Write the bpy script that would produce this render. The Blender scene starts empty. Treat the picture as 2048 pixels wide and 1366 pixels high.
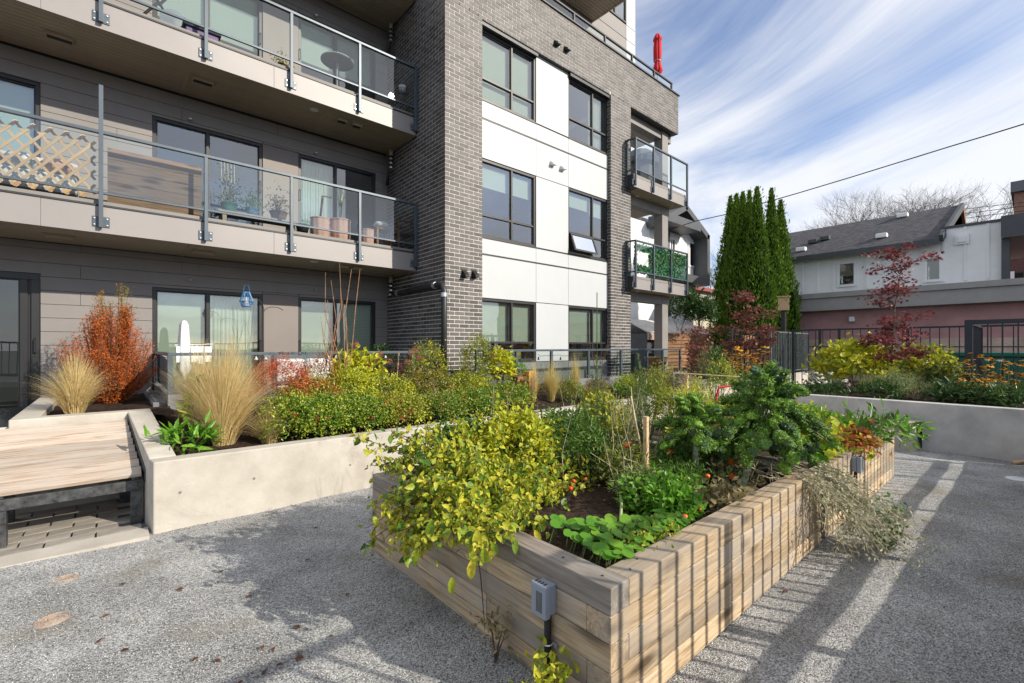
import bpy, math, random
import numpy as np
from mathutils import Vector, Matrix
R = random.Random(7)
NR = np.random.default_rng(11)
scene = bpy.context.scene
COL = scene.collection
rad = math.radians

# ------------------------------------------------------------------ camera
EYE = 1.72
AZ = rad(48.78)                       # heading between the facade direction (+X) and the depth direction (+Y)
cam = bpy.data.cameras.new('camera')
cam.sensor_width = 36.0
cam.lens = 36.0 * 920 / 2048
cam.shift_y = 10 / 2048
cam.clip_start = 0.05
cam.clip_end = 1500
camo = bpy.data.objects.new('camera', cam)
COL.objects.link(camo)
camo.location = (0, 0, EYE)
camo.rotation_euler = (rad(90), 0, math.atan2(-math.cos(AZ), math.sin(AZ)))
scene.camera = camo

# ------------------------------------------------------------------ sky and sun
SUNV = Vector((0.50, -1.0, 0.585)).normalized()
w = bpy.data.worlds.new('World'); scene.world = w; w.use_nodes = True
nt = w.node_tree; nt.nodes.clear(); N = nt.nodes.new; Lk = nt.links.new
out = N('ShaderNodeOutputWorld'); bg = N('ShaderNodeBackground'); bg.inputs[1].default_value = 0.118
sky = N('ShaderNodeTexSky'); sky.sky_type = 'NISHITA'; sky.sun_disc = False
sky.sun_elevation = math.asin(SUNV.z); sky.sun_rotation = math.atan2(SUNV.x, SUNV.y)
sky.air_density = 1.0; sky.dust_density = 0.6; sky.ozone_density = 2.0
geo = N('ShaderNodeNewGeometry')
tc = N('ShaderNodeTexCoord')
sep = N('ShaderNodeSeparateXYZ'); Lk(tc.outputs['Generated'], sep.inputs[0])
# cirrus: direction projected on a flat layer, streaked along one heading
mx = N('ShaderNodeMath'); mx.operation = 'MAXIMUM'; mx.inputs[1].default_value = 0.0; Lk(sep.outputs[2], mx.inputs[0])
ad = N('ShaderNodeMath'); ad.operation = 'ADD'; ad.inputs[1].default_value = 0.22; Lk(mx.outputs[0], ad.inputs[0])
dx = N('ShaderNodeMath'); dx.operation = 'DIVIDE'; Lk(sep.outputs[0], dx.inputs[0]); Lk(ad.outputs[0], dx.inputs[1])
dy = N('ShaderNodeMath'); dy.operation = 'DIVIDE'; Lk(sep.outputs[1], dy.inputs[0]); Lk(ad.outputs[0], dy.inputs[1])
cb = N('ShaderNodeCombineXYZ'); Lk(dx.outputs[0], cb.inputs[0]); Lk(dy.outputs[0], cb.inputs[1])
mp = N('ShaderNodeMapping'); mp.vector_type = 'TEXTURE'; mp.inputs['Rotation'].default_value = (0, 0, rad(-14)); mp.inputs['Location'].default_value = (.35, .2, 0); mp.inputs['Scale'].default_value = (1.15, 1.65, 1); Lk(cb.outputs[0], mp.inputs[0])
n1 = N('ShaderNodeTexNoise'); n1.inputs['Scale'].default_value = 1.0; n1.inputs['Detail'].default_value = 9; n1.inputs['Roughness'].default_value = 0.66; n1.inputs['Distortion'].default_value = 0.9
Lk(mp.outputs[0], n1.inputs[0])
n2 = N('ShaderNodeTexNoise'); n2.inputs['Scale'].default_value = 0.75; n2.inputs['Detail'].default_value = 3; n2.inputs['Roughness'].default_value = 0.5
Lk(cb.outputs[0], n2.inputs[0])
sm = N('ShaderNodeMath'); sm.operation = 'MULTIPLY_ADD'; sm.inputs[1].default_value = 0.8; Lk(n2.outputs[0], sm.inputs[0]); Lk(n1.outputs[0], sm.inputs[2])
rp = N('ShaderNodeMapRange'); rp.interpolation_type = 'SMOOTHSTEP'; rp.inputs[1].default_value = 0.62; rp.inputs[2].default_value = 0.99; rp.inputs[3].default_value = 0.05; rp.inputs[4].default_value = 0.93
Lk(sm.outputs[0], rp.inputs[0])
tint = N('ShaderNodeMix'); tint.data_type = 'RGBA'; tint.blend_type = 'MULTIPLY'; tint.inputs[0].default_value = 1.0
tint.inputs[7].default_value = (0.98, 1.10, 1.30, 1); Lk(sky.outputs[0], tint.inputs[6])
mixc = N('ShaderNodeMix'); mixc.data_type = 'RGBA'; mixc.inputs[7].default_value = (6.7, 6.8, 7.1, 1)
Lk(rp.outputs[0], mixc.inputs[0]); Lk(tint.outputs[2], mixc.inputs[6])
Lk(mixc.outputs[2], bg.inputs[0]); Lk(bg.outputs[0], out.inputs[0])

sd = bpy.data.lights.new('sun', 'SUN'); sd.energy = 4.5; sd.angle = rad(0.55); sd.color = (1.0, 0.91, 0.77)
so = bpy.data.objects.new('sun', sd); COL.objects.link(so); so.location = (5, -10, 12)
so.rotation_euler = SUNV.to_track_quat('Z', 'Y').to_euler()
vs = scene.view_settings; vs.view_transform = 'Standard'; vs.look = 'None'; vs.gamma = 1; vs.exposure = 0.34; vs.use_curve_mapping = False
cy = scene.cycles
cy.max_bounces = 8; cy.transparent_max_bounces = 16; cy.diffuse_bounces = 4; cy.glossy_bounces = 4; cy.transmission_bounces = 6
cy.use_denoising = True; cy.sample_clamp_indirect = 6; cy.caustics_reflective = False; cy.caustics_refractive = False

# ------------------------------------------------------------------ object helpers
def prop(o, label=None, cat=None, group=None, kind=None):
    if label: o['label'] = label
    if cat: o['category'] = cat
    if group: o['group'] = group
    if kind: o['kind'] = kind
    return o

class MB:
    """collects faces for one mesh"""
    def __init__(s): s.v = []; s.f = []; s.mi = []
    def add(s, vs, fs, m=0):
        b = len(s.v); s.v += [tuple(x) for x in vs]; s.f += [tuple(b + i for i in f) for f in fs]; s.mi += [m] * len(fs); return s
    def box(s, x0, x1, y0, y1, z0, z1, m=0):
        return s.add([(x0,y0,z0),(x1,y0,z0),(x1,y1,z0),(x0,y1,z0),(x0,y0,z1),(x1,y0,z1),(x1,y1,z1),(x0,y1,z1)],
                     [(0,3,2,1),(4,5,6,7),(0,1,5,4),(1,2,6,5),(2,3,7,6),(3,0,4,7)], m)
    def bar(s, a, b, w, h, m=0, up=(0,0,1)):
        a = Vector(a); b = Vector(b); d = (b - a).normalized(); up = Vector(up)
        if abs(d.dot(up)) > .98: up = Vector((1,0,0))
        r = d.cross(up).normalized(); u = r.cross(d).normalized(); r = r * w / 2; u = u * h / 2
        return s.add([a-r-u, a+r-u, a+r+u, a-r+u, b-r-u, b+r-u, b+r+u, b-r+u],
                     [(0,1,2,3),(7,6,5,4),(0,4,5,1),(1,5,6,2),(2,6,7,3),(3,7,4,0)], m)
    def tube(s, pts, rs, n=6, m=0, cap=True):
        pts = [Vector(p) for p in pts]
        if not hasattr(rs, '__len__'): rs = [rs] * len(pts)
        b = len(s.v); prev = None
        for i, p in enumerate(pts):
            d = (pts[min(i+1, len(pts)-1)] - pts[max(i-1, 0)])
            d = d.normalized() if d.length > 1e-9 else Vector((0,0,1))
            if prev is None:
                r = d.cross(Vector((0,0,1)))
                if r.length < .05: r = d.cross(Vector((1,0,0)))
            else:
                r = prev - d * prev.dot(d)
            r.normalize(); prev = r; u = d.cross(r)
            for k in range(n):
                a = 2*math.pi*k/n
                s.v.append(tuple(p + (r*math.cos(a) + u*math.sin(a)) * rs[i]))
        for i in range(len(pts)-1):
            for k in range(n):
                a0 = b+i*n+k; a1 = b+i*n+(k+1) % n
                s.f.append((a0, a1, a1+n, a0+n)); s.mi.append(m)
        if cap:
            s.f.append(tuple(b+k for k in reversed(range(n)))); s.mi.append(m)
            e = b+(len(pts)-1)*n; s.f.append(tuple(e+k for k in range(n))); s.mi.append(m)
        return s
    def lathe(s, prof, n=24, c=(0,0,0), m=0, wob=None):
        b = len(s.v)
        for r, z in prof:
            for k in range(n):
                a = 2*math.pi*k/n; rr = r if wob is None else r*wob(a, z)
                s.v.append((c[0]+rr*math.cos(a), c[1]+rr*math.sin(a), c[2]+z))
        for i in range(len(prof)-1):
            for k in range(n):
                a0 = b+i*n+k; a1 = b+i*n+(k+1) % n
                s.f.append((a0, a1, a1+n, a0+n)); s.mi.append(m)
        return s
    def prism(s, poly, z0, z1, m=0):
        n = len(poly); b = [(x, y, z0) for x, y in poly] + [(x, y, z1) for x, y in poly]
        return s.add(b, [tuple(reversed(range(n))), tuple(range(n, 2*n))] + [(i, (i+1) % n, n+(i+1) % n, n+i) for i in range(n)], m)
    def build(s, name, mats, parent=None, loc=None, rz=0.0, smooth=False, bevel=0.0, kind=None):
        me = bpy.data.meshes.new(name); me.from_pydata(s.v, [], s.f)
        return finish(me, name, mats, parent, loc, rz, smooth, bevel, kind, s.mi)

def finish(me, name, mats, parent=None, loc=None, rz=0.0, smooth=False, bevel=0.0, kind=None, mi=None):
    if not isinstance(mats, (list, tuple)): mats = [mats]
    for m in mats: me.materials.append(m)
    if mi is not None and len(mats) > 1: me.polygons.foreach_set('material_index', mi)
    if smooth: me.polygons.foreach_set('use_smooth', [True]*len(me.polygons))
    me.update()
    o = bpy.data.objects.new(name, me); COL.objects.link(o)
    if loc is not None: o.location = loc
    o.rotation_euler = (0, 0, rz)
    if parent is not None: attach(o, parent)
    if bevel:
        b = o.modifiers.new('edge', 'BEVEL'); b.width = bevel; b.segments = 2; b.limit_method = 'ANGLE'
    if kind: o['kind'] = kind
    return o

def wloc(o):
    v = Vector(o.location)
    while o.parent: o = o.parent; v = v + Vector(o.location)
    return v
def attach(o, parent):
    """parent an object whose location is given in world space (roots are not turned while building)"""
    o.location = Vector(o.location) - wloc(parent); o.parent = parent

def link_copy(src, loc, parent=None, rz=None, scale=None):
    o = src.copy(); COL.objects.link(o); o.parent = None; o.location = loc
    if rz is not None: o.rotation_euler = (src.rotation_euler[0], src.rotation_euler[1], rz)
    if scale is not None: o.scale = (scale,)*3
    if parent is not None: attach(o, parent)
    return o

def root(name, label, cat, loc=(0,0,0), group=None):
    o = bpy.data.objects.new(name, None); COL.objects.link(o); o.location = loc; o.empty_display_size = .1
    return prop(o, label, cat, group)

def copy_tree(src, loc, rz=None, label=None, group=None, scale=None):
    kids = {}
    for o in bpy.data.objects:
        if o.parent: kids.setdefault(o.parent.name, []).append(o)
    def rec(s, par):
        c = s.copy(); COL.objects.link(c); c.parent = par
        for k in kids.get(s.name, []): rec(k, c)
        return c
    c = rec(src, None); c.location = loc
    if rz is not None: c.rotation_euler = (0, 0, rz)
    if scale is not None: c.scale = (scale,)*3
    if label: c['label'] = label
    if group: c['group'] = group
    return c

def kidtree(o):
    return [c for c in bpy.data.objects if c.parent == o]

# measured sight lines: where a bearing seen from the camera position crosses a plane of the site
F_ = 920.0
def ray(px, py):
    u = (px-1024)/F_; c, s = math.cos(AZ), math.sin(AZ)
    return (c+u*s, s-u*c, -(py-693)/F_)
def onY(px, py, Y):
    r = ray(px, py); t = Y/r[1]; return Vector((t*r[0], Y, EYE+t*r[2]))
def onX(px, py, X):
    r = ray(px, py); t = X/r[0]; return Vector((X, t*r[1], EYE+t*r[2]))
def onZ(px, py, Z):
    r = ray(px, py); t = (Z-EYE)/r[2]; return Vector((t*r[0], t*r[1], Z))
def onD(px, py, d):
    r = ray(px, py); return Vector((d*r[0], d*r[1], EYE+d*r[2]))

# ------------------------------------------------------------------ materials
def newmat(name):
    m = bpy.data.materials.new(name); m.use_nodes = True; t = m.node_tree
    return m, t, t.nodes['Principled BSDF'], t.nodes.new, t.links.new

def rgb(c): return (c[0], c[1], c[2], 1)
def mul(c, k): return (c[0]*k, c[1]*k, c[2]*k)

def surf(name, col, rough=.6, var=.12, scale=4, bump=0.0, bscale=60, metal=0, spec=.5, col2=None, objvar=0.0, detail=4, coat=0, obj=True):
    """painted/cast surface: cloudy tone variation, fine grain, optional per-object tone"""
    m, t, p, N, L = newmat(name)
    p.inputs['Roughness'].default_value = rough; p.inputs['Metallic'].default_value = metal
    p.inputs['Specular IOR Level'].default_value = spec
    if coat: p.inputs['Coat Weight'].default_value = coat
    tc = N('ShaderNodeTexCoord'); co = tc.outputs['Object' if obj else 'Generated']
    n = N('ShaderNodeTexNoise'); n.inputs['Scale'].default_value = scale; n.inputs['Detail'].default_value = detail; n.inputs['Roughness'].default_value = .62; L(co, n.inputs[0])
    r = N('ShaderNodeValToRGB'); c2 = col2 or mul(col, 1-var*2)
    r.color_ramp.elements[0].color = rgb(c2); r.color_ramp.elements[1].color = rgb(mul(col, 1+var*.5))
    r.color_ramp.elements[0].position = .32; r.color_ramp.elements[1].position = .68
    L(n.outputs[0], r.inputs[0]); last = r.outputs[0]
    if objvar:
        oi = N('ShaderNodeObjectInfo'); g = N('ShaderNodeNewGeometry')
        a = N('ShaderNodeMath'); a.operation = 'ADD'; L(oi.outputs['Random'], a.inputs[0]); L(g.outputs['Random Per Island'], a.inputs[1])
        fr = N('ShaderNodeMath'); fr.operation = 'FRACT'; L(a.outputs[0], fr.inputs[0])
        mr = N('ShaderNodeMapRange'); mr.inputs[3].default_value = 1-objvar; mr.inputs[4].default_value = 1+objvar; L(fr.outputs[0], mr.inputs[0])
        mm = N('ShaderNodeMix'); mm.data_type = 'RGBA'; mm.blend_type = 'MULTIPLY'; mm.inputs[0].default_value = 1
        L(last, mm.inputs[6]); L(mr.outputs[0], mm.inputs[7]); last = mm.outputs[2]
    L(last, p.inputs['Base Color'])
    if bump:
        b = N('ShaderNodeBump'); b.inputs['Strength'].default_value = bump; b.inputs['Distance'].default_value = .01
        n2 = N('ShaderNodeTexNoise'); n2.inputs['Scale'].default_value = bscale; n2.inputs['Detail'].default_value = 3; L(co, n2.inputs[0])
        L(n2.outputs[0], b.inputs['Height']); L(b.outputs[0], p.inputs['Normal'])
    return m

def wood(name, cols, rough=.75, grain=1.0, knots=True, bump=.25, var=.18, stretch=(1.6, 26, 26), grey=None):
    """long-grain timber: streaks along the local X axis, different on every piece"""
    m, t, p, N, L = newmat(name); p.inputs['Roughness'].default_value = rough; p.inputs['Specular IOR Level'].default_value = .25
    tc = N('ShaderNodeTexCoord'); oi = N('ShaderNodeObjectInfo'); g = N('ShaderNodeNewGeometry')
    a = N('ShaderNodeMath'); a.operation = 'ADD'; L(oi.outputs['Random'], a.inputs[0]); L(g.outputs['Random Per Island'], a.inputs[1])
    sc = N('ShaderNodeMath'); sc.operation = 'MULTIPLY'; sc.inputs[1].default_value = 37.0; L(a.outputs[0], sc.inputs[0])
    off = N('ShaderNodeVectorMath'); off.operation = 'ADD'; L(tc.outputs['Object'], off.inputs[0]); L(sc.outputs[0], off.inputs[1])
    mp = N('ShaderNodeMapping'); mp.inputs['Scale'].default_value = stretch; L(off.outputs[0], mp.inputs[0])
    n = N('ShaderNodeTexNoise'); n.inputs['Scale'].default_value = 1.6; n.inputs['Detail'].default_value = 7; n.inputs['Roughness'].default_value = .62; n.inputs['Distortion'].default_value = .8; L(mp.outputs[0], n.inputs[0])
    r = N('ShaderNodeValToRGB'); els = r.color_ramp.elements
    k = len(cols)
    while len(els) < k: els.new(.5)
    for i, c in enumerate(cols): els[i].position = .28 + .46*i/(k-1); els[i].color = rgb(c)
    L(n.outputs[0], r.inputs[0]); last = r.outputs[0]
    if knots:
        mk = N('ShaderNodeMapping'); mk.inputs['Scale'].default_value = (1.9, 6.5, 6.5); L(off.outputs[0], mk.inputs[0])
        v = N('ShaderNodeTexVoronoi'); v.inputs['Scale'].default_value = 1.0; L(mk.outputs[0], v.inputs[0])
        kr = N('ShaderNodeMapRange'); kr.inputs[1].default_value = .10; kr.inputs[2].default_value = .30; kr.inputs[3].default_value = .85; kr.inputs[4].default_value = 0; L(v.outputs['Distance'], kr.inputs[0])
        kk = N('ShaderNodeMix'); kk.data_type = 'RGBA'; kk.inputs[7].default_value = rgb(mul(cols[0], .45)); L(kr.outputs[0], kk.inputs[0]); L(last, kk.inputs[6]); last = kk.outputs[2]
    if grey:
        ng = N('ShaderNodeTexNoise'); ng.inputs['Scale'].default_value = 2.2; ng.inputs['Detail'].default_value = 5; L(off.outputs[0], ng.inputs[0])
        gr = N('ShaderNodeMapRange'); gr.inputs[1].default_value = .42; gr.inputs[2].default_value = .66; gr.inputs[4].default_value = .75; L(ng.outputs[0], gr.inputs[0])
        gm = N('ShaderNodeMix'); gm.data_type = 'RGBA'; gm.inputs[7].default_value = rgb(grey); L(gr.outputs[0], gm.inputs[0]); L(last, gm.inputs[6]); last = gm.outputs[2]
    fr = N('ShaderNodeMath'); fr.operation = 'FRACT'; L(a.outputs[0], fr.inputs[0])
    mr = N('ShaderNodeMapRange'); mr.inputs[3].default_value = 1-var; mr.inputs[4].default_value = 1+var; L(fr.outputs[0], mr.inputs[0])
    mm = N('ShaderNodeMix'); mm.data_type = 'RGBA'; mm.blend_type = 'MULTIPLY'; mm.inputs[0].default_value = 1; L(last, mm.inputs[6]); L(mr.outputs[0], mm.inputs[7])
    L(mm.outputs[2], p.inputs['Base Color'])
    b = N('ShaderNodeBump'); b.inputs['Strength'].default_value = bump; b.inputs['Distance'].default_value = .004; L(n.outputs[0], b.inputs['Height']); L(b.outputs[0], p.inputs['Normal'])
    return m

def leafmat(name, cols, trans=.30, rough=.5, spec=.35, pos=None):
    """leaf tone picked per leaf; light comes through the blade"""
    m, t, p, N, L = newmat(name); p.inputs['Roughness'].default_value = rough; p.inputs['Specular IOR Level'].default_value = spec
    g = N('ShaderNodeNewGeometry'); oi = N('ShaderNodeObjectInfo')
    a = N('ShaderNodeMath'); a.operation = 'ADD'; L(oi.outputs['Random'], a.inputs[0]); L(g.outputs['Random Per Island'], a.inputs[1])
    fr = N('ShaderNodeMath'); fr.operation = 'FRACT'; L(a.outputs[0], fr.inputs[0])
    r = N('ShaderNodeValToRGB'); els = r.color_ramp.elements; k = len(cols)
    while len(els) < k: els.new(.5)
    for i, c in enumerate(cols): els[i].position = (pos[i] if pos else i/(k-1)); els[i].color = rgb(c)
    L(fr.outputs[0], r.inputs[0])
    tc = N('ShaderNodeTexCoord'); nz = N('ShaderNodeTexNoise'); nz.inputs['Scale'].default_value = 55; nz.inputs['Detail'].default_value = 2; L(tc.outputs['Object'], nz.inputs[0])
    mr = N('ShaderNodeMapRange'); mr.inputs[1].default_value = .3; mr.inputs[2].default_value = .7; mr.inputs[3].default_value = .78; mr.inputs[4].default_value = 1.2; L(nz.outputs[0], mr.inputs[0])
    mm = N('ShaderNodeMix'); mm.data_type = 'RGBA'; mm.blend_type = 'MULTIPLY'; mm.inputs[0].default_value = 1; L(r.outputs[0], mm.inputs[6]); L(mr.outputs[0], mm.inputs[7])
    L(mm.outputs[2], p.inputs['Base Color'])
    tr = N('ShaderNodeBsdfTranslucent'); L(mm.outputs[2], tr.inputs[0])
    ms = N('ShaderNodeMixShader'); ms.inputs[0].default_value = trans
    L(p.outputs[0], ms.inputs[1]); L(tr.outputs[0], ms.inputs[2]); L(ms.outputs[0], t.nodes['Material Output'].inputs[0])
    return m

def glass(name, tint=(.8, .9, .85), ior=1.5, boost=1.0, rough=0.0):
    """thin pane: tinted see-through sheet with a mirror-like sheen that grows at grazing angles"""
    m, t, p, N, L = newmat(name); t.nodes.remove(p)
    tr = N('ShaderNodeBsdfTransparent'); tr.inputs[0].default_value = rgb(tint)
    wn = N('ShaderNodeTexNoise'); wn.inputs['Scale'].default_value = 1.1; wn.inputs['Detail'].default_value = 1.5; wt = N('ShaderNodeTexCoord'); L(wt.outputs['Object'], wn.inputs[0]); wb = N('ShaderNodeBump'); wb.inputs['Strength'].default_value = .12; wb.inputs['Distance'].default_value = .02; L(wn.outputs[0], wb.inputs['Height'])
    gl = N('ShaderNodeBsdfGlossy'); L(wb.outputs[0], gl.inputs['Normal']); gl.inputs['Roughness'].default_value = rough; gl.inputs[0].default_value = (.95, .97, 1, 1)
    fr = N('ShaderNodeFresnel'); fr.inputs[0].default_value = ior
    mu = N('ShaderNodeMath'); mu.operation = 'MULTIPLY'; mu.use_clamp = True; mu.inputs[1].default_value = boost; L(fr.outputs[0], mu.inputs[0])
    ms = N('ShaderNodeMixShader'); L(mu.outputs[0], ms.inputs[0]); L(tr.outputs[0], ms.inputs[1]); L(gl.outputs[0], ms.inputs[2])
    L(ms.outputs[0], t.nodes['Material Output'].inputs[0])
    return m

M = {}
M['brick'] = surf('brick_face', (.100, .091, .088), .5, .18, 9, .5, 90, objvar=.42, spec=.45)
M['mortar'] = surf('mortar', (.70, .67, .64), .9, .1, 12, .3, 120)
M['plank'] = surf('siding_paint', (.235, .220, .214), .55, .05, 1.3, .10, 50, spec=.4)
M['plank_smooth'] = surf('siding_smooth', (.225, .198, .185), .55, .05, 1.1, .05, 50, spec=.4)
M['fascia'] = surf('fascia_metal', (.275, .258, .255), .5, .05, .8, .04, 3, metal=.15)
M['soffit'] = surf('soffit_vinyl', (.40, .335, .245), .5, .06, 2, .05, 40, objvar=.05)
M['frame'] = surf('black_frame', (.018, .019, .021), .42, .1, 3, spec=.5)
M['rail'] = surf('grey_blue_rail', (.075, .10, .125), .42, .08, 3, .05, 200, metal=.25)
M['bolt'] = surf('zinc_bolt', (.6, .62, .65), .35, .1, 30, metal=.8)
M['white_panel'] = surf('white_cement_panel', (.47, .49, .51), .5, .02, 1.2, .03, 30)
M['dark_metal'] = surf('dark_flashing', (.035, .038, .042), .45, .1, 3, metal=.3)
M['conc'] = surf('cast_concrete', (.50, .465, .41), .85, .12, 1.7, .35, 70, spec=.2, detail=8)
M['conc_top'] = surf('trowelled_concrete', (.56, .55, .53), .8, .14, 2.5, .3, 60, spec=.25, detail=8)
M['conc_grey'] = surf('grey_curb', (.20, .205, .215), .8, .15, 3, .3, 60, detail=6)
M['column'] = surf('taupe_column', (.235, .222, .212), .6, .06, 2, .08, 60)
M['interior'] = surf('room_wall', (.50, .48, .44), .9, .05, 1)
M['interior_dark'] = surf('room_floor', (.20, .16, .12), .8, .1, 1)
M['blind'] = surf('roller_blind', (.80, .82, .76), .8, .02, 2)
M['curtain'] = surf('sheer_curtain', (.80, .82, .76), .85, .03, 2)
M['glass'] = glass('window_glass', (.80, .91, .83), 1.52, 4.4)
M['glass_dark'] = glass('window_glass_dark', (.55, .62, .58), 1.6, 2.2)
M['rail_glass'] = glass('railing_glass', (.86, .93, .91), 1.5, 2.4)
M['soil'] = surf('dark_mulch', (.060, .040, .030), .95, .4, 22, 1.0, 55, spec=.1, detail=8)
M['soil_dry'] = surf('dry_soil', (.115, .085, .062), .95, .4, 18, 1.0, 55, spec=.1, detail=8)
M['timber'] = wood('planter_timber', [(.16, .105, .06), (.38, .28, .175), (.52, .405, .27), (.60, .49, .36)], grey=(.33, .30, .265), var=.26, bump=.6)
M['timber_dark'] = wood('weathered_timber', [(.10, .08, .062), (.21, .175, .145), (.30, .26, .22), (.36, .32, .28)], grey=(.25, .24, .22), var=.2)
M['deck'] = wood('bench_slats', [(.20, .145, .105), (.36, .285, .225), (.47, .39, .32), (.53, .45, .38)], grey=(.43, .39, .35), knots=False, var=.22, stretch=(1.2, 18, 18))
M['trough'] = wood('trough_boards', [(.15, .095, .06), (.25, .165, .115), (.33, .23, .165)], var=.15)
M['cedar'] = wood('cedar_boards', [(.16, .075, .035), (.30, .16, .085), (.40, .235, .13)], knots=True, var=.25)
M['lattice'] = wood('lattice_wood', [(.50, .30, .15), (.68, .45, .26), (.78, .56, .36)], knots=False, var=.1)
M['pine'] = wood('pale_pine', [(.45, .28, .14), (.60, .42, .24), (.68, .50, .32)], var=.1)
M['bamboo'] = surf('bamboo', (.52, .42, .25), .5, .25, 18, .1, 40)
M['black_steel'] = surf('galvanised_black_steel', (.10, .105, .11), .5, .35, 16, .15, 80, metal=.5)
M['fence'] = surf('fence_paint', (.020, .026, .038), .42, .1, 4, metal=.2)
M['fence_grey'] = surf('gate_frame_paint', (.17, .19, .21), .42, .1, 4, metal=.4)
M['grey_plastic'] = surf('grey_plastic', (.27, .31, .37), .38, .05, 6, .04, 90, spec=.5)
M['white_plastic'] = surf('white_plastic', (.74, .75, .77), .4, .03, 5)
M['black'] = surf('black_rubber', (.012, .012, .013), .55, .1, 6)
M['terracotta'] = surf('pink_terracotta', (.66, .40, .33), .8, .08, 6, .1, 60)
M['pot_blue'] = surf('blue_glaze', (.16, .30, .48), .2, .3, 8, spec=.6)
M['pot_green'] = surf('green_glaze', (.06, .22, .17), .2, .3, 8, spec=.6)
M['pot_dark'] = surf('dark_glaze', (.05, .055, .07), .3, .5, 9, col2=(.30, .16, .07))
M['red_cloth'] = surf('red_canvas', (.62, .02, .03), .8, .1, 6, .1, 90)
M['red_berry'] = surf('red_berry', (.50, .03, .04), .4, .1, 20)
M['orange_trim'] = surf('orange_trim', (.72, .36, .06), .6, .1, 9)
M['cushion_p'] = surf('brown_cushion', (.30, .20, .18), .85, .4, 14, col2=(.60, .55, .52))
M['stem'] = surf('brown_twig', (.13, .085, .055), .8, .3, 25)
M['stem_green'] = surf('green_stem', (.16, .22, .07), .6, .3, 25)
M['stem_pale'] = surf('pale_dry_stem', (.45, .40, .27), .8, .3, 25)
M['bark'] = surf('bark', (.14, .11, .085), .9, .35, 14, .5, 40)
# ================================================================== GROUND AND SETTING
def gravel_mat():
    m, t, p, N, L = newmat('grey_gravel'); p.inputs['Roughness'].default_value = .9; p.inputs['Specular IOR Level'].default_value = .2
    tc = N('ShaderNodeTexCoord')
    v = N('ShaderNodeTexVoronoi'); v.inputs['Scale'].default_value = 150; L(tc.outputs['Object'], v.inputs[0])
    r = N('ShaderNodeValToRGB'); els = r.color_ramp.elements
    for c, q in (((.13,.13,.13), .0), ((.40,.405,.405), .35), ((.57,.575,.575), .7), ((.82,.82,.82), 1)):
        if q in (0, 1): els[0 if q == 0 else -1].color = rgb(c)
        else: e = els.new(q); e.color = rgb(c)
    sp = N('ShaderNodeSeparateColor'); L(v.outputs['Color'], sp.inputs[0]); L(sp.outputs[0], r.inputs[0])
    n = N('ShaderNodeTexNoise'); n.inputs['Scale'].default_value = 1.3; n.inputs['Detail'].default_value = 7; n.inputs['Roughness'].default_value = .65; L(tc.outputs['Object'], n.inputs[0])
    mr = N('ShaderNodeMapRange'); mr.inputs[1].default_value = .35; mr.inputs[2].default_value = .68; mr.inputs[3].default_value = .60; mr.inputs[4].default_value = 1.12; L(n.outputs[0], mr.inputs[0])
    mm = N('ShaderNodeMix'); mm.data_type = 'RGBA'; mm.blend_type = 'MULTIPLY'; mm.inputs[0].default_value = 1; L(r.outputs[0], mm.inputs[6]); L(mr.outputs[0], mm.inputs[7])
    # brownish-green scuffs
    n3 = N('ShaderNodeTexNoise'); n3.inputs['Scale'].default_value = 1.7; n3.inputs['Detail'].default_value = 6; L(tc.outputs['Object'], n3.inputs[0])
    m3 = N('ShaderNodeMapRange'); m3.inputs[1].default_value = .56; m3.inputs[2].default_value = .72; m3.inputs[4].default_value = .7; L(n3.outputs[0], m3.inputs[0])
    mq = N('ShaderNodeMix'); mq.data_type = 'RGBA'; mq.inputs[7].default_value = (.27, .245, .19, 1); L(m3.outputs[0], mq.inputs[0]); L(mm.outputs[2], mq.inputs[6])
    L(mq.outputs[2], p.inputs['Base Color'])
    b = N('ShaderNodeBump'); b.inputs['Strength'].default_value = .9; b.inputs['Distance'].default_value = .012; L(v.outputs['Distance'], b.inputs['Height']); b.invert = True
    L(b.outputs[0], p.inputs['Normal'])
    return m
M['gravel'] = gravel_mat()
M['asphalt'] = surf('lane_asphalt', (.07, .07, .072), .9, .2, 3, .4, 80)
M['paver'] = surf('concrete_paver', (.34, .31, .27), .85, .15, 5, .3, 60, objvar=.14)

MB().box(-300, 300, -300, 300, -.5, -.06).build('ground', M['asphalt'], kind='structure')
# gravel court with a gently uneven surface
gx = np.arange(-4.0, 10.35, .12); gy = np.arange(-.5, 5.62, .12)
vv = [(x, y, .012*math.sin(x*1.7+y*.6)*math.cos(y*1.3) + .006*math.sin(5*x+2*y) - .006) for y in gy for x in gx]
nxg = len(gx)
ff = [(j*nxg+i, j*nxg+i+1, (j+1)*nxg+i+1, (j+1)*nxg+i) for j in range(len(gy)-1) for i in range(nxg-1)]
gm = MB(); gm.add(vv, ff); gravel = gm.build('gravel_court', M['gravel'], kind='structure', smooth=True)

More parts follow.
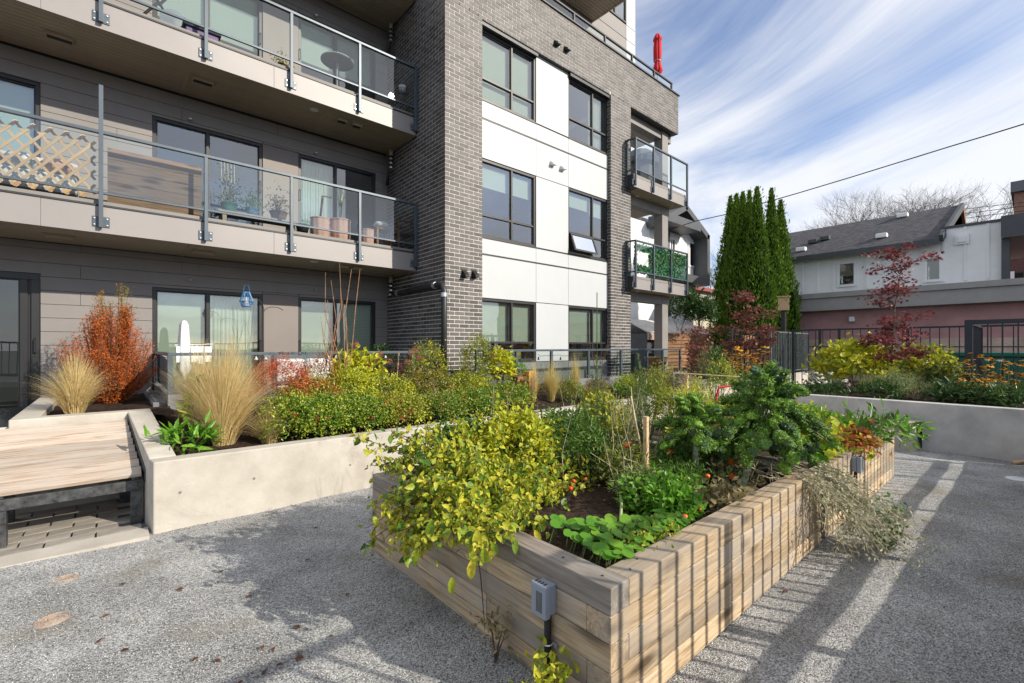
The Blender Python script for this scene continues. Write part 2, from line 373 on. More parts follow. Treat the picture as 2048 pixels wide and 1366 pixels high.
# loose stones lying on the court near the viewer, one scattered mass
def stone_mass():
    n = 42000
    X = NR.uniform(-.8, 7.0, n*3); Y = NR.uniform(.0, 5.36, n*3)
    d = X*math.cos(AZ) + Y*math.sin(AZ); u = (X*math.sin(AZ) - Y*math.cos(AZ))/np.maximum(d, .01)
    keep = (d > 1.7) & (d < 6.5) & (np.abs(u) < 1.16) & ~((X > 1.7) & (Y > 1.25) & (Y < 3.72)) & (NR.uniform(0, 1, n*3) < (2.6/np.maximum(d, .1))**1.5)
    keep &= ~((X < .32) & (Y > 5.2))
    X = X[keep][:n]; Y = Y[keep][:n]; n = len(X)
    base = np.array([(1,0,0),(0,1,0),(-1,0,0),(0,-1,0),(0,0,1),(0,0,-.6)], float)
    fc = np.array([(0,1,4),(1,2,4),(2,3,4),(3,0,4),(1,0,5),(2,1,5),(3,2,5),(0,3,5)])
    s = NR.uniform(.0020, .0050, n); ang = NR.uniform(0, 6.28, n)
    jit = NR.uniform(.6, 1.25, (n, 6, 1)); P = base[None]*jit*s[:, None, None]
    c, q = np.cos(ang), np.sin(ang)
    x = P[:, :, 0]*c[:, None] - P[:, :, 1]*q[:, None]; y = P[:, :, 0]*q[:, None] + P[:, :, 1]*c[:, None]
    z = P[:, :, 2]*.75 + .004 + .012*(np.sin(X*1.7+Y*.6)*np.cos(Y*1.3))[:, None] + .006*np.sin(5*X+2*Y)[:, None] - .006
    V = np.stack([x+X[:, None], y+Y[:, None], z], -1).reshape(-1, 3)
    Fc = (fc[None]+(np.arange(n)*6)[:, None, None]).reshape(-1, 3)
    return V, Fc
def np_obj(name, V, Fc, mats, parent=None, loc=None, kind=None, smooth=False):
    k = Fc.shape[1]
    me = bpy.data.meshes.new(name); me.vertices.add(len(V)); me.vertices.foreach_set('co', np.asarray(V, np.float32).ravel())
    me.loops.add(Fc.size); me.loops.foreach_set('vertex_index', Fc.astype(np.int32).ravel())
    me.polygons.add(len(Fc)); me.polygons.foreach_set('loop_start', (np.arange(len(Fc))*k).astype(np.int32)); me.polygons.foreach_set('loop_total', np.full(len(Fc), k, np.int32))
    me.update(calc_edges=True)
    return finish(me, name, mats, parent, loc, 0, smooth, 0, kind)
M['stone'] = leafmat('loose_stone', [(.12,.12,.12), (.34,.345,.335), (.52,.525,.51), (.80,.80,.78)], trans=0.0, rough=.85)
V, Fc = stone_mass(); np_obj('gravel', V, Fc, M['stone'], kind='stuff')

# pavers running under the slatted lounge bench, each a piece of the paved strip
pv = MB().box(-4.2, .28, 5.28, 10.2, -.05, -.012).build('paving', M['conc_grey'], kind='structure')
mesh_p = None
for j in range(14):
    for i in range(12):
        y0 = 5.62 + j*.155; x1 = .24 - i*.33 + (.165 if j % 2 else 0)
        if x1 > .26: continue
        if x1 < -1.9: continue
        if mesh_p is None:
            o = MB().box(-.157, .157, -.0715, .0715, -.012, .012).build('paver', M['paver'], pv, loc=(x1-.165, y0, .006)); mesh_p = o
        else:
            link_copy(mesh_p, (x1-.165, y0, .006+R.uniform(-.002, .002)), pv)
MB().box(-4.2, .275, 5.27, 5.535, -.03, .016).build('edging_strip', M['conc'], pv)

# ================================================================== APARTMENT BUILDING
B = root('apartment_building', 'four storey apartment block with grey brick, taupe planks and white panels', 'building', (5.0, 9.0, 0))
YW = 10.29; YF = 7.775; XS = 5.036; YR = 7.90

def cells(x0, x1, z0, z1, holes):
    xs = sorted({x0, x1, *[min(max(h[0], x0), x1) for h in holes], *[min(max(h[1], x0), x1) for h in holes]})
    zs = sorted({z0, z1, *[min(max(h[2], z0), z1) for h in holes], *[min(max(h[3], z0), z1) for h in holes]})
    for a, b in zip(xs, xs[1:]):
        for c, d in zip(zs, zs[1:]):
            cx, cz = (a+b)/2, (c+d)/2
            if not any(h[0] < cx < h[1] and h[2] < cz < h[3] for h in holes): yield a, b, c, d

# storeys: door openings in the set-back plank wall
OPL = []
for zt, zb in ((2.77, .66), (5.80, 3.86), (8.78, 6.84)):
    OPL += [(-2.9, -.81, zb, zt + (.09 if zb < 1 else .05)), (.577, 2.325, zb, zt), (3.012, 4.725, zb, zt)]
OPF = []
FW = [(5.98, 7.67), (8.82, 10.45)]
for zt, zb in ((2.77, 1.36), (5.79, 4.09), (8.60, 7.06)):
    for a, b in FW: OPF.append((a, b, zb + (.0 if a < 7 else (.0 if zb < 2 else -.0)), zt))
m = MB()
for a, b, c, d in cells(-4, XS+.02, .0, 14, OPL): m.box(a, b, YW+.02, YW+.22, c, d)
for a, b, c, d in cells(XS+.02, 11.39, .0, 8.74, OPF): m.box(a, b, YR+.06, YR+.26, c, d)
m.box(XS+.02, XS+.2, YF+.30, YW, 0, 9.9); m.box(11.2, 11.39, YR+.27, 14, 0, 8.74)
m.box(XS+.02, 14.05, YF+.24, YF+.44, 8.76, 9.9); m.box(XS+.02, 5.96, YF+.03, YR+.05, 0, 8.74); m.box(10.48, 11.39, YF+.03, YR+.05, 0, 8.74)
m.box(5.06, 14.05, 7.99+.25, 14, 8.95, 9.35)
m.build('wall', M['mortar'], B)
# rooms behind the glass
for k, (z0, z1) in enumerate(((.62, 3.1), (3.83, 6.05), (6.8, 8.95))):
    m = MB()
    m.box(-4.2, 11.3, 13.6, 13.7, z0, z1)
    m.box(-4.2, 5.2, YW+.24, 13.6, z1, z1+.08).box(5.21, 11.3, YR+.3, 13.6, z1, z1+.08)
    for x in (-.2, 5.3, 8.2): m.box(x, x+.1, (YW+.25 if x < 5 else YR+.35), 13.6, z0, z1)
    m.build('room', M['interior'], B)
    MB().box(-4.2, 5.2, YW+.24, 13.6, z0-.08, z0).box(5.21, 11.3, YR+.3, 13.6, z0-.08, z0).build('room_floor', M['interior_dark'], B)

# planks
def rsub(rects, h):
    out = []
    for a, b, c, d in rects:
        if h[1] <= a or h[0] >= b or h[3] <= c or h[2] >= d: out.append((a, b, c, d)); continue
        if h[0] > a: out.append((a, h[0], c, d))
        if h[1] < b: out.append((h[1], b, c, d))
        a2, b2 = max(a, h[0]), min(b, h[1])
        if h[2] > c: out.append((a2, b2, c, h[2]))
        if h[3] < d: out.append((a2, b2, h[3], d))
    return out
PAN = [(2.325, 3.012, .66, 2.78), (2.325, 3.012, 3.86, 5.81), (2.325, 3.012, 6.84, 8.79)]
SLAB = [(-4, 6, 3.36, 3.86), (-4, 6, 6.31, 6.84), (-4, 6, 9.26, 9.8)]
z = .655; k = 0
while z < 9.3:
    rs = [(-3.4, XS-.005, z+.004, z+.2145)]
    cut = R.choice((-.35, .1, 1.0, 2.6, 3.9, None))
    for h in OPL + PAN + SLAB: rs = rsub(rs, (h[0]-.004, h[1]+.004, h[2]-.002, h[3]+.003))
    for a, b, c, d in rs:
        if b-a < .03 or d-c < .025: continue
        if cut and a+.2 < cut < b-.2: segs = [(a, cut-.002), (cut+.002, b)]
        else: segs = [(a, b)]
        for s0, s1 in segs:
            MB().box(s0, s1, YW-.012-R.uniform(0, .0012), YW+.021, c, d).build('plank', M['plank'], B, bevel=.002)
    z += .2165; k += 1
MB().box(-3.4, XS-.01, YW+.001, YW+.018, .5, 9.3).build('backing_board', M['dark_metal'], B) if False else None
m = MB()
for a, b, c, d in cells(-3.4, XS-.01, .5, 9.3, OPL): m.box(a, b, YW+.012, YW+.0195, c, d)
m.build('backing_board', M['dark_metal'], B)
for a, b, c, d in PAN: MB().box(a+.006, b-.006, YW-.010, YW+.011, c+.004, d-.006).build('smooth_panel', M['plank_smooth'], B, bevel=.002)

# brickwork: bricks listed first, the nearest 300 become pieces of their own
BR = []
def brick_front(x0, x1, z0, z1, gap=()):
    k = int(math.floor((z0-.5)/.0845)); z = .5 + k*.0845
    while z < z1:
        if z >= z0-.001 and z+.070 <= z1+.004 and not any(a < z+.036 < b for a, b in gap):
            x = x0 - (.12 if k % 2 else 0)
            while x < x1-.012:
                a, b = max(x, x0), min(x+.2255, x1)
                if b-a > .03: BR.append(('f', a, b, z, z+.0700))
                x += .24
        z += .0845; k += 1
def brick_side(xf, y0, y1, z0, z1, sgn):
    k = 0; z = .5
    while z < z1:
        if z >= z0-.001 and z+.070 <= z1+.004:
            y = y0 - (.12 if (k+1) % 2 else 0)
            while y < y1-.012:
                a, b = max(y, y0), min(y+.2255, y1)
                if b-a > .03: BR.append((xf, a, b, z, z+.0700))
                y += .24
        z += .0845; k += 1
gp = [(3.345, 3.36), (6.47, 6.485)]
brick_front(XS, 5.97, .45, 8.775); brick_front(10.45, 11.40, .45, 8.775)
brick_front(5.98, 10.44, 8.69, 8.775); brick_front(11.41, 14.08, 8.69, 8.775); brick_front(XS, 14.08, 8.776, 9.95)
MB().box(5.98, 14.07, YF+.006, YF+.235, 8.687, 8.6915).build('beam_soffit', M['dark_metal'], B)
brick_side(XS, YF+.01, YW, .45, 9.95, -1); brick_side(10.45, YF+.01, YR+.02, .45, 8.74, -1)
brick_side(14.08, YF+.01, 9.4, 8.76, 9.93, 1)
m = MB()
m.box(XS+.005, 5.968, YF+.005, YF+.03, .3, 8.76); m.box(10.455, 11.398, YF+.005, YF+.03, .3, 8.76)
m.box(XS+.005, 14.07, YF+.005, YF+.24, 8.692, 9.95)
m.box(XS+.005, XS+.02, YF+.03, YW+.02, .3, 9.95); m.box(10.455, 10.48, YF+.03, YR+.05, .3, 8.76)
m.box(13.9, 14.071, YF+.24, 9.4, 8.752, 9.95)
m.build('mortar_bed', M['mortar'], B)
def bgeo(b):
    j = R.uniform(-.0012, .0022)
    if b[0] == 'f': return (b[1], b[2], YF-j, YF+.02, b[3], b[4])
    if b[0] > 14: return (14.07, 14.08+j, b[1], b[2], b[3], b[4])
    return (b[0]-j, b[0]+.02, b[1], b[2], b[3], b[4])
gs = [bgeo(b) for b in BR]
def seen(g):
    cx, cy_, cz = (g[0]+g[1])/2, (g[2]+g[3])/2, (g[4]+g[5])/2
    low = 1.55 if g[0] > 4 else 9
    return math.dist((cx, cy_, cz), (0, 0, EYE)) + (40 if cz < low else 0)
order = sorted(range(len(gs)), key=lambda i: seen(gs[i]))
near = set(order[:296]); rest = MB(); bm_full = None; bm_side = None
for i, g in enumerate(gs):
    if i in near:
        cx, cy_, cz = (g[0]+g[1])/2, (g[2]+g[3])/2, (g[4]+g[5])/2
        if abs((g[1]-g[0])-.2255) < 1e-6 and BR[i][0] == 'f':
            if bm_full is None: bm_full = MB().box(-.1128, .1128, -.0105, .0105, -.035, .035).build('brick', M['brick'], B, loc=(cx, cy_, cz))
            else: link_copy(bm_full, (cx, cy_, cz), B)
        elif BR[i][0] != 'f' and abs((g[3]-g[2])-.2255) < 1e-6:
            if bm_side is None: bm_side = MB().box(-.0105, .0105, -.1128, .1128, -.035, .035).build('brick', M['brick'], B, loc=(cx, cy_, cz))
            else: link_copy(bm_side, (cx, cy_, cz), B)
        else:
            MB().box(g[0]-cx, g[1]-cx, g[2]-cy_, g[3]-cy_, g[4]-cz, g[5]-cz).build('brick', M['brick'], B, loc=(cx, cy_, cz))
    else: rest.box(*g)
rest.build('brickwork', M['brick'], B, kind='stuff')

# windows and doors
def window(x0, x1, z0, z1, Y, xs, tz, blinds, fw=.055, gl='glass', door=False, awning=None, setb=.03):
    """frame with mullions; a pane of glass per light; roller blinds hang behind"""
    f = MB(); y0, y1 = Y-.015, Y+.085
    f.box(x0, x1, y0, y1, z1-fw, z1); f.box(x0, x1, y0, y1, z0, z0+fw)
    f.box(x0, x0+fw, y0, y1, z0+fw, z1-fw); f.box(x1-fw, x1, y0, y1, z0+fw, z1-fw)
    for x in xs: f.box(x-fw*.42, x+fw*.42, y0+.006, y1-.006, z0+fw, z1-fw)
    ex = [x0+fw] + sum(([x-fw*.42, x+fw*.42] for x in xs), []) + [x1-fw]
    for a, b in zip(ex[::2], ex[1::2]):
        for tt in tz: f.box(a, b, y0+.010, y1-.012, tt-fw*.42, tt+fw*.42)
        # slim inner sash
        f.box(a, b, Y+.02, Y+.06, z1-fw-.022, z1-fw); f.box(a, b, Y+.02, Y+.06, z0+fw, z0+fw+.022)
        f.box(a, a+.02, Y+.02, Y+.06, z0+fw+.022, z1-fw-.022); f.box(b-.02, b, Y+.02, Y+.06, z0+fw+.022, z1-fw-.022)
    fo = f.build('sliding_door' if door else 'window', M['frame'], B, bevel=.003)
    zz = [z0+fw+.022] + sum(([tt-fw*.42, tt+fw*.42] for tt in tz), []) + [z1-fw-.022]
    for i, (a, b) in enumerate(zip(ex[::2], ex[1::2])):
        for c, d in zip(zz[::2], zz[1::2]):
            if awning and awning == (i, round(c, 2)): continue
            MB().add([(a+.02, Y+setb, c), (b-.02, Y+setb, c), (b-.02, Y+setb, d), (a+.02, Y+setb, d)], [(0, 1, 2, 3)]).build('pane', M[gl], fo)
        if blinds and blinds[i] is not None:
            bz, mt = blinds[i]
            if mt == 'curtain':
                n = 60; vs = []
                for q in range(n+1):
                    xx = a-.01+(b-a+.02)*q/n; yy = Y+.16+.018*math.sin(q*1.35)+.01*math.sin(q*.5)
                    vs += [(xx, yy, bz), (xx, yy, z1-.03)]
                mm = MB(); mm.add(vs, [(2*q, 2*q+2, 2*q+3, 2*q+1) for q in range(n)]); mm.build('curtain', M['curtain'], fo, smooth=True)
            else:
                MB().box(a-.015, b+.015, Y+.125, Y+.129, bz, z1-.03).box(a-.015, b+.015, Y+.118, Y+.136, bz-.02, bz).build('blind', M['blind'], fo)
    if door:
        for hx in ([x0+fw*.5] if door == 'l' else [x1-fw*.6]):
            h = MB(); h.tube([(hx, Y-.015, z0+.95), (hx, Y-.06, z0+.97), (hx, Y-.06, z0+1.17), (hx, Y-.015, z0+1.19)], .009); h.build('handle', M['black'], fo)
    return fo

YG = YW+.03
# first storey
window(-2.9, -.81, .66, 2.86, YG, [-.99], [], [None, None], fw=.10, gl='glass_dark', door='r')
window(.577, 2.325, .66, 2.77, YG, [1.40], [], [(.70, 'blind'), (.70, 'curtain')], door='r')
window(3.012, 4.725, .66, 2.77, YG, [3.80], [], [(.70, 'blind'), (.70, 'blind')], door='l')
# second storey
window(-2.9, -.81, 3.86, 5.85, YG, [-1.9], [], [(3.9, 'blind'), (3.9, 'blind')])
window(.577, 2.325, 3.86, 5.80, YG, [1.40], [], [None, None], door='r')
window(3.012, 4.725, 3.86, 5.80, YG, [3.80], [], [(3.9, 'curtain'), None], door='l')
# third storey
window(-2.9, -.81, 6.84, 8.78, YG, [-1.9], [], [None, None])
window(.577, 2.325, 6.84, 8.78, YG, [1.40], [], [(7.7, 'blind'), (7.7, 'blind')], door='r')
window(3.012, 4.725, 6.84, 8.78, YG, [3.80], [], [(7.9, 'blind'), (7.9, 'blind')], door='l')
# street-like front: three rows of two windows
window(5.98, 7.67, 1.36, 2.77, YR+.02, [6.93], [1.81], [(1.82, 'blind'), (1.82, 'blind')])
window(8.82, 10.45, 1.36, 2.77, YR+.02, [9.83], [1.81], [(1.82, 'blind'), (1.82, 'blind')])
window(5.98, 7.67, 4.09, 5.79, YR+.02, [6.93], [4.58], [(5.25, 'blind'), (5.25, 'blind')])
window(8.82, 10.45, 4.09, 5.79, YR+.02, [9.83], [4.66], [(5.38, 'blind'), (5.30, 'blind')], awning=(0, 4.17))
window(5.98, 7.67, 7.06, 8.60, YR+.02, [6.93], [7.55], [(7.10, 'blind'), (7.10, 'blind')])
window(8.82, 10.45, 7.06, 8.60, YR+.02, [9.83], [7.60], [None, (7.1, 'curtain')])
# open awning sash of the middle right window
aw = MB(); zt, zb_ = 4.635, 4.17; dpt = .17
def awb(x0, x1, s0, s1):
    def P(x, s, o): return (x, YR-.0-dpt*s - o, zt-(zt-zb_)*s)
    aw.add([P(x0, s0, 0), P(x1, s0, 0), P(x1, s1, 0), P(x0, s1, 0), P(x0, s0, .035), P(x1, s0, .035), P(x1, s1, .035), P(x0, s1, .035)],
           [(0,1,2,3),(7,6,5,4),(0,4,5,1),(1,5,6,2),(2,6,7,3),(3,7,4,0)])
awb(8.88, 9.80, 0, .09); awb(8.88, 9.80, .91, 1); awb(8.88, 8.93, .09, .91); awb(9.75, 9.80, .09, .91)
ao = aw.build('open_sash', M['frame'], B)
MB().add([(8.92, YR-.02-dpt*.08, zt-.04), (9.76, YR-.02-dpt*.08, zt-.04), (9.76, YR-.02-dpt*.93, zb_+.03), (8.92, YR-.02-dpt*.93, zb_+.03)], [(0,1,2,3)]).build('pane', M['glass_dark'], ao)
# dark heads over the top windows, sills
for a, b in FW:
    MB().box(a, b, YF+.03, YR+.055, 8.605, 8.749).build('window_head', M['dark_metal'], B)
    for zb in (4.09, 7.06): MB().box(a-.0, b+.0, YR-.03, YR+.0, zb-.025, zb-.001).build('sill', M['frame'], B)
MB().box(7.67, 8.82, YF+.03, YR-.001, 8.70, 8.749).build('panel_head', M['dark_metal'], B)
# white cement panels, each sheet a piece, 8 mm joints
rows_side = [(1.36-.0, 0), ]
for cx0, cx1, centre in ((5.98, 7.67, 0), (7.67, 8.82, 1), (8.82, 10.45, 0)):
    zs = [(5.795, 6.63), (6.665, 7.03), (2.775, 3.70), (3.73, 4.06)]
    if centre: zs += [(7.06, 8.70), (4.09, 5.787), (1.36, 2.767), (.66, 1.352)]
    else: zs += [(.66, 1.352)]
    for a, b in zs:
        top = 5.787 if abs(b-5.787) < 1e-6 else b
        MB().box(cx0+.004, cx1-.004, YR-.018, YR+.002, a+.004, b-.004).build('cladding_panel', M['white_panel'] if a > .7 else M['conc_grey'], B, bevel=.0015)
m = MB()
for a, b, c, d in cells(5.975, 10.455, .6, 8.74, OPF): m.box(a, b, YR+.004, YR+.058, c, d)
m.build('panel_backing', M['dark_metal'], B)
for zz in (3.703, 6.633):
    MB().box(5.98, 10.45, YR-.022, YR+.003, zz, zz+.024).build('joint_flashing', M['dark_metal'], B)

# parapet coping, roof edge railing, set-back top storey
MB().box(XS-.04, 14.13, YF-.035, YF+.42, 9.952, 9.995).build('coping', M['dark_metal'], B, bevel=.004)
def railing(name, posts, y, zp0, ztop, zbot, parent, x0, x1, glass_off=.012, pw=.05, brackets=True, yfas=None, side=None, gapmat='rail_glass', rm='rail'):
    r = MB().box(x0, x1, y-.03, y+.03, ztop-.045, ztop).box(x0, x1, y-.018, y+.018, zbot, zbot+.035)
    ro = r.build(name, M[rm], parent, bevel=.004)
    for i, px_ in enumerate(posts):
        tall = isinstance(px_, tuple)
        xx = px_[0] if tall else px_
        p = MB().box(xx-pw/2, xx+pw/2, y-pw/2-.006, y+pw/2-.006, zp0, (px_[1] if tall else ztop-.045))
        if brackets:
            p.box(xx-.095, xx+.095, yfas-.012, yfas-.001, zp0+.015, zp0+.165)
            p.box(xx-pw/2-.002, xx+pw/2+.002, y+pw/2-.006, yfas-.012, zp0+.03, zp0+.15)
        po = p.build('railing_post', M[rm], ro, bevel=.003)
        if brackets:
            for sx in (-.07, .07):
                for sz in (.045, .135): MB().tube([(xx+sx, yfas-.012, zp0+sz), (xx+sx, yfas-.024, zp0+sz)], .011, 6).build('anchor_bolt', M['bolt'], po)
    xs = sorted([p[0] if isinstance(p, tuple) else p for p in posts])
    for a, b in zip(xs, xs[1:]):
        MB().add([(a+.035, y, zbot+.04), (b-.035, y, zbot+.04), (b-.035, y, ztop-.05), (a+.035, y, ztop-.05)], [(0,1,2,3)]).build('glass_panel', M[gapmat], ro)
    return ro
zr = onY(1180, 48.3, 7.95).z
railing('roof_railing', [5.2, 6.5, 7.8, 9.1, 10.4, 11.7, 12.9, 13.95], 7.95, 9.99, zr, 9.99+.08, B, 5.1, 14.0, brackets=False, rm='dark_metal')
m = MB(); m.box(4.9, 14.10, 9.47, 9.7, 9.3, 15.6); m.box(13.9, 14.10, 9.7, 14, 9.3, 15.6); m.build('top_storey_wall', M['dark_metal'], B)
for a, b, mt in ((5.2, 8.0, 'plank'), (8.01, 10.8, 'plank'), (10.81, 13.56, 'plank'), (13.57, 14.115, 'white_panel')):
    for c, d in ((9.3, 10.9), (10.91, 12.43), (12.44, 12.93), (12.94, 15.6)):
        if mt == 'plank' and b == 13.56 and c > 12.9: MB().box(a, 12.2, 9.44, 9.468, c+.004, d-.004).build('cladding_panel', M[mt], B); continue
        MB().box(a+.004, b-.004, 9.44, 9.468, c+.006, d-.006).build('cladding_panel', M[mt], B)
MB().box(14.101, 14.125, 9.44, 14, 9.3, 15.6).build('cladding_panel', M['white_panel'], B)
window(12.22, 13.55, 12.96, 15.4, 9.43, [12.9], [], [None, None])
def soffit(x0, x1, y0, y1, z, parent, name='soffit_plank', along='x', w_=.10):
    m0 = None; n = int(round((y1-y0)/w_)); w_ = (y1-y0)/n
    for i in range(n):
        yc = y0 + (i+.5)*w_
        if m0 is None:
            m0 = MB().box(-(x1-x0)/2, (x1-x0)/2, -w_/2+.004, w_/2-.004, 0, .012).build(name, M['soffit'], parent, loc=((x0+x1)/2, yc, z), bevel=.003)
        else: link_copy(m0, ((x0+x1)/2, yc, z), parent)
ub = MB().box(5.2, 11.72, 7.75, 9.43, 12.2, 12.55).build('upper_balcony', M['plank'], B)
soffit(5.25, 11.68, 7.80, 9.42, 12.18, ub)
MB().box(11.68, 11.735, 7.74, 9.43, 12.165, 12.56).build('edge_trim', M['soffit'], ub)

# long balconies of the set-back wing
POST = [-2.63, -1.36, -.087, 1.181, 2.475, 3.743, 4.985]
def vent(x, y, z, par, w_=.30):
    v = MB(); v.box(x-w_/2, x+w_/2, y-.13, y-.12, z-.055, z-.001); v.box(x-w_/2, x-w_/2+.012, y-.12, y+.05, z-.055, z-.001); v.box(x+w_/2-.012, x+w_/2, y-.12, y+.05, z-.055, z-.001)
    v.box(x-w_/2+.012, x+w_/2-.012, y-.12, y+.05, z-.02, z-.001)
    v.box(x-w_/2-.03, x+w_/2+.03, y-.15, y-.13, z-.006, z-.001)
    v.build('soffit_vent', M['soffit'], par)
    MB().box(x-w_/2+.014, x+w_/2-.014, y-.118, y+.045, z-.024, z-.0205).build('vent_opening', M['black'], par)
for lv, zs in enumerate((3.36, 6.31, 9.26)):
    b = MB().box(-4, XS-.006, 8.935, YW-.015, zs+.03, zs+.39).box(-4, XS-.006, 8.965, YW-.015, zs+.39, zs+.455).build('balcony_slab', M['dark_metal'], B)
    for (a, c) in ((-4, -.70), (-.698, 2.2), (2.202, XS-.006)):
        MB().box(a, c, 8.915, 8.934, zs, zs+.385).build('fascia', M['fascia'], b, bevel=.003)
    MB().box(-4, XS-.006, 8.902, 8.934, zs+.386, zs+.412).build('drip_edge', M['dark_metal'], b)
    MB().box(-4, XS-.006, 8.945, 8.9645, zs+.413, zs+.470).build('deck_edge', M['column'], b)
    soffit(-4, XS-.012, 8.95, YW-.02, zs+.008, b)
    for xj in (1.0, 3.2): MB().box(xj-.025, xj+.025, 8.96, YW-.03, zs+.0005, zs+.0075).build('soffit_joint', M['soffit'], b)
    if lv < 2:
        for xv in ((-.55, 9.6), (1.22, 9.55)): vent(xv[0], xv[1], zs+.007, b)
    for xv in (3.55, 3.86): vent(xv, 9.35, zs+.007, b, .2)
    MB().lathe([(0, -.012), (.06, -.012), (.075, -.004), (.08, .0)], 20, (3.0, 9.25, zs+.008)).build('soffit_light', M['white_plastic'], b)
    for xv in (1.12, 3.35):
        MB().tube([(xv, YW-.02, zs-.42), (xv, YW-.09, zs-.42)], .014, 8).lathe([(0, -.03), (.022, -.03), (.028, -.01), (.012, 0)], 12, (xv, YW-.09, zs-.41)).build('sprinkler_head', M['bolt'], b)
    if lv < 2:
        posts = [(p, 5.47) if (lv == 0 and p == -.087) else p for p in POST]
        railing('balcony_railing', posts, 8.865, zs+.07, zs+1.46, zs+.55, B, -3.9, 5.015, yfas=8.915)
        MB().box(5.005, 5.03, 8.84, 8.89, zs+.07, zs+1.44).build('end_post', M['rail'], B)
# right-hand corner balconies
for lv, zs in enumerate((3.36, 6.25)):
    b = MB().box(11.16, 14.06, 7.53, 9.4, zs+.03, zs+.36).build('corner_balcony_slab', M['column'], B)
    MB().box(11.14, 14.085, 7.508, 7.529, zs, zs+.29).build('fascia', M['fascia'], b, bevel=.003)
    MB().box(11.14, 14.085, 7.515, 7.54, zs+.30, zs+.37).build('deck_edge', M['column'], b)
    MB().box(11.138, 11.159, 7.53, 7.76, zs, zs+.36).build('side_fascia', M['dark_metal'], b)
    soffit(11.42, 14.05, 7.55, 9.38, zs+.01, b)
    MB().box(11.5, 13.9, 8.0, 8.25, zs-.27, zs-.005).build('beam', M['column'], b)
    MB().lathe([(0, -.012), (.05, -.012), (.065, 0)], 16, (12.0, 7.95, zs+.01)).build('soffit_light', M['white_plastic'], b)
    railing('corner_railing', [11.165, 12.09, 13.07, 14.06], 7.46, zs+.02, zs+1.375, zs+.46, B, 11.14, 14.09, yfas=7.507)
    sr = MB().box(11.12, 11.17, 7.49, 7.77, zs+1.33, zs+1.375).box(11.13, 11.16, 7.49, 7.77, zs+.46, zs+.495).box(11.12, 11.17, 7.70, 7.75, zs+.02, zs+1.33)
    so_ = sr.build('side_railing', M['rail'], B)
    for k_ in range(1): MB().box(11.135, 11.15, 7.60, 7.615, zs+.495, zs+1.33).build('picket', M['rail'], so_)
MB().box(13.45, 13.80, 7.98, 8.28, .3, 3.36).build('column', M['column'], B, bevel=.006)
MB().box(13.45, 13.80, 7.98, 8.28, 3.73, 6.25).build('column', M['column'], B, bevel=.006)
MB().box(13.45, 13.80, 7.98, 8.28, 6.62, 8.74).build('column', M['column'], B, bevel=.006)
MB().box(11.41, 14.05, 8.02, 8.3, 8.45, 8.738).build('beam', M['column'], B)
tb = MB().box(11.40, 14.06, YF+.04, 9.4, 8.74, 8.751).build('corner_soffit', M['column'], B)
soffit(11.45, 14.0, 8.31, 9.35, 8.722, tb)

# hoods, lamps, drain pipes on the walls
def hood(p, mat, w_=.13, h=.12, d=.12):
    x, y, z = p; v = MB()
    v.add([(x-w_/2,y,z),(x+w_/2,y,z),(x+w_/2,y,z-h),(x-w_/2,y,z-h),(x-w_/2,y-d,z-h*.75),(x+w_/2,y-d,z-h*.75),(x+w_/2,y-d,z-h),(x-w_/2,y-d,z-h)],
          [(0,4,5,1),(4,7,6,5),(0,3,7,4),(1,5,6,2),(3,2,6,7)])
    v.box(x-w_/2-.02, x+w_/2+.02, y-.006, y-.001, z-h-.02, z+.025)
    return v.build('exhaust_hood', mat, B, bevel=.002)
for px_, py_ in ((1112, 82), (1132, 94)): hood(onY(px_, py_, YF), M['dark_metal'])
for px_, py_ in ((1104, 322), (1124, 331)): hood(onY(px_, py_, YR-.018), M['white_plastic'])
for px_, py_ in ((928, 540), (948, 541)):
    p = onY(px_, py_, YF); hood(p, M['black'], .10, .15, .13)
pz = onX(840, 577, 4.95).z
pm = MB().tube([(4.95, 9.75, pz-.02), (4.95, 9.0, pz), (4.95, 7.86, pz+.01), (4.95, 7.74, pz-.01), (4.96, 7.69, pz-.12), (4.96, 7.69, .45)], .058, 14)
po = pm.build('drain_pipe', M['dark_metal'], B, smooth=True)
for a, b in (((4.95, 9.62, pz-.015), (4.95, 9.55, pz-.015)), ((4.95, 8.05, pz+.008), (4.95, 7.97, pz+.008)), ((4.96, 7.69, pz-.17), (4.96, 7.69, pz-.25))):
    MB().tube([a, b], .070, 14).build('pipe_collar', M['bolt'], po, smooth=False)
for zs in (3.36, 6.31, 9.26):
    MB().tube([(4.93, 9.9, zs+.0), (4.93, 9.9, zs-.16)], .045, 12).build('downpipe', M['soffit'], B, smooth=True)
    d_ = MB().tube([(4.93, 9.9, zs-.16), (4.93, 9.9, zs-.30), (4.9, 9.95, zs-.5), (4.93, 10.1, zs-.8)] if zs > 4 else [(4.93, 9.9, zs-.16), (4.93, 9.9, zs-.42), (4.95, 9.75, pz-.02)], .036, 10)
    d2 = d_.build('downpipe', M['dark_metal'], B, smooth=True)
    for k_ in range(3): MB().tube([(4.925, 9.9, zs-.22-.1*k_), (4.925, 9.9, zs-.25-.1*k_)], .046, 10).build('pipe_collar', M['bolt'], d2)
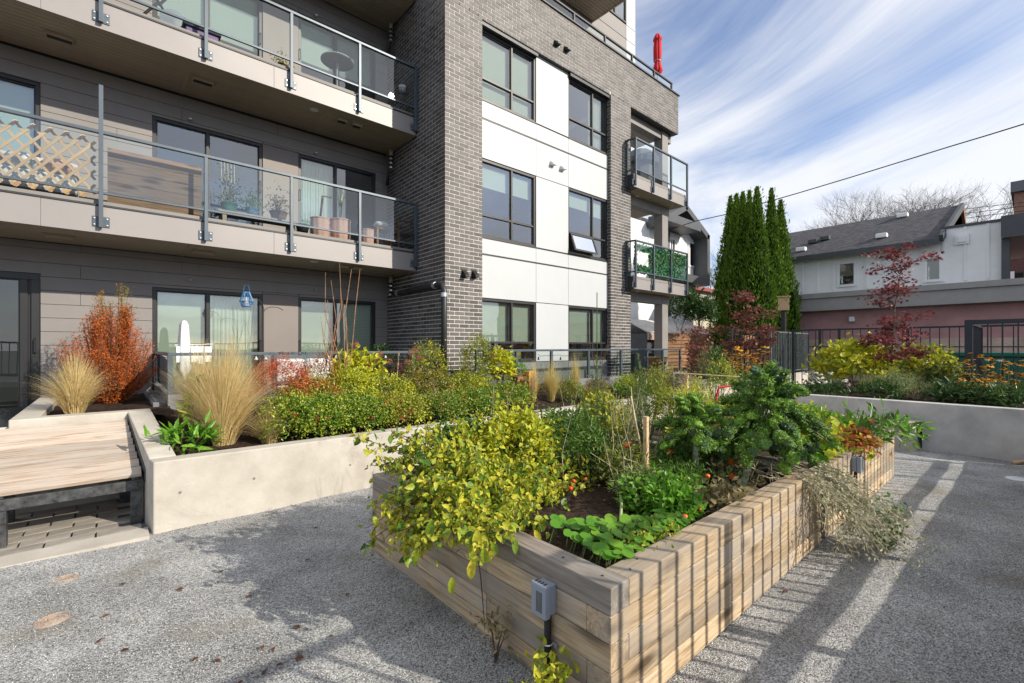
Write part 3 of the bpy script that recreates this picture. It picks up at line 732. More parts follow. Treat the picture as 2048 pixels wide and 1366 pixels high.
# ================================================================== PLANTER WALLS OF THE COURT
def hexa(m, b, t, mi=0):
    """b, t: four bottom and four top corners, counter-clockwise"""
    return m.add(list(b)+list(t), [(3,2,1,0),(4,5,6,7),(0,1,5,4),(1,2,6,5),(2,3,7,6),(3,0,4,7)], mi)
def stained_concrete():
    m, t, p, N, L = newmat('stained_concrete'); p.inputs['Roughness'].default_value = .85; p.inputs['Specular IOR Level'].default_value = .2
    tc = N('ShaderNodeTexCoord'); co = tc.outputs['Object']
    n = N('ShaderNodeTexNoise'); n.inputs['Scale'].default_value = 2.2; n.inputs['Detail'].default_value = 9; n.inputs['Roughness'].default_value = .66; L(co, n.inputs[0])
    r = N('ShaderNodeValToRGB'); r.color_ramp.elements[0].color = (.395, .365, .315, 1); r.color_ramp.elements[1].color = (.515, .485, .435, 1); r.color_ramp.elements[0].position = .3; r.color_ramp.elements[1].position = .62; L(n.outputs[0], r.inputs[0])
    # grey-brown water stains, a few isolated patches
    n2 = N('ShaderNodeTexNoise'); n2.inputs['Scale'].default_value = 1.15; n2.inputs['Detail'].default_value = 7; n2.inputs['Roughness'].default_value = .7; n2.inputs['Distortion'].default_value = .6; L(co, n2.inputs[0])
    q = N('ShaderNodeMapRange'); q.inputs[1].default_value = .53; q.inputs[2].default_value = .66; q.inputs[4].default_value = .8; L(n2.outputs[0], q.inputs[0])
    mm = N('ShaderNodeMix'); mm.data_type = 'RGBA'; mm.inputs[7].default_value = (.30, .265, .22, 1); L(q.outputs[0], mm.inputs[0]); L(r.outputs[0], mm.inputs[6])
    v = N('ShaderNodeTexVoronoi'); v.inputs['Scale'].default_value = 9; L(co, v.inputs[0])
    pr = N('ShaderNodeMapRange'); pr.inputs[1].default_value = .02; pr.inputs[2].default_value = .05; pr.inputs[3].default_value = .55; pr.inputs[4].default_value = 0; L(v.outputs['Distance'], pr.inputs[0])
    m2 = N('ShaderNodeMix'); m2.data_type = 'RGBA'; m2.inputs[7].default_value = (.2, .19, .17, 1); L(pr.outputs[0], m2.inputs[0]); L(mm.outputs[2], m2.inputs[6])
    L(m2.outputs[2], p.inputs['Base Color'])
    b = N('ShaderNodeBump'); b.inputs['Strength'].default_value = .3; b.inputs['Distance'].default_value = .006
    n3 = N('ShaderNodeTexNoise'); n3.inputs['Scale'].default_value = 45; n3.inputs['Detail'].default_value = 5; L(co, n3.inputs[0]); L(n3.outputs[0], b.inputs['Height']); L(b.outputs[0], p.inputs['Normal'])
    return m
M['conc_stain'] = stained_concrete()
CP = root('concrete_planter', 'long cream concrete planter wall stepping up beside the slatted lounge bench', 'planter', (.3, 5.4, 0))
m = MB(); hexa(m, [(.305, 5.365, -.05), (10.24, 5.36, -.05), (10.24, 5.56, -.05), (.285, 5.565, -.05)], [(.305, 5.365, .65), (10.24, 5.36, .65), (10.24, 5.56, .65), (.285, 5.565, .65)])
m.build('front_wall', M['conc_stain'], CP, bevel=.012)
m = MB(); hexa(m, [(.285, 5.567, -.05), (.4965, 5.567, -.05), (.37, 6.80, -.05), (.16, 6.80, -.05)], [(.285, 5.567, .655), (.4965, 5.567, .655), (.37, 6.80, .98), (.16, 6.80, .98)])
m.build('side_wall', M['conc_stain'], CP, bevel=.010)
MB().box(-.76, .37, 6.801, 7.00, -.05, .98).build('back_wall', M['conc_stain'], CP, bevel=.010)
MB().box(-.76, -.55, 7.001, 10.26, -.05, .98).build('arm_wall', M['conc_stain'], CP, bevel=.010)
for px_, py_ in ((508, 957), (700, 930), (360, 985), (860, 880), (1010, 858)):
    q_ = onY(px_, py_, 5.365); MB().lathe([(0, 0), (.010, 0), (.012, -.001), (.013, .001)], 12, (0, 0, 0)).build('tie_hole', M['conc_grey'], CP, loc=(q_.x, 5.3635, q_.z)).rotation_euler = (rad(90), 0, 0)
# soil surfaces
def mound(name, x0, x1, y0, y1, zf, mat, step=.12, amp=.018, mask=None):
    xs = np.arange(x0, x1+step*.99, step); ys = np.arange(y0, y1+step*.99, step)
    xs[-1] = x1; ys[-1] = y1
    vs = [(x, y, zf(x, y) + amp*(math.sin(x*9.1+y*3)*math.cos(y*7.7-x*2)+.6*math.sin(x*21)*math.sin(y*19)) + NR.uniform(-amp, amp)*.5) for y in ys for x in xs]
    nx = len(xs)
    fs = [(j*nx+i, j*nx+i+1, (j+1)*nx+i+1, (j+1)*nx+i) for j in range(len(ys)-1) for i in range(nx-1)]
    return MB().add(vs, fs).build(name, mat, kind='stuff', smooth=True)
mound('planting_soil', .40, 10.2, 5.56, 7.76, lambda x, y: .585+.26*max(0, (y-5.7)/2.0), M['soil'])
mound('planting_soil', -.56, .62, 7.0, 10.26, lambda x, y: .90, M['soil'])
# patio behind its curb
MB().box(.62, 5.03, 7.9, YW-.02, .55, .655).build('patio_floor', M['conc_grey'], kind='structure')
MB().box(5.98, 14.6, 6.95, 7.85, .50, .655).box(11.42, 15.5, 7.86, 12, .50, .655).build('terrace_floor', M['conc_grey'], kind='structure')
PC = root('patio_curb', 'grey concrete curb carrying the glass rail in front of the ground floor doors', 'curb', (.6, 7.8, 0))
MB().box(.60, 5.03, 7.78, 7.90, .3, 1.06).build('curb_block', M['conc_grey'], PC, bevel=.008)
MB().box(.60, .74, 7.901, YW-.03, .3, 1.06).build('curb_block', M['conc_grey'], PC, bevel=.008)
for k in range(4): MB().box(.45+k*.0, .599, 7.95+k*.56, 8.50+k*.56, .3, .95).build('curb_block', M['conc_grey'], PC, bevel=.008)
# glass guard on the curb
def glass_guard(label, x0, x1, y, zb, zt, posts, group, side=None):
    g = root('glass_guard_rail', label, 'railing', (x0, y, zb), group)
    m = MB().box(x0, x1, y-.03, y+.03, zt-.045, zt)
    if side: m.box(x0-.001, x0+.058, y+.031, side, zt-.045, zt)
    m.build('top_rail', M['rail'], g, bevel=.004)
    MB().box(x0+.03, x1, y-.012, y+.012, zb+.04, zb+.07).build('bottom_rail', M['rail'], g)
    xs = [x0+.03]+posts+[x1-.03]
    for i, x in enumerate(xs):
        MB().box(x-.03, x+.03, y-.025, y+.025, zb, zt-.0455).build('post', M['rail'], g, bevel=.003)
    for a, b in zip(xs, xs[1:]): MB().add([(a+.035, y, zb+.075), (b-.035, y, zb+.075), (b-.035, y, zt-.05), (a+.035, y, zt-.05)], [(0,1,2,3)]).build('glass_panel', M['rail_glass'], g)
    if side:
        MB().box(x0+.01, x0+.05, side-.08, side-.04, zb, zt-.0455).build('post', M['rail'], g)
        MB().box(x0+.026, x0+.034, y+.05, side-.1, zb+.05, zt-.05).build('glass_panel', M['rail_glass'], g)
    return g
glass_guard('glass guard rail on the curb before the sliding patio doors', .60, 4.94, 7.84, 1.061, 1.635, [1.95, 3.3, 4.35], 'glass guard rails of the patios', side=YW-.05)
glass_guard('glass guard rail running past the white front windows to the corner column', 5.25, 12.9, 7.05, .66, 1.66, [6.3, 7.33, 8.6, 9.9, 11.1, 11.9], 'glass guard rails of the patios')
# right-hand planter wall
RW = root('court_end_wall', 'bluish grey concrete planter wall closing the end of the gravel court', 'wall', (10.35, 2, 0))
MB().box(10.25, 10.45, -.34, 3.9, -.05, .78).build('wall_run', M['conc_top'], RW, bevel=.012)
MB().box(10.46, 13.2, 3.7, 3.9, -.05, .78).build('wall_return', M['conc_top'], RW, bevel=.012)
mound('planting_soil', 10.44, 16.5, -.6, 3.72, lambda x, y: .70+.01*x*0, M['soil'], step=.2)
mound('planting_soil', 8.0, 12.6, 5.55, 7.0, lambda x, y: .66, M['soil'], step=.2)
WL = root('path_side_wall', 'pale concrete upstand under the open black gate', 'wall', (15, 5.6, 0))
MB().box(10.30, 21.0, 5.57, 5.78, -.05, .78).build('wall_run', M['conc'], WL, bevel=.01)
MB().box(10.26, 21, 3.91, 5.56, -.04, .30).build('path', M['conc_top'], kind='structure')
# bench against that wall
def bench_seat():
    b = root('wall_bench', 'timber slatted bench seat fixed along the grey end wall', 'bench', (10.0, 2.2, 0))
    MB().box(9.86, 10.249, 1.30, 3.85, -.02, .40).build('plinth', M['conc'], b, bevel=.008)
    for i in range(4):
        y = 0
        MB().box(-1.3, 1.3, -.046, .046, 0, .035).build('slat', M['deck'], b, loc=(9.83+i*.105, 2.57, .445), rz=rad(90), bevel=.003)
    MB().box(9.79, 10.245, 1.28, 1.33, .405, .443).box(9.79, 9.83, 1.331, 3.85, .405, .443).build('frame', M['black_steel'], b)
    MB().add([(9.90,1.27,.40),(10.24,1.27,.40),(10.24,1.27,.02),(10.16,1.27,.02),(10.05,1.27,.25),(9.90,1.275,.30)], [(0,1,2,3,4,5),(5,4,3,2,1,0)]).build('end_plate', M['black'], b)
    return b
bench_seat()

# ------------------------------------------------------------------ lounge bench
LB = root('lounge_bench', 'wide weathered slatted lounge bench sloping up to the concrete planter', 'bench', (-.6, 6.2, 0))
sl = math.atan2(.42, 1.02); nsl = 8; Ls = math.hypot(.42, 1.02)
s0 = None
for i in range(nsl):
    t_ = (i+.5)/nsl; y = 5.76+1.02*t_; z = .465+.42*t_; xe = .245-.095*t_
    w2 = Ls/nsl/2-.005
    o = MB().box(-2.6, 0, -w2, w2, -.018, .018).build('slat', M['deck'], LB, loc=(xe, y, z), bevel=.003)
    o.rotation_euler = (sl, 0, 0)
cs, sn = math.cos(sl), math.sin(sl)
m = MB(); m.box(-2.4, .25, 5.745, 5.80, .33, .425)
for x in (.22, -.70): m.bar((x, 5.77, .40), (x-.02*(x > 0), 6.76, .81), .05, .08)
m.build('frame', M['black_steel'], LB, bevel=.003)
for x, y, h in ((.20, 5.80, .328), (-.70, 5.80, .328), (-.74, 6.6, .70), (.13, 6.6, .70)):
    MB().box(x-.045, x+.045, y-.045, y+.045, .0, h).build('leg', M['black_steel'], LB, bevel=.003)
m = MB(); hexa(m, [(.262, 5.72, .40), (.272, 5.72, .40), (.166, 6.79, .83), (.156, 6.79, .83)], [(.262, 5.72, .53), (.272, 5.72, .53), (.166, 6.79, .95), (.156, 6.79, .95)])
m.build('side_plate', M['black_steel'], LB)

# ------------------------------------------------------------------ timber planters
BH = .128
def timber_box(label, x0, x1, y0, y1, seed, joints_x, joints_y, group='timber planter boxes on the gravel'):
    rr = random.Random(seed); T = root('timber_planter', label, 'planter box', (x0, y0, 0), group); W_ = .14
    def tim(a, b, along, other, z, mat):
        L_ = (b-a)/2
        g = .0015; yy = W_/2
        mb = MB().box(-L_+.001, L_-.001, -yy, yy, -BH/2+g, BH/2-g)
        off = rr.uniform(-.002, .002)
        loc = ((a+b)/2, other+off, z) if along == 'x' else (other+off, (a+b)/2, z)
        mb.build('timber', mat, T, loc=loc, rz=(0 if along == 'x' else rad(90)), bevel=.005)
    for k in range(5):
        z = BH*(k+.5); top = (k == 4)
        xin = (k % 2 == 0)          # this course: Y timbers run through to the corner
        mx_ = 'timber'; my = 'timber_dark' if top else 'timber'
        for yo in (y0+W_/2, y1-W_/2):
            a, b = (x0+W_, x1-W_) if xin else (x0, x1)
            cuts = [c for c in joints_x if (k+int(c*10)) % 3 == 0] if not top else joints_x[:1]
            e = [a]+sorted(cuts)+[b]
            for p, q in zip(e, e[1:]): tim(p, q, 'x', yo, z, M[mx_])
        for xo in (x0+W_/2, x1-W_/2):
            a, b = (y0, y1) if xin else (y0+W_, y1-W_)
            cuts = [c for c in joints_y if (k+int(c*10)) % 2 == 0] if not top else []
            e = [a]+sorted(cuts)+[b]
            for p, q in zip(e, e[1:]): tim(p, q, 'y', xo, z, M[my])
    m = MB().box(x0+W_, x1-W_, y0+W_, y0+W_+.006, .05, .585).box(x0+W_, x1-W_, y1-W_-.006, y1-W_, .05, .585).box(x0+W_, x0+W_+.006, y0+W_+.007, y1-W_-.007, .05, .585).box(x1-W_-.006, x1-W_, y0+W_+.007, y1-W_-.007, .05, .585)
    m.build('liner', M['black'], T)
    # screw heads sunk in the top course
    for x, y in ((x0+.07, y0+.10), (x0+.07, y0+.35), (x0+.22, y0+.05), (x0+.34, y0+.09), (x0+.07, y1-.1), (x0+.07, y0+1.2)):
        MB().lathe([(0, 0), (.003, 0), (.005, .0012), (.006, .0014), (.006, 0)], 10, (x, y, 5*BH+.0008)).build('screw_head', M['dark_metal'], T)
    return T
TA = timber_box('nearest raised timber planter box with a grey outlet box and yellowing plants', 1.68, 4.70, 1.25, 3.72, 3, [3.05, 3.9], [2.15, 2.95])
TB = timber_box('farther raised timber planter box with lettuce and long green leaves', 4.84, 7.86, 1.25, 3.72, 8, [6.2, 7.0], [2.4])
MB().box(-.62, .62, -.07, .07, -.064, .064).build('inner_timber', M['timber_dark'], TA, loc=(3.93, 2.62, .576), bevel=.005)
mound('planter_soil', 1.82, 4.56, 1.39, 3.58, lambda x, y: .535, M['soil'], step=.06, amp=.012)
mound('planter_soil', 4.98, 7.72, 1.39, 3.58, lambda x, y: .535, M['soil_dry'], step=.08, amp=.012)

# ------------------------------------------------------------------ fences
def picket_fence(label, pts, z0, z1, posts, gap, group=None, both=.035, mat='fence', pw=.022, post=.055, railh=.05, botgap=.09, name='picket_fence', gate=False):
    """pts: two plan points; posts: distances along the run"""
    a = Vector((*pts[0], 0)); b = Vector((*pts[1], 0)); d = (b-a); L_ = d.length; d.normalize()
    f = root(name, label, 'gate' if gate else 'fence', (a.x, a.y, z0), group)
    m = MB(); m.bar(a+Vector((0,0,z1-railh/2)), b+Vector((0,0,z1-railh/2)), .05, railh); m.build('top_rail', M[mat], f)
    MB().bar(a+Vector((0,0,z0+botgap)), b+Vector((0,0,z0+botgap)), .035, both).build('bottom_rail', M[mat], f)
    for q in posts:
        c = a+d*q; MB().bar(c+Vector((0,0,z0)), c+Vector((0,0,z1+.004)), post, post, up=d).build('post', M[mat], f)
    n = int(L_/gap); pk = None
    zz0, zz1 = z0+botgap+.018, z1-railh+.002
    for i in range(n+1):
        q = i*gap+gap*.5
        if q > L_ or any(abs(q-p) < post*.7 for p in posts): continue
        c = a+d*q
        if pk is None: pk = MB().bar((0,0,zz0), (0,0,zz1), pw, pw, up=d).build('picket', M[mat], f, loc=(c.x, c.y, 0))
        else: link_copy(pk, (c.x, c.y, 0), f)
    return f
# the fence the sun shines through, on its low wall behind the viewer
MB().box(-5, 10.24, -.56, -.36, -.05, .612).build('boundary_wall', M['conc'], kind='structure')
picket_fence('black picket fence whose shadow stripes the timber planters', ((-4.9, -.46), (10.2, -.46)), .614, 1.87, [.1, 1.8, 3.5, 5.2, 6.9, 8.6, 10.3, 12.0, 13.7, 15.0], .165, group='black picket fences', botgap=.19, both=.085)
picket_fence('black picket fence standing before the dusky pink wall', ((17.5, 5.5), (17.5, -4.5)), .35, 2.29, [.03, .82, 1.35, 3.02, 4.5, 6.2, 8], .2, group='black picket fences', post=.075)
picket_fence('black picket guard with a thick corner post among the yellow flowers', ((13.5, .98), (13.5, -4.2)), .78, 2.27, [.04, 1.9, 3.6], .21, group='black picket fences', post=.12, railh=.09, pw=.022)
picket_fence('short black picket return behind the thick corner post', ((13.6, .98), (17.4, .98)), .78, 2.27, [.3, 3.7], .21, group='black picket fences', post=.08, railh=.07)
picket_fence('open grey framed picket gate at the head of the path', ((15.9, 5.62), (19.6, 5.62)), .80, 2.22, [.03, 2.0, 3.67], .15, mat='fence_grey', name='picket_gate', gate=True, post=.06, railh=.05, pw=.02)
picket_fence('black picket panel hinged beside the wooden slat fence', ((13.0, 5.62), (15.75, 5.62)), .80, 2.22, [.03, 2.35, 2.7], .2, group='black picket fences', post=.09)

# ================================================================== NEIGHBOURING BUILDINGS
M['pink'] = surf('dusky_pink_render', (.46, .255, .25), .85, .1, 1.5, .2, 40)
M['tan'] = surf('tan_block', (.55, .42, .34), .9, .15, 2, .3, 30)
M['band'] = surf('grey_lap_siding', (.34, .325, .315), .7, .06, 2, .1, 30)
M['white_board'] = surf('white_board', (.86, .87, .88), .6, .03, 1.5, .03, 30)
M['slate'] = surf('dark_slate_paint', (.065, .072, .082), .5, .12, 2, .05, 30)
M['slate_lap'] = surf('blue_grey_lap', (.12, .135, .155), .6, .1, 2, .05, 30)
def shingle_mat():
    m, t, p, N, L = newmat('roof_shingle'); p.inputs['Roughness'].default_value = .9
    tc = N('ShaderNodeTexCoord'); mp = N('ShaderNodeMapping'); mp.inputs['Scale'].default_value = (1, 1, 1); mp.inputs['Rotation'].default_value = (0, 0, 0); L(tc.outputs['Object'], mp.inputs[0])
    b = N('ShaderNodeTexBrick'); b.inputs['Scale'].default_value = 3.2; b.inputs[1].default_value = (.035, .036, .045, 1); b.inputs[2].default_value = (.085, .082, .092, 1); b.inputs[3].default_value = (.03, .03, .034, 1); b.inputs['Mortar Size'].default_value = .01
    sx = N('ShaderNodeSeparateXYZ'); L(mp.outputs[0], sx.inputs[0]); cx = N('ShaderNodeCombineXYZ'); L(sx.outputs[1], cx.inputs[0]); L(sx.outputs[0], cx.inputs[1]); L(cx.outputs[0], b.inputs[0])
    n = N('ShaderNodeTexNoise'); n.inputs['Scale'].default_value = 22; L(tc.outputs['Object'], n.inputs[0])
    mr = N('ShaderNodeMapRange'); mr.inputs[3].default_value = .6; mr.inputs[4].default_value = 1.5; L(n.outputs[0], mr.inputs[0])
    mm = N('ShaderNodeMix'); mm.data_type = 'RGBA'; mm.blend_type = 'MULTIPLY'; mm.inputs[0].default_value = 1; L(b.outputs[0], mm.inputs[6]); L(mr.outputs[0], mm.inputs[7]); L(mm.outputs[2], p.inputs['Base Color'])
    return m
M['shingle'] = shingle_mat()
PH = root('lane_house', 'white board house with dark shingle roof over a dusky pink lower storey', 'house', (25, 5, 0))
yl = onX(1490, 600, 25).y; yr = -14.0
MB().box(25.0, 31, yr, yl, -.05, 3.36).build('lower_wall', M['pink'], PH)
MB().box(24.93, 24.999, yr, yl, -.05, 2.05).build('block_base', M['tan'], PH)
for zz in (1.0, 1.35, 1.7): MB().box(24.915, 24.929, yr, yl, zz, zz+.03).build('base_joint', M['dark_metal'], PH)
MB().box(24.55, 25.2, yr, yl+.1, 3.36, 3.93).build('fascia_band', M['band'], PH, bevel=.01)
MB().box(24.48, 25.2, yr, yl+.15, 3.935, 4.17).build('fascia_cap', M['band'], PH, bevel=.01)
ye = onX(1882, 480, 25.1).y; yw2 = onX(2003, 480, 25.1).y
WIN = []
def hw(px0, px1, py0, py1):
    a = onX(px0, py1, 25.1); b = onX(px1, py0, 25.1); return (b.y, a.y, a.z, b.z)
WIN = [hw(1680, 1708, 526, 570), hw(1855, 1879, 516, 560)]
m = MB()
for a, b, c, d in cells(yw2, yl-.3, 4.17, 6.0, WIN): m.box(25.1, 25.3, a, b, c, d)
m.box(25.1, 25.3, yw2, ye, 6.001, 6.40); m.box(25.3, 31, yw2+.01, yw2+.2, 4.17, 6.40)
m.build('upper_wall', M['white_board'], PH)
y = yw2+.35
while y < yl-.4:
    if not any(a-.1 < y < b+.1 for a, b, c, d in WIN):
        MB().box(25.065, 25.099, y-.04, y+.04, 4.30, 5.97 if y > ye else 6.39).build('batten', M['white_board'], PH)
    y += .62
for a, b, c, d in WIN:
    fr = MB()
    fr.box(25.04, 25.12, a-.1, a, c-.1, d+.1).box(25.04, 25.12, b, b+.1, c-.1, d+.1).box(25.04, 25.12, a, b, d, d+.1).box(25.02, 25.12, a, b, c-.1, c)
    fo = fr.build('window', M['white_board'], PH); MB().box(25.10, 25.11, a, b, c, d).build('pane', M['glass_dark'], fo); MB().box(25.6, 25.62, a, b, c, d).build('room_back', M['interior_dark'], fo)
# roof
zr_ = 7.92; xr_ = 28.5
rf = MB(); yg = onX(1921, 416, xr_).y
rf.add([(24.62, ye, 5.86), (24.62, yl+.2, 5.86), (xr_, yl+.2, zr_), (xr_, yg, zr_), (24.62, ye, 5.98), (24.62, yl+.2, 5.98), (xr_, yl+.2, zr_+.12), (xr_, yg, zr_+.12)],
       [(0,1,2,3),(7,6,5,4),(0,4,5,1),(1,5,6,2),(2,6,7,3),(3,7,4,0)])
rf.add([(32.4, yg, 5.9), (32.4, yl+.2, 5.9), (xr_, yl+.2, zr_), (xr_, yg, zr_)], [(0,1,2,3)])
ro = rf.build('roof', M['shingle'], PH)
MB().box(24.56, 24.619, ye, yl+.2, 5.76, 5.99).build('gutter', M['slate'], ro)
MB().bar((24.6, ye-.06, 5.98), (xr_, yg-.06, zr_+.05), .12, .28).build('barge_board', M['slate'], ro)
MB().bar((xr_, yg-.05, zr_+.05), (31.5, yg-.05, 6.2), .1, .28).build('barge_board', M['cedar'], ro)
MB().add([(25.4, yg+.02, 6.0), (31.6, yg+.02, 6.0), (xr_, yg+.02, zr_-.05)], [(0,1,2),(2,1,0)]).build('gable_wall', M['white_board'], PH)
for px_, py_, xx in ((1763, 472, 25.6), (1602, 497, 25.3), (1650, 474, 26.4), (1805, 436, 28.0), (1626, 480, 26.2)):
    p = onX(px_, py_, xx); zz = 5.98+(xx-24.62)*(zr_-5.86)/(xr_-24.62)
    MB().box(xx-.12, xx+.2, p.y-.2, p.y+.2, zz, zz+.20).build('roof_vent', M['slate'] if px_ in (1650, 1626) else M['white_board'], ro, bevel=.03)
MB().box(25.06, 31, yw2, ye+.02, 6.401, 6.50).build('parapet_cap', M['slate'], PH)
MB().box(24.6, 31, yr, yw2-.001, 5.75, 6.50).build('canopy', M['slate'], PH)
MB().box(24.62, 31, yr, yw2-.01, 5.72, 5.749).build('canopy_soffit', M['column'], PH)
MB().box(24.9, 25.3, yw2-.22, yw2-.001, 4.17, 5.72).build('canopy_post', M['slate'], PH)
pv_ = onX(1924, 478, 25.06)
MB().box(25.02, 25.062, pv_.y-.2, pv_.y+.2, pv_.z-.2, pv_.z+.2).box(24.98, 25.02, pv_.y-.12, pv_.y+.12, pv_.z-.12, pv_.z+.12).build('wall_vent', M['white_board'], PH)
pl_ = onX(1705, 638, 24.99); MB().box(24.8, 24.9995, pl_.y-.1, pl_.y+.1, pl_.z-.12, pl_.z+.1).build('wall_lamp', M['white_plastic'], PH, bevel=.02)

# gabled house beyond the balconies
GH = root('gabled_house', 'white and slate gabled house seen past the corner balconies', 'house', (24, 14, 0))
YH = 13.1
def gp_(px, py, Y=YH): v = onY(px, py, Y); return (v.x, v.z)
xr0, zr0 = gp_(1420, 471); xp, zp = gp_(1374, 408); xl = xp-(xr0-xp); zl = zr0; xb, zb0 = gp_(1420, 557)
def fin(a, b, th=.32):
    """sloping or upright band of the projecting dark surround"""
    ax, az = a; bx, bz = b; dx_, dz_ = bx-ax, bz-az; L_ = math.hypot(dx_, dz_); nx_, nz_ = -dz_/L_*th, dx_/L_*th
    m = MB(); q = [(ax, az), (bx, bz), (bx-nx_, bz-nz_), (ax-nx_, az-nz_)]
    m.add([(x, YH, z) for x, z in q]+[(x, YH+1.0, z) for x, z in q], [(0,1,2,3),(7,6,5,4),(0,4,5,1),(1,5,6,2),(2,6,7,3),(3,7,4,0)])
    return m
fin((xl, zl), (xp, zp)).build('roof_surround', M['slate'], GH); fin((xp, zp), (xr0, zr0)).build('roof_surround', M['slate'], GH)
fin((xr0, zr0), (xb, zb0)).build('side_surround', M['slate'], GH)
MB().box(xl+.3, xb, YH, YH+1.0, zb0-.45, zb0).build('floor_surround', M['slate'], GH)
WH = []
def hwy(p): a = onY(p[0], p[3], YH+.9); b = onY(p[1], p[2], YH+.9); return (a.x, b.x, a.z, b.z)
WH = [hwy((1377, 1398, 492, 530)), hwy((1372, 1388, 577, 611)), hwy((1340, 1348, 481, 500))]
m = MB()
for a, b, c, d in cells(xl-2, xr0-.3, -.1, zr0+.0, WH): m.box(a, b, YH+.9, YH+1.1, c, d)
m.add([(xl, YH+.9, zr0), (xr0-.2, YH+.9, zr0), (xp, YH+.9, zp-.3)], [(0,1,2)])
m.build('front_wall', M['white_board'], GH)
for i in range(14):
    x = xl+.3+i*.45
    if x < xr0-.35: MB().box(x-.03, x+.03, YH+.87, YH+.899, zb0+.0, zr0+(.0 if abs(x-xp) > 1.6 else .9)).build('batten', M['white_board'], GH)
for a, b, c, d in WH:
    fr = MB().box(a-.1, a, YH+.84, YH+.95, c-.1, d+.1).box(b, b+.1, YH+.84, YH+.95, c-.1, d+.1).box(a, b, YH+.84, YH+.95, d, d+.1).box(a, b, YH+.84, YH+.95, c-.1, c).box((a+b)/2-.03, (a+b)/2+.03, YH+.86, YH+.95, c, d)
    fo = fr.build('window', M['white_board'], GH); MB().box(a, b, YH+.93, YH+.94, c, d).build('pane', M['glass_dark'], fo); MB().box(a, b, YH+1.5, YH+1.52, c, d).build('room_back', M['interior_dark'], fo)
x0_, z0_ = gp_(1392, 462); x1_, z1_ = gp_(1338, 440)
MB().box(x1_-.6, x0_, YH-.3, YH+.9, z0_-.1, z0_+.35).build('entry_canopy', M['slate'], GH, bevel=.01)
xs0, _ = gp_(1338, 460); xs1, _ = gp_(1366, 460)
for i in range(14):
    zz = zb0+.02+i*.2
    if zz < z0_-.3: MB().box(xs0, xs1, YH+.80, YH+.86, zz, zz+.185).build('lap_board', M['slate_lap'], GH)
# lower white wing with its shallow eave
a0 = onY(1262, 460, 15.5); a1 = onY(1322, 461, 15.5)
MB().box(a0.x-3, a1.x+.2, 15.5, 18, -.1, a1.z).build('wing_wall', M['white_board'], GH)
for i in range(9): MB().box(a0.x+i*.5, a0.x+i*.5+.06, 15.46, 15.499, 0, a1.z-.02).build('batten', M['white_board'], GH)
MB().add([(a0.x-3, 15.1, a1.z), (a1.x+.4, 15.1, a1.z), (a1.x+.4, 18, a1.z+1.5), (a0.x-3, 18, a1.z+1.5), (a0.x-3, 15.1, a1.z+.22), (a1.x+.4, 15.1, a1.z+.22), (a1.x+.4, 18, a1.z+1.72), (a0.x-3, 18, a1.z+1.72)],
         [(0,3,2,1),(4,5,6,7),(0,1,5,4),(1,2,6,5),(2,3,7,6),(3,0,4,7)]).build('wing_roof', M['shingle'], GH)
pq = onY(1291, 461, 15.4); MB().tube([(pq.x, 15.4, pq.z), (pq.x, 15.4, .2)], .06, 8).build('downpipe', M['slate'], GH)
pq = onY(1412, 560, YH+.5); MB().tube([(pq.x, YH+.6, zb0-.45), (pq.x-.3, YH+.8, zb0-.8), (pq.x-.3, YH+.8, 0)], .06, 8).build('downpipe', M['slate'], GH)

# low shed roof, slat fence, small cream house, brick block, carport
SR = root('garden_shed', 'low shed with a pale grey sheet roof behind the maples', 'shed', (17, 12, 0))
a = onY(1297, 664, 11.6); b = onY(1452, 664, 11.6); zt_ = onY(1350, 643, 13.6).z
MB().add([(a.x, 11.6, a.z), (b.x, 11.6, a.z), (b.x-.4, 13.8, zt_), (a.x+1.2, 13.8, zt_), (a.x, 11.6, a.z-.05), (b.x, 11.6, a.z-.05), (b.x-.4, 13.8, zt_-.05), (a.x+1.2, 13.8, zt_-.05)], [(0,1,2,3),(7,6,5,4),(0,4,5,1),(1,5,6,2),(2,6,7,3),(3,7,4,0)]).build('roof', M['conc_top'], SR)
MB().box(a.x, b.x, 11.58, 11.66, a.z-.35, a.z-.051).build('roof_fascia', M['tan'], SR)
MB().box(a.x+.2, b.x-.2, 11.8, 13.6, -.1, a.z-.06).build('wall', M['slate'], SR)
SF = root('slat_fence', 'brown horizontal slat fence behind the black gate', 'fence', (17, 10.2, 0))
a = onY(1335, 700, 10.3); b = onY(1560, 700, 10.3)
for i in range(13):
    zz = .35+i*.155
    for x0_ in np.arange(a.x, b.x-.5, 2.4):
        MB().box(-1.19, 1.19, -.012, .012, -.066, .066).build('slat', M['cedar'], SF, loc=(x0_+1.2, 10.3, zz))
for x0_ in np.arange(a.x, b.x+.1, 2.4): MB().box(-.05, .05, -.05, .05, 0, 2.35).build('post', M['cedar'], SF, loc=(x0_, 10.37, .1))
SF2 = root('slat_fence', 'tan board fence along the foot of the dusky pink building', 'fence', (21, 6, 0))
for i in range(9): MB().box(-1.6, 1.6, -.012, .012, -.09, .09).build('slat', M['cedar'], SF2, loc=(21.0, 7.9, .5+i*.2))
HC = root('cream_cottage', 'small cream lap sided cottage with a red metal roof edge', 'house', (32, 17, 0))
a = onY(1385, 600, 17.5); b = onY(1430, 590, 17.5)
MB().box(a.x-4, b.x, 17.5, 22, -.1, b.z+.1).build('wall', surf('cream_lap', (.50, .46, .34), .7, .05, 2), HC)
for i in range(10): MB().box(a.x-4, b.x+.01, 17.47, 17.499, b.z-.2-i*.22, b.z-.19-i*.22).build('lap_shadow_line', M['band'], HC)
MB().box(a.x-4.3, b.x+.4, 17.1, 22, b.z+.1, b.z+.35).build('roof', surf('red_roof', (.30, .07, .06), .5, .1, 2), HC)
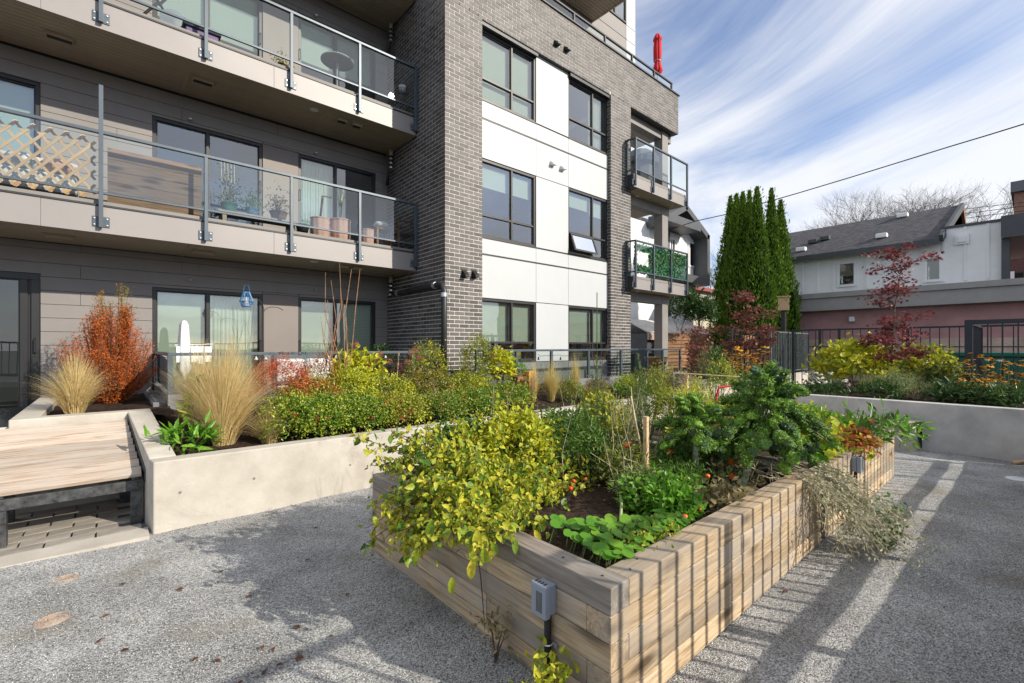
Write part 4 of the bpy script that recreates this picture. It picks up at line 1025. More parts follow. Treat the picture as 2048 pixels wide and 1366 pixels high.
w0 = onY(1412, 600, 17.45); MB().box(w0.x, w0.x+.9, 17.44, 17.469, w0.z-.9, w0.z+.3).build('window', M['glass_dark'], HC)
# brick block far off
M['far_brick'] = surf('orange_brick', (.30, .16, .12), .85, .15, 6, .2, 30)
M['far_brick_dark'] = surf('maroon_brick', (.13, .065, .06), .85, .2, 6, .2, 30)
BB = root('brick_apartment_block', 'distant orange brown brick block with dark windows rising over the white house', 'building', (50, 5, 0))
p0 = onX(2028, 365, 46); 
MB().box(46, 60, -40, p0.y, -.1, p0.z-.7).build('wall', M['far_brick'], BB)
MB().box(45.7, 60.5, -40, p0.y+.15, p0.z-.7, p0.z).build('roof_edge', M['slate_lap'], BB)
for i in range(5):
    for k_ in range(4):
        MB().box(45.9, 46.01, p0.y-3.9-i*4, p0.y-2.4-i*4, p0.z-4.2-k_*3.2, p0.z-2.6-k_*3.2).build('window', M['glass_dark'], BB)
        MB().box(45.95, 45.999, p0.y-4.1-i*4, p0.y-2.2-i*4, p0.z-4.4-k_*3.2, p0.z-4.22-k_*3.2).build('sill', M['slate'], BB)
DB = root('maroon_brick_house', 'dark maroon brick house glimpsed under the neighbouring canopy', 'building', (36, 0, 0))
q0 = onX(2018, 515, 36); MB().box(36, 42, -20, q0.y, -.1, q0.z).build('wall', M['far_brick_dark'], DB)
for (a_, b_, c_, d_) in ((2030, 2046, 545, 565),):
    u0 = onX(a_, d_, 35.95); u1 = onX(b_, c_, 35.95)
    MB().box(35.93, 35.999, u1.y, u0.y, u0.z-.6, u1.z).build('window', M['glass_dark'], DB)
    MB().box(35.90, 35.929, u0.y+.02, u0.y+.25, u0.z-.6, u1.z+.1).build('window_trim', M['white_board'], DB)
# ================================================================== PLANTS
LT = (np.array([(0,0,0),(.34,-.46,.16),(.72,-.30,.10),(1,0,-.10),(.72,.30,.10),(.34,.46,.16)], float), np.array([(0,1,2,3),(0,3,4,5)]))       # oval, folded
LL = (np.array([(0,0,0),(.30,-.5,.12),(.68,-.36,.05),(1,0,-.22),(.68,.36,.05),(.30,.5,.12)], float), np.array([(0,1,2,3),(0,3,4,5)]))
def star_leaf():
    pts = [(0,0,0)]
    for k in range(5):
        a = rad(-100+k*50); pts.append((.38+.62*math.cos(a)*(1 if k in (1,2,3) else .8), .62*math.sin(a), -.06))
        if k < 4: b_ = rad(-75+k*50); pts.append((.34+.24*math.cos(b_), .24*math.sin(b_), .04))
    return np.array(pts, float), np.array([tuple(range(len(pts)))])
LS = star_leaf()
def unit(v): return v/np.maximum(np.linalg.norm(v, axis=-1, keepdims=True), 1e-9)
def leaf_arrays(P, D, Nn, Ln, Wd, T=LT):
    """place one template blade per point: D along the blade, Nn its face"""
    tv, tf = T; D = unit(D); S = unit(np.cross(Nn, D)); U = np.cross(D, S); n = len(P)
    Ln = np.broadcast_to(Ln, n); Wd = np.broadcast_to(Wd, n)
    V = (P[:, None, :] + D[:, None, :]*(tv[None, :, 0:1]*Ln[:, None, None]) + S[:, None, :]*(tv[None, :, 1:2]*Wd[:, None, None]) + U[:, None, :]*(tv[None, :, 2:3]*Wd[:, None, None]))
    F = tf[None]+(np.arange(n)*len(tv))[:, None, None]
    return V.reshape(-1, 3), F.reshape(-1, tf.shape[1])
def leaf_obj(name, P, D, Nn, Ln, Wd, mat, parent, T=LT, kind=None):
    V, F = leaf_arrays(P, D, Nn, Ln, Wd, T); return np_obj(name, V, F, mat, parent, None, kind)
def rdir(n, up=0.0):
    v = NR.normal(size=(n, 3)); v[:, 2] += up; return unit(v)
def cat_leaves(name, sets, mat, parent):
    Vs, Fs, o = [], [], 0
    for V, F in sets: Vs.append(V); Fs.append(F+o); o += len(V)
    return np_obj(name, np.concatenate(Vs), np.concatenate(Fs), mat, parent)

def bush(name, label, cat, base, rx, ry, h, leaf, n_cl, per, L_, W_, mats, group=None, spread=.09, stems=10, low=.12, up=.5, flat=0.0, lobes=None, stemmat='stem', topple=(0,0), stem_r=.006):
    """many leaf clumps on the shell and inside of a lumpy crown; twigs reach from the base into it"""
    B_ = root(name, label, cat, base, group); bx, by, bz = base
    th = NR.uniform(0, 2*np.pi, n_cl); ph = np.arccos(NR.uniform(-.35, 1, n_cl)); r = NR.uniform(.55, 1.0, n_cl)**.6*(1+.16*np.sin(3*th+bx*7)*np.sin(2.3*ph+by))
    C_ = np.stack([bx+topple[0]*np.cos(ph)+rx*r*np.sin(ph)*np.cos(th), by+topple[1]*np.cos(ph)+ry*r*np.sin(ph)*np.sin(th), bz+low*h+h*.45+h*(.5)*r*np.cos(ph)], 1)
    C_[:, 2] = np.maximum(C_[:, 2], bz+.03)
    P = np.repeat(C_, per, 0) + NR.normal(size=(n_cl*per, 3))*spread*NR.uniform(.4, 1.2, (n_cl*per, 1))
    P[:, 2] = np.maximum(P[:, 2], bz+.015)
    O = unit(P-np.array([bx, by, bz+h*.35])); D = unit(O*.6+rdir(len(P))*1.0+np.array([0, 0, up*.6])); Nn = unit(O*.5+rdir(len(P))*.7+np.array([0, 0, .7-flat]))
    s = NR.uniform(.65, 1.25, len(P))
    if not isinstance(mats, (list, tuple)): mats = [mats]
    idx = NR.integers(0, len(mats), len(C_)).repeat(per)
    for i, mt in enumerate(mats):
        k = idx == i
        if k.any(): leaf_obj('foliage', P[k], D[k], Nn[k], L_*s[k], W_*s[k], mt, B_, leaf)
    m = MB()
    for i in range(stems):
        c = C_[R.randrange(n_cl)]; b0 = Vector((bx+R.uniform(-.15, .15)*rx, by+R.uniform(-.15, .15)*ry, bz-.02)); mid = (b0+Vector(c))/2+Vector((0, 0, .06*h))
        m.tube([b0, mid, c], [stem_r, stem_r*.8, stem_r*.4], 5)
    if stems: m.build('stem', M[stemmat], B_)
    return B_

def tuft(label, base, h, spread, n, mat, group=None, lean=(0, 0), name='feather_grass', wdt=.0028, droop=.5):
    """fountain of fine arching blades"""
    g = root(name, label, 'ornamental grass', base, group)
    a = NR.uniform(0, 2*np.pi, n); q = NR.uniform(0, 1, n)**.7; ln = h*NR.uniform(.55, 1.12, n)*(1-.18*q)
    q = q*(1+.25*np.sin(3*a+base[0]*9)); dirx = np.cos(a)*q*spread+lean[0]*NR.uniform(.4, 1, n); diry = np.sin(a)*q*spread+lean[1]*NR.uniform(.4, 1, n)
    b0 = np.stack([base[0]+np.cos(a)*q*.16*spread+NR.normal(0, .008, n), base[1]+np.sin(a)*q*.16*spread+NR.normal(0, .008, n), np.full(n, base[2])], 1)
    ts = np.array([0, .3, .58, .82, 1.0]); side = np.stack([-np.sin(a+NR.uniform(-1, 1, n)), np.cos(a+NR.uniform(-1, 1, n)), np.zeros(n)], 1)
    V = []
    wob = NR.normal(0, .035, (n, 2))*h
    for t in ts:
        out = t**1.7
        c = b0+np.stack([dirx*out+wob[:, 0]*t*t, diry*out+wob[:, 1]*t*t, ln*(t-droop*q*t**2.6*.55)], 1)
        wd = wdt*(1-.85*t); V += [c-side*wd, c+side*wd]
    V = np.stack(V, 1).reshape(-1, 3); tf = np.array([(2*i, 2*i+1, 2*i+3, 2*i+2) for i in range(len(ts)-1)])
    F = (tf[None]+(np.arange(n)*len(ts)*2)[:, None, None]).reshape(-1, 4)
    np_obj('blades', V, F, mat, g); return g

M['grass_gold'] = leafmat('golden_grass', [(.55,.40,.16), (.78,.62,.32), (.86,.72,.42), (.50,.44,.17)], .4, .6)
M['grass_green'] = leafmat('greening_grass', [(.42,.42,.10), (.78,.60,.28), (.60,.54,.18)], .4, .6)
M['l_hedge'] = leafmat('hedge_leaf', [(.10,.17,.018), (.25,.34,.03), (.40,.45,.035), (.48,.44,.045)], .25, .32, .5)
M['l_hedge_d'] = leafmat('hedge_leaf_deep', [(.05,.13,.015), (.13,.24,.02), (.23,.34,.03)], .22, .3, .5)
M['l_olive'] = leafmat('olive_reddish_leaf', [(.22,.21,.03), (.34,.30,.05), (.30,.14,.03), (.18,.22,.03)], .25, .4)
M['l_rust'] = leafmat('rust_needles', [(.42,.095,.018), (.66,.19,.03), (.55,.13,.02), (.32,.08,.02)], .3, .55)
M['l_rust2'] = leafmat('orange_red_leaf', [(.45,.07,.03), (.60,.16,.05), (.48,.10,.05)], .3, .5)
M['l_lime'] = leafmat('lime_yellow_leaf', [(.36,.44,.03), (.58,.60,.04), (.70,.62,.05), (.27,.37,.03)], .4, .45)
M['l_cherry'] = leafmat('yellowing_leaf', [(.16,.27,.03), (.33,.42,.035), (.52,.52,.05), (.68,.60,.06), (.25,.35,.03)], .4, .45)
M['l_cherry_g'] = leafmat('green_leaf', [(.05,.13,.02), (.10,.20,.03), (.15,.26,.04)], .35, .4)
M['husk'] = leafmat('lantern_husk', [(.44,.46,.08), (.60,.55,.12), (.52,.55,.14)], .45, .5)
M['l_bright'] = leafmat('fresh_leaf', [(.09,.27,.02), (.15,.36,.03), (.22,.42,.04)], .4, .35)
M['l_shrub'] = leafmat('green_gold_leaf', [(.12,.17,.03), (.22,.25,.04), (.36,.33,.05), (.15,.20,.03)], .3, .35, .5)
M['l_brownhead'] = leafmat('dry_flower_head', [(.36,.15,.08), (.46,.22,.12), (.28,.12,.07)], .3, .7)
M['l_maple_r'] = leafmat('crimson_maple_leaf', [(.12,.025,.028), (.19,.035,.04), (.33,.08,.08), (.10,.022,.025)], .35, .45)
M['l_maple_b'] = leafmat('bronze_maple_leaf', [(.12,.04,.03), (.22,.07,.05), (.30,.13,.09)], .35, .5)
M['l_cedar'] = leafmat('cedar_spray', [(.05,.11,.012), (.11,.21,.018), (.19,.30,.025)], .15, .6, .2)
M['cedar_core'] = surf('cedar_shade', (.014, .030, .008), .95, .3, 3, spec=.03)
M['l_rosemary'] = leafmat('narrow_green_leaf', [(.06,.12,.03), (.11,.18,.05), (.17,.23,.07)], .2, .5)
M['l_sage'] = leafmat('grey_sage_leaf', [(.19,.23,.20), (.28,.32,.27), (.13,.17,.14)], .2, .7, .2)
M['l_pea'] = leafmat('withered_vine_leaf', [(.46,.45,.30), (.58,.55,.38), (.34,.36,.20), (.50,.46,.32)], .35, .7)
M['l_peag'] = leafmat('pea_leaf', [(.10,.22,.06), (.16,.30,.09)], .35, .45)
M['l_lettuce_r'] = leafmat('red_lettuce', [(.22,.045,.02), (.42,.11,.04), (.50,.24,.07), (.30,.06,.03)], .4, .45)
M['l_feather'] = leafmat('feathery_green', [(.22,.27,.09), (.34,.38,.15), (.14,.21,.06)], .3, .6)
M['l_dark'] = leafmat('deep_green_leaf', [(.03,.075,.02), (.06,.12,.03), (.09,.16,.04)], .25, .35)
M['l_wilt'] = leafmat('wilted_leaf', [(.30,.26,.12), (.20,.17,.09), (.38,.30,.14)], .3, .7)
M['l_squash'] = leafmat('squash_leaf', [(.34,.36,.20), (.40,.40,.24)], .35, .7)
M['petal_y'] = leafmat('orange_petal', [(.72,.30,.01), (.80,.42,.02), (.66,.24,.01)], .3, .5)
M['petal_w'] = leafmat('cream_petal', [(.70,.72,.58), (.78,.78,.68)], .3, .6)
M['petal_p'] = leafmat('pink_petal', [(.55,.12,.34), (.62,.20,.42)], .3, .6)
M['cone'] = surf('flower_cone', (.07, .035, .02), .8, .3, 60)
M['tomato'] = surf('ripe_tomato', (.62, .05, .015), .25, .1, 8, spec=.6)
M['orange_fruit'] = surf('orange_fruit', (.72, .16, .02), .3, .1, 8, spec=.6)
M['marigold'] = leafmat('marigold_petal', [(.66,.11,.01), (.75,.20,.01)], .25, .6)

# ---- back bed behind the long concrete wall
G_ = lambda y: .585+.26*max(0, (y-5.7)/2.0)
hedge = [(590, 5.88, .33, .56), (655, 5.88, .33, .54), (725, 5.90, .35, .50), (800, 5.90, .35, .46), (875, 5.95, .37, .44), (945, 5.98, .38, .42), (1015, 6.12, .42, .46),
         (620, 6.70, .36, .66), (700, 6.75, .36, .74), (780, 6.8, .36, .56), (860, 6.8, .38, .66), (935, 6.85, .40, .58)]
HMIX = [[M['l_hedge'], M['l_hedge_d']], [M['l_hedge'], M['l_hedge_d'], M['l_hedge_d']], [M['l_hedge_d'], M['l_hedge']], [M['l_hedge'], M['l_hedge'], M['l_olive']], [M['l_shrub'], M['l_hedge_d']], [M['l_hedge'], M['l_hedge_d'], M['l_hedge_d']], [M['l_hedge_d'], M['l_hedge_d'], M['l_hedge']]]
HMIX += [[M['l_olive'], M['l_hedge'], M['l_rust2']], [M['l_hedge'], M['l_lime']], [M['l_shrub'], M['l_hedge'], M['l_lime']], [M['l_shrub'], M['l_olive']], [M['l_hedge'], M['l_lime'], M['l_shrub']]]
tails = ['at its end beside the golden grass', 'second along the concrete wall', 'third along the concrete wall', 'in the middle of the wall', 'before the drain pipe', 'before the brick pier', 'at its end beside the small grasses',
         'behind the golden grass', 'below the bare canes', 'below the yellow hydrangea', 'before the dark red shrub', 'below the brick pier shrubs']
for (px, Y, r, h), tl in zip(hedge, tails):
    x = onY(px, 800, Y).x
    row = 'front' if Y < 6.5 else 'back'
    bsh = bush('hedge_shrub', f'low glossy green hedge shrub of the {row} row, {tl}', 'shrub', (x, Y, G_(Y)), r*1.15, r, h, LT, 180 if row == 'front' else 150, 36, .032, .020,
         HMIX[hedge.index((px, Y, r, h)) % len(HMIX)], group='low glossy green hedge shrubs', spread=.06, stems=8, low=-.08)
    if row == 'front':
        for k in range(3):
            m = MB(); a = R.uniform(2.6, 5.9); zz = G_(Y)+h*R.uniform(.35, .85); cx, cyy = x+r*1.1*math.cos(a), Y+r*1.0*math.sin(a)
            for j in range(9): m.lathe([(0, -.008), (.008, 0), (0, .008)], 6, (cx+R.gauss(0, .016), cyy+R.gauss(0, .012), zz+R.gauss(0, .014)))
            m.build('berry_cluster', M['red_berry'], bsh)
# golden tufts
tuft('wide golden fountain of grass next to the bench corner of the wall', (onY(445, 880, 6.0).x, 6.0, .60), 1.26, .50, 2800, M['grass_gold'], 'golden feather grasses', droop=.5, lean=(.10, -.04))
tuft('tall upright golden grass behind the widest fountain', (onY(400, 840, 6.6).x, 6.6, .66), 1.15, .42, 1500, M['grass_gold'], 'golden feather grasses')
tuft('small low golden tuft leaning on the hedge', (onY(540, 870, 5.85).x, 5.85, .60), .50, .34, 800, M['grass_gold'], 'golden feather grasses', droop=.7)
tuft('golden grass clump alone in the planter arm by the glass door', (onY(150, 820, 7.5).x, 7.5, .90), .78, .36, 1700, M['grass_gold'], 'golden feather grasses', droop=.6)
tuft('small two toned grass tuft in the middle of three before the orange crate', (onY(1103, 800, 6.2).x, 6.2, .66), .85, .30, 800, M['grass_green'], 'golden feather grasses')
tuft('narrow upright grass tuft closest to the orange crate', (onY(1068, 790, 6.35).x, 6.35, .66), .85, .14, 500, M['grass_gold'], 'golden feather grasses')
tuft('narrow upright grass tuft farthest from the orange crate', (onY(1150, 790, 6.3).x, 6.3, .66), .95, .15, 600, M['grass_green'], 'golden feather grasses')

# rust coloured conifer in the planter arm
def rusty():
    y = 8.9; b0 = onY(222, 815, y); base = Vector((b0.x, y, .90))
    g = root('golden_yew', 'tall rust orange conifer with a green tip against the planks', 'tree', base)
    m = MB(); sets = {0: [], 1: []}
    for i in range(210):
        a = R.uniform(0, 2*math.pi); t = R.random(); hh = (1.72-.14*(i % 3) if i < 12 else .22+1.22*t**.8)
        out = (.12 if i < 8 else .47*max(.30, math.sin(math.pi*min(1, (hh+.12)/1.55)))**.7*R.uniform(.55, 1.08)); x2 = base.x+math.cos(a)*out*1.15; y2 = base.y+math.sin(a)*out
        p0 = base+Vector((math.cos(a)*.05, math.sin(a)*.05, 0)); p1 = base+Vector((math.cos(a)*out*.75, math.sin(a)*out*.7, hh*.45)); p2 = Vector((x2, y2, base.z+hh))
        m.tube([p0, p1, p2], [.009, .006, .002], 4)
        n = int(110+120*hh); tt = NR.uniform(.06, 1.0, n)
        q = np.array(p0)[None]*((1-tt)**2)[:, None]+2*np.array(p1)[None]*((1-tt)*tt)[:, None]+np.array(p2)[None]*(tt**2)[:, None]
        q += NR.normal(0, .028, (n, 3)); d = unit(rdir(n)*1.0+np.array([math.cos(a)*.5, math.sin(a)*.5, .7])); nn = rdir(n, .4)
        gi = q[:, 2]+NR.normal(0, .12, n) > base.z+1.38+.14*np.sin(q[:, 0]*19+i)
        for k in (0, 1):
            kk = gi if k else ~gi
            if kk.any(): sets[k].append(leaf_arrays(q[kk], d[kk], nn[kk], NR.uniform(.022, .046, kk.sum()), NR.uniform(.007, .012, kk.sum())))
    m.build('branches', M['stem'], g)
    cat_leaves('foliage', sets[0], M['l_rust'], g); cat_leaves('green_tip', sets[1], M['l_olive'], g)
rusty()
# orange low azalea, hydrangea, taller shrubs before the brick pier
def spotY(px, py, Y): p = onY(px, py, Y); return (p.x, Y, G_(Y))
bush('azalea', 'low orange red azalea behind the hedge beside the golden grass', 'shrub', spotY(560, 0, 7.05), .42, .30, .74, LT, 190, 30, .030, .010, M['l_rust2'], spread=.05, group='orange red azaleas')
bush('azalea', 'small orange red azalea nearer the bare canes', 'shrub', spotY(640, 0, 7.15), .32, .25, .76, LT, 120, 26, .028, .010, [M['l_rust2'], M['l_olive']], spread=.05, group='orange red azaleas')
def headball(g, c, r, mt, n=110):
    P = np.array(c)[None]+rdir(n)*r*NR.uniform(.7, 1, (n, 1)); leaf_obj('flower_head', P, rdir(n), unit(P-np.array(c)), .020, .015, mt, g)
hy = bush('hydrangea', 'yellow leaved hydrangea with dried brown flower heads behind the hedge', 'shrub', spotY(720, 0, 7.3), .36, .27, .80, LL, 60, 11, .10, .07, M['l_lime'], spread=.08, stems=9)
for px, py in ((703, 702), (748, 718), (712, 690), (760, 708), (735, 732), (778, 722), (700, 728), (765, 738)):
    p = onY(px, py, 7.3+R.uniform(-.15, .15)); headball(hy, p, .055, M['l_brownhead'])
p1 = bush('evergreen_shrub', 'rounded green gold shrub immediately before the drain pipe', 'shrub', spotY(855, 0, 7.1), .34, .28, 1.0, LT, 110, 20, .040, .017, [M['l_shrub'], M['l_shrub'], M['l_lime']], spread=.06, group='green gold shrubs before the brick pier')
for px, py in ((822, 705), (838, 715), (815, 725), (832, 698)): headball(p1, onY(px, py, 7.0), .055, M['l_brownhead'])
p2 = bush('evergreen_shrub', 'taller upright green shrub before the sunlit brick pier', 'shrub', spotY(955, 0, 7.0), .36, .28, 1.05, LT, 130, 20, .045, .018, [M['l_shrub'], M['l_hedge']], spread=.06, group='green gold shrubs before the brick pier')
p3 = bush('hydrangea', 'yellow hydrangea full of round brown heads beside the orange crate', 'shrub', spotY(1000, 0, 6.9), .26, .22, .85, LL, 50, 10, .09, .065, M['l_lime'], spread=.07, stems=8)
for px, py in ((995, 755), (1012, 742), (1002, 775), (990, 738), (1040, 762), (1030, 745), (1050, 770), (985, 712)): headball(p3, onY(px, py, 6.85), .06, M['l_brownhead'])
bush('barberry', 'thin dark red shrub with bare stakes behind the hedge', 'shrub', spotY(797, 0, 7.3), .16, .14, .62, LT, 50, 14, .022, .012, M['l_maple_r'], spread=.05, stems=12)
bush('leafy_perennial', 'bright green leafy plant at the foot of the golden grass', 'plant', (onY(375, 880, 5.85).x, 5.85, .60), .22, .16, .24, LL, 22, 8, .13, .035, M['l_bright'], spread=.05, stems=4, up=.8)
bush('leafy_perennial', 'thin branching green plant rising through the golden grass', 'plant', (onY(395, 860, 6.15).x, 6.15, .62), .16, .12, .72, LL, 22, 5, .09, .03, M['l_hedge'], spread=.04, stems=5, up=.2)
# bare canes
def canes(label, base, tips, r=.008, mat='stem_cane', group=None):
    g = root('bare_canes', label, 'shrub', base, group); m = MB()
    for px, py, Y in tips:
        tp = onY(px, py, Y); b0 = Vector(base)+Vector((R.uniform(-.1, .1), R.uniform(-.06, .06), 0)); L_ = (tp-b0)
        m1 = b0+L_*.35+Vector((R.uniform(-.10, .10), 0, .05)); m2 = b0+L_*.7+Vector((R.uniform(-.07, .07), 0, .0))
        m.tube([b0, m1, m2, tp], [r*1.2, r, r*.75, r*.3], 6)
        if R.random() < .8: m.tube([m1, (m1+m2)/2+Vector((R.uniform(-.12, .12), .02, .02)), m2+Vector((R.uniform(-.22, .22), .05, R.uniform(.0, .3)))], [r*.6, r*.45, r*.2], 5)
    m.build('canes', M[mat], g, smooth=True)
M['stem_cane'] = surf('orange_brown_cane', (.36, .19, .10), .6, .3, 14)
b_ = spotY(672, 0, 6.95)
canes('tall bare orange brown canes before the second sliding door', b_, [(651, 545, 6.95), (679, 525, 7.0), (720, 538, 6.9), (703, 538, 7.05), (662, 560, 6.8), (641, 632, 6.9), (685, 600, 7.0), (655, 600, 7.1)])
b_ = spotY(1195, 0, 6.3)
canes('thin bare dark twigs before the second white bay', (b_[0], 6.3, .66), [(1206, 640, 6.3), (1222, 650, 6.4), (1180, 655, 6.2), (1240, 600, 6.5), (1190, 690, 6.3)], r=.004, mat='stem')
ST = root('garden_stakes', 'pale wooden stake standing in the hedge before the drain pipe', 'stake', spotY(790, 0, 7.2))
MB().tube([Vector(spotY(790, 0, 7.2))-Vector((0,0,.05)), onY(798, 705, 7.2)], .008, 6).build('rod', M['bamboo'], ST)
ST = root('garden_stakes', 'green metal stake rising above the patio rail near the white bay', 'stake', (onY(1194, 0, 6.3).x, 6.3, .66))
MB().tube([(onY(1194, 0, 6.3).x, 6.3, .62), onY(1194, 585, 6.3)], .010, 6).build('rod', M['l_dark'], ST)

# ---- right part of the back bed and the flowers by the gate
def flower_mesh(name, petmat, r=.042, droop=.25, cone=.014):
    m = MB(); n = 11
    for k in range(n):
        a = 2*math.pi*k/n; c, s = math.cos(a), math.sin(a); w_ = r*.23
        def q(d, side, z): return (c*d-s*side, s*d+c*side, z)
        m.add([q(cone*.6, -w_*.5, 0), q(cone*.6, w_*.5, 0), q(r*.65, w_, -r*droop*.3), q(r, 0, -r*droop), q(r*.65, -w_, -r*droop*.3)], [(0,4,3,2,1)], 0)
    m.lathe([(cone, -.002), (cone*1.05, cone*.5), (cone*.7, cone*1.2), (0, cone*1.4)], 10, (0,0,0), 1)
    return m.build(name, [petmat, M['cone']])
proto = {}
def flowers(g, kind, spots, rs=(1.0, 1.5)):
    """each bloom is a part; blooms of a kind share one mesh"""
    stm = MB()
    for p in spots:
        if kind not in proto:
            proto[kind] = flower_mesh('flower', M[{'y': 'petal_y', 'w': 'petal_w', 'p': 'petal_p'}[kind]], droop={'y': .18, 'w': .75, 'p': .8}[kind], r={'y': .045, 'w': .042, 'p': .045}[kind], cone={'y': .012, 'w': .017, 'p': .018}[kind])
            o = proto[kind]; attach_to = (o, p)
            o.location = p; attach(o, g)
        else: o = link_copy(proto[kind], p, g)
        o.rotation_euler = (R.uniform(-.55, .25), R.uniform(-.45, .35), R.uniform(0, 6)); o.scale = (R.uniform(*rs),)*3
        b0 = Vector((wloc(g).x+(p[0]-wloc(g).x)*.5, wloc(g).y+(p[1]-wloc(g).y)*.5, wloc(g).z))
        stm.tube([b0, (Vector(p)+b0)/2+Vector((R.uniform(-.03, .03), R.uniform(-.03, .03), 0)), Vector(p)-Vector((0, 0, .004))], [.004, .003, .002], 4)
    stm.build('stems', M['stem_green'], g)
def bloom_plant(label, cx, cy_, cz, rx, ry, z0, z1, n, kind, group, leafm, nl=60, name='coneflower'):
    g = bush(name, label, 'flowers', (cx, cy_, cz), rx*.9, ry*.9, (z0-cz)*1.05, LL, nl, 9, .085, .03, leafm, group=group, spread=.06, stems=0, up=.5)
    flowers(g, kind, [(cx+rx*math.sqrt(R.random())*math.cos(t), cy_+ry*math.sqrt(R.random())*math.sin(t), R.uniform(z0, z1)) for t in [R.uniform(0, 6.28) for _ in range(n)]]); return g
p = onD(1492, 740, 10.2)
bloom_plant('dense clump of orange black eyed flowers beside the picket gate', p.x, p.y, .62, .62, .5, 1.05, 1.72, 110, 'y', 'orange black eyed flowers', M['l_hedge_d'], name='black_eyed_flowers')
p = onD(1985, 760, 9.0)
bloom_plant('scattered orange black eyed flowers before the thick corner post', p.x-.0, p.y-.15, .70, .75, .7, .92, 1.62, 110, 'y', 'orange black eyed flowers', M['l_dark'], name='black_eyed_flowers')
p = onD(1962, 775, 8.3)
bloom_plant('low orange black eyed flowers leaning over the end wall', p.x, p.y, .70, .35, .35, .92, 1.12, 26, 'y', 'orange black eyed flowers', M['l_dark'], name='black_eyed_flowers')
p = onD(1650, 770, 9.4)
bloom_plant('cream white coneflowers above the wall bench', p.x, p.y, .70, .45, .4, .95, 1.2, 30, 'w', 'coneflowers', M['l_dark'])
p = onD(1696, 770, 9.0); g = bush('coneflower', 'single pink coneflower among the cream white ones', 'flowers', (p.x, p.y, .70), .12, .12, .2, LL, 8, 8, .08, .03, M['l_dark'], stems=0)
flowers(g, 'p', [(p.x, p.y, 1.0), (p.x+.05, p.y+.04, .99)])
p = onD(1968, 735, 8.8); g = bush('coneflower', 'two tall pale coneflowers before the thick corner post', 'flowers', (p.x, p.y, .70), .1, .1, .25, LL, 6, 8, .08, .03, M['l_dark'], stems=0, group='coneflowers')
flowers(g, 'w', [onD(1975, 717, 8.8), onD(2000, 719, 8.8)])
p = onD(1700, 760, 10.6); bush('catalpa_shrub', 'big leaved lime yellow shrub filling the middle of the end bed', 'shrub', (p.x, p.y, .7), .85, .65, .98, LL, 210, 10, .11, .09, M['l_lime'], spread=.12, stems=14, group='lime yellow shrubs of the end bed')
p = onD(1700, 760, 10.6); canes('thin arching yellow stem rising above the lime shrub', (p.x-.2, p.y+.2, .8), [(1690, 650, 9.5)], r=.006, mat='stem_green') if False else None
p = onD(1840, 760, 10.8); bush('catalpa_shrub', 'yellow ochre leaved shrub behind the crimson maple', 'shrub', (p.x, p.y, .7), .80, .65, .92, LL, 150, 9, .10, .075, [M['l_lime'], M['l_shrub']], spread=.10, stems=14, group='lime yellow shrubs of the end bed')
p = onD(1900, 760, 9.9); bush('leafy_shrub', 'dark green leafy shrub against the thick corner post', 'shrub', (p.x, p.y, .7), .42, .4, .62, LL, 70, 10, .08, .04, [M['l_dark'], M['l_shrub']], spread=.08)
p = onD(1780, 770, 9.2); bush('feathery_shrub', 'pale feathery green plant spilling over the end wall', 'plant', (p.x, p.y, .7), .55, .45, .46, LT, 150, 24, .045, .006, M['l_feather'], spread=.07, stems=26, stemmat='stem_pale', stem_r=.005, group='feathery plants of the end bed')
p = onD(1830, 785, 8.9); bush('feathery_shrub', 'grey green feathery plant next to the two red blooms', 'plant', (p.x, p.y, .7), .35, .3, .28, LT, 70, 22, .040, .006, M['l_feather'], spread=.06, stems=12, stemmat='stem_pale', stem_r=.004, group='feathery plants of the end bed')
p = onD(1888, 787, 8.6); g = bush('red_yarrow', 'small red flower heads low on the end wall', 'flowers', (p.x, p.y, .7), .14, .12, .16, LL, 16, 8, .06, .02, M['l_dark'], stems=0)
for q in ((1884, 784), (1894, 788), (1845, 770)): headball(g, onD(*q, 8.6 if q[1] > 780 else 9.0), .05, M['l_maple_r'])
for i, (px, py, d, lb) in enumerate(((1900, 795, 8.5, 'nearest the red heads'), (1975, 805, 8.0, 'below the low orange flowers'), (2035, 800, 7.9, 'at the far end of the wall'), (1760, 790, 9.0, 'below the crimson maple'))):
    p = onD(px, py, d); bush('ground_plant', 'dark green strappy leaves over the end wall ' + lb, 'plant', (p.x, p.y, .7), .36, .3, .22, LL, 40, 9, .16, .035, M['l_dark'], spread=.07, stems=0, group='dark strappy plants of the end bed')

# feathery bamboo-like greens and others between wall and gate
for px, py, d, rx, h, mt, lf, lb in ((1425, 720, 8.9, .28, 1.05, 'l_rosemary', (.08, .012), 'tall narrow leaved green plant before the bronze maple'), (1365, 770, 8.0, .3, .62, 'l_wilt', (.05, .02), 'browning leafy clump by the corner column'), (1320, 750, 8.2, .26, .72, 'l_shrub', (.05, .02), 'yellow green clump near the wicker chair'), (1440, 745, 8.6, .3, .8, 'l_hedge', (.05, .022), 'dark leafy clump with yellow blooms before the slat fence')):
    p = onD(px, py, d); bush('leafy_perennial', lb, 'plant', (p.x, p.y, .62), rx, .26, h, LL, 80, 12, lf[0], lf[1], M[mt], spread=.06, stems=14, stemmat='stem_green')
p = onD(1398, 800, 6.9); bush('leafy_perennial', 'small bright yellow green bush in front of the pale wall', 'plant', (p.x, p.y, .55), .22, .2, .62, LT, 70, 16, .035, .014, M['l_lime'], spread=.05, stems=12)

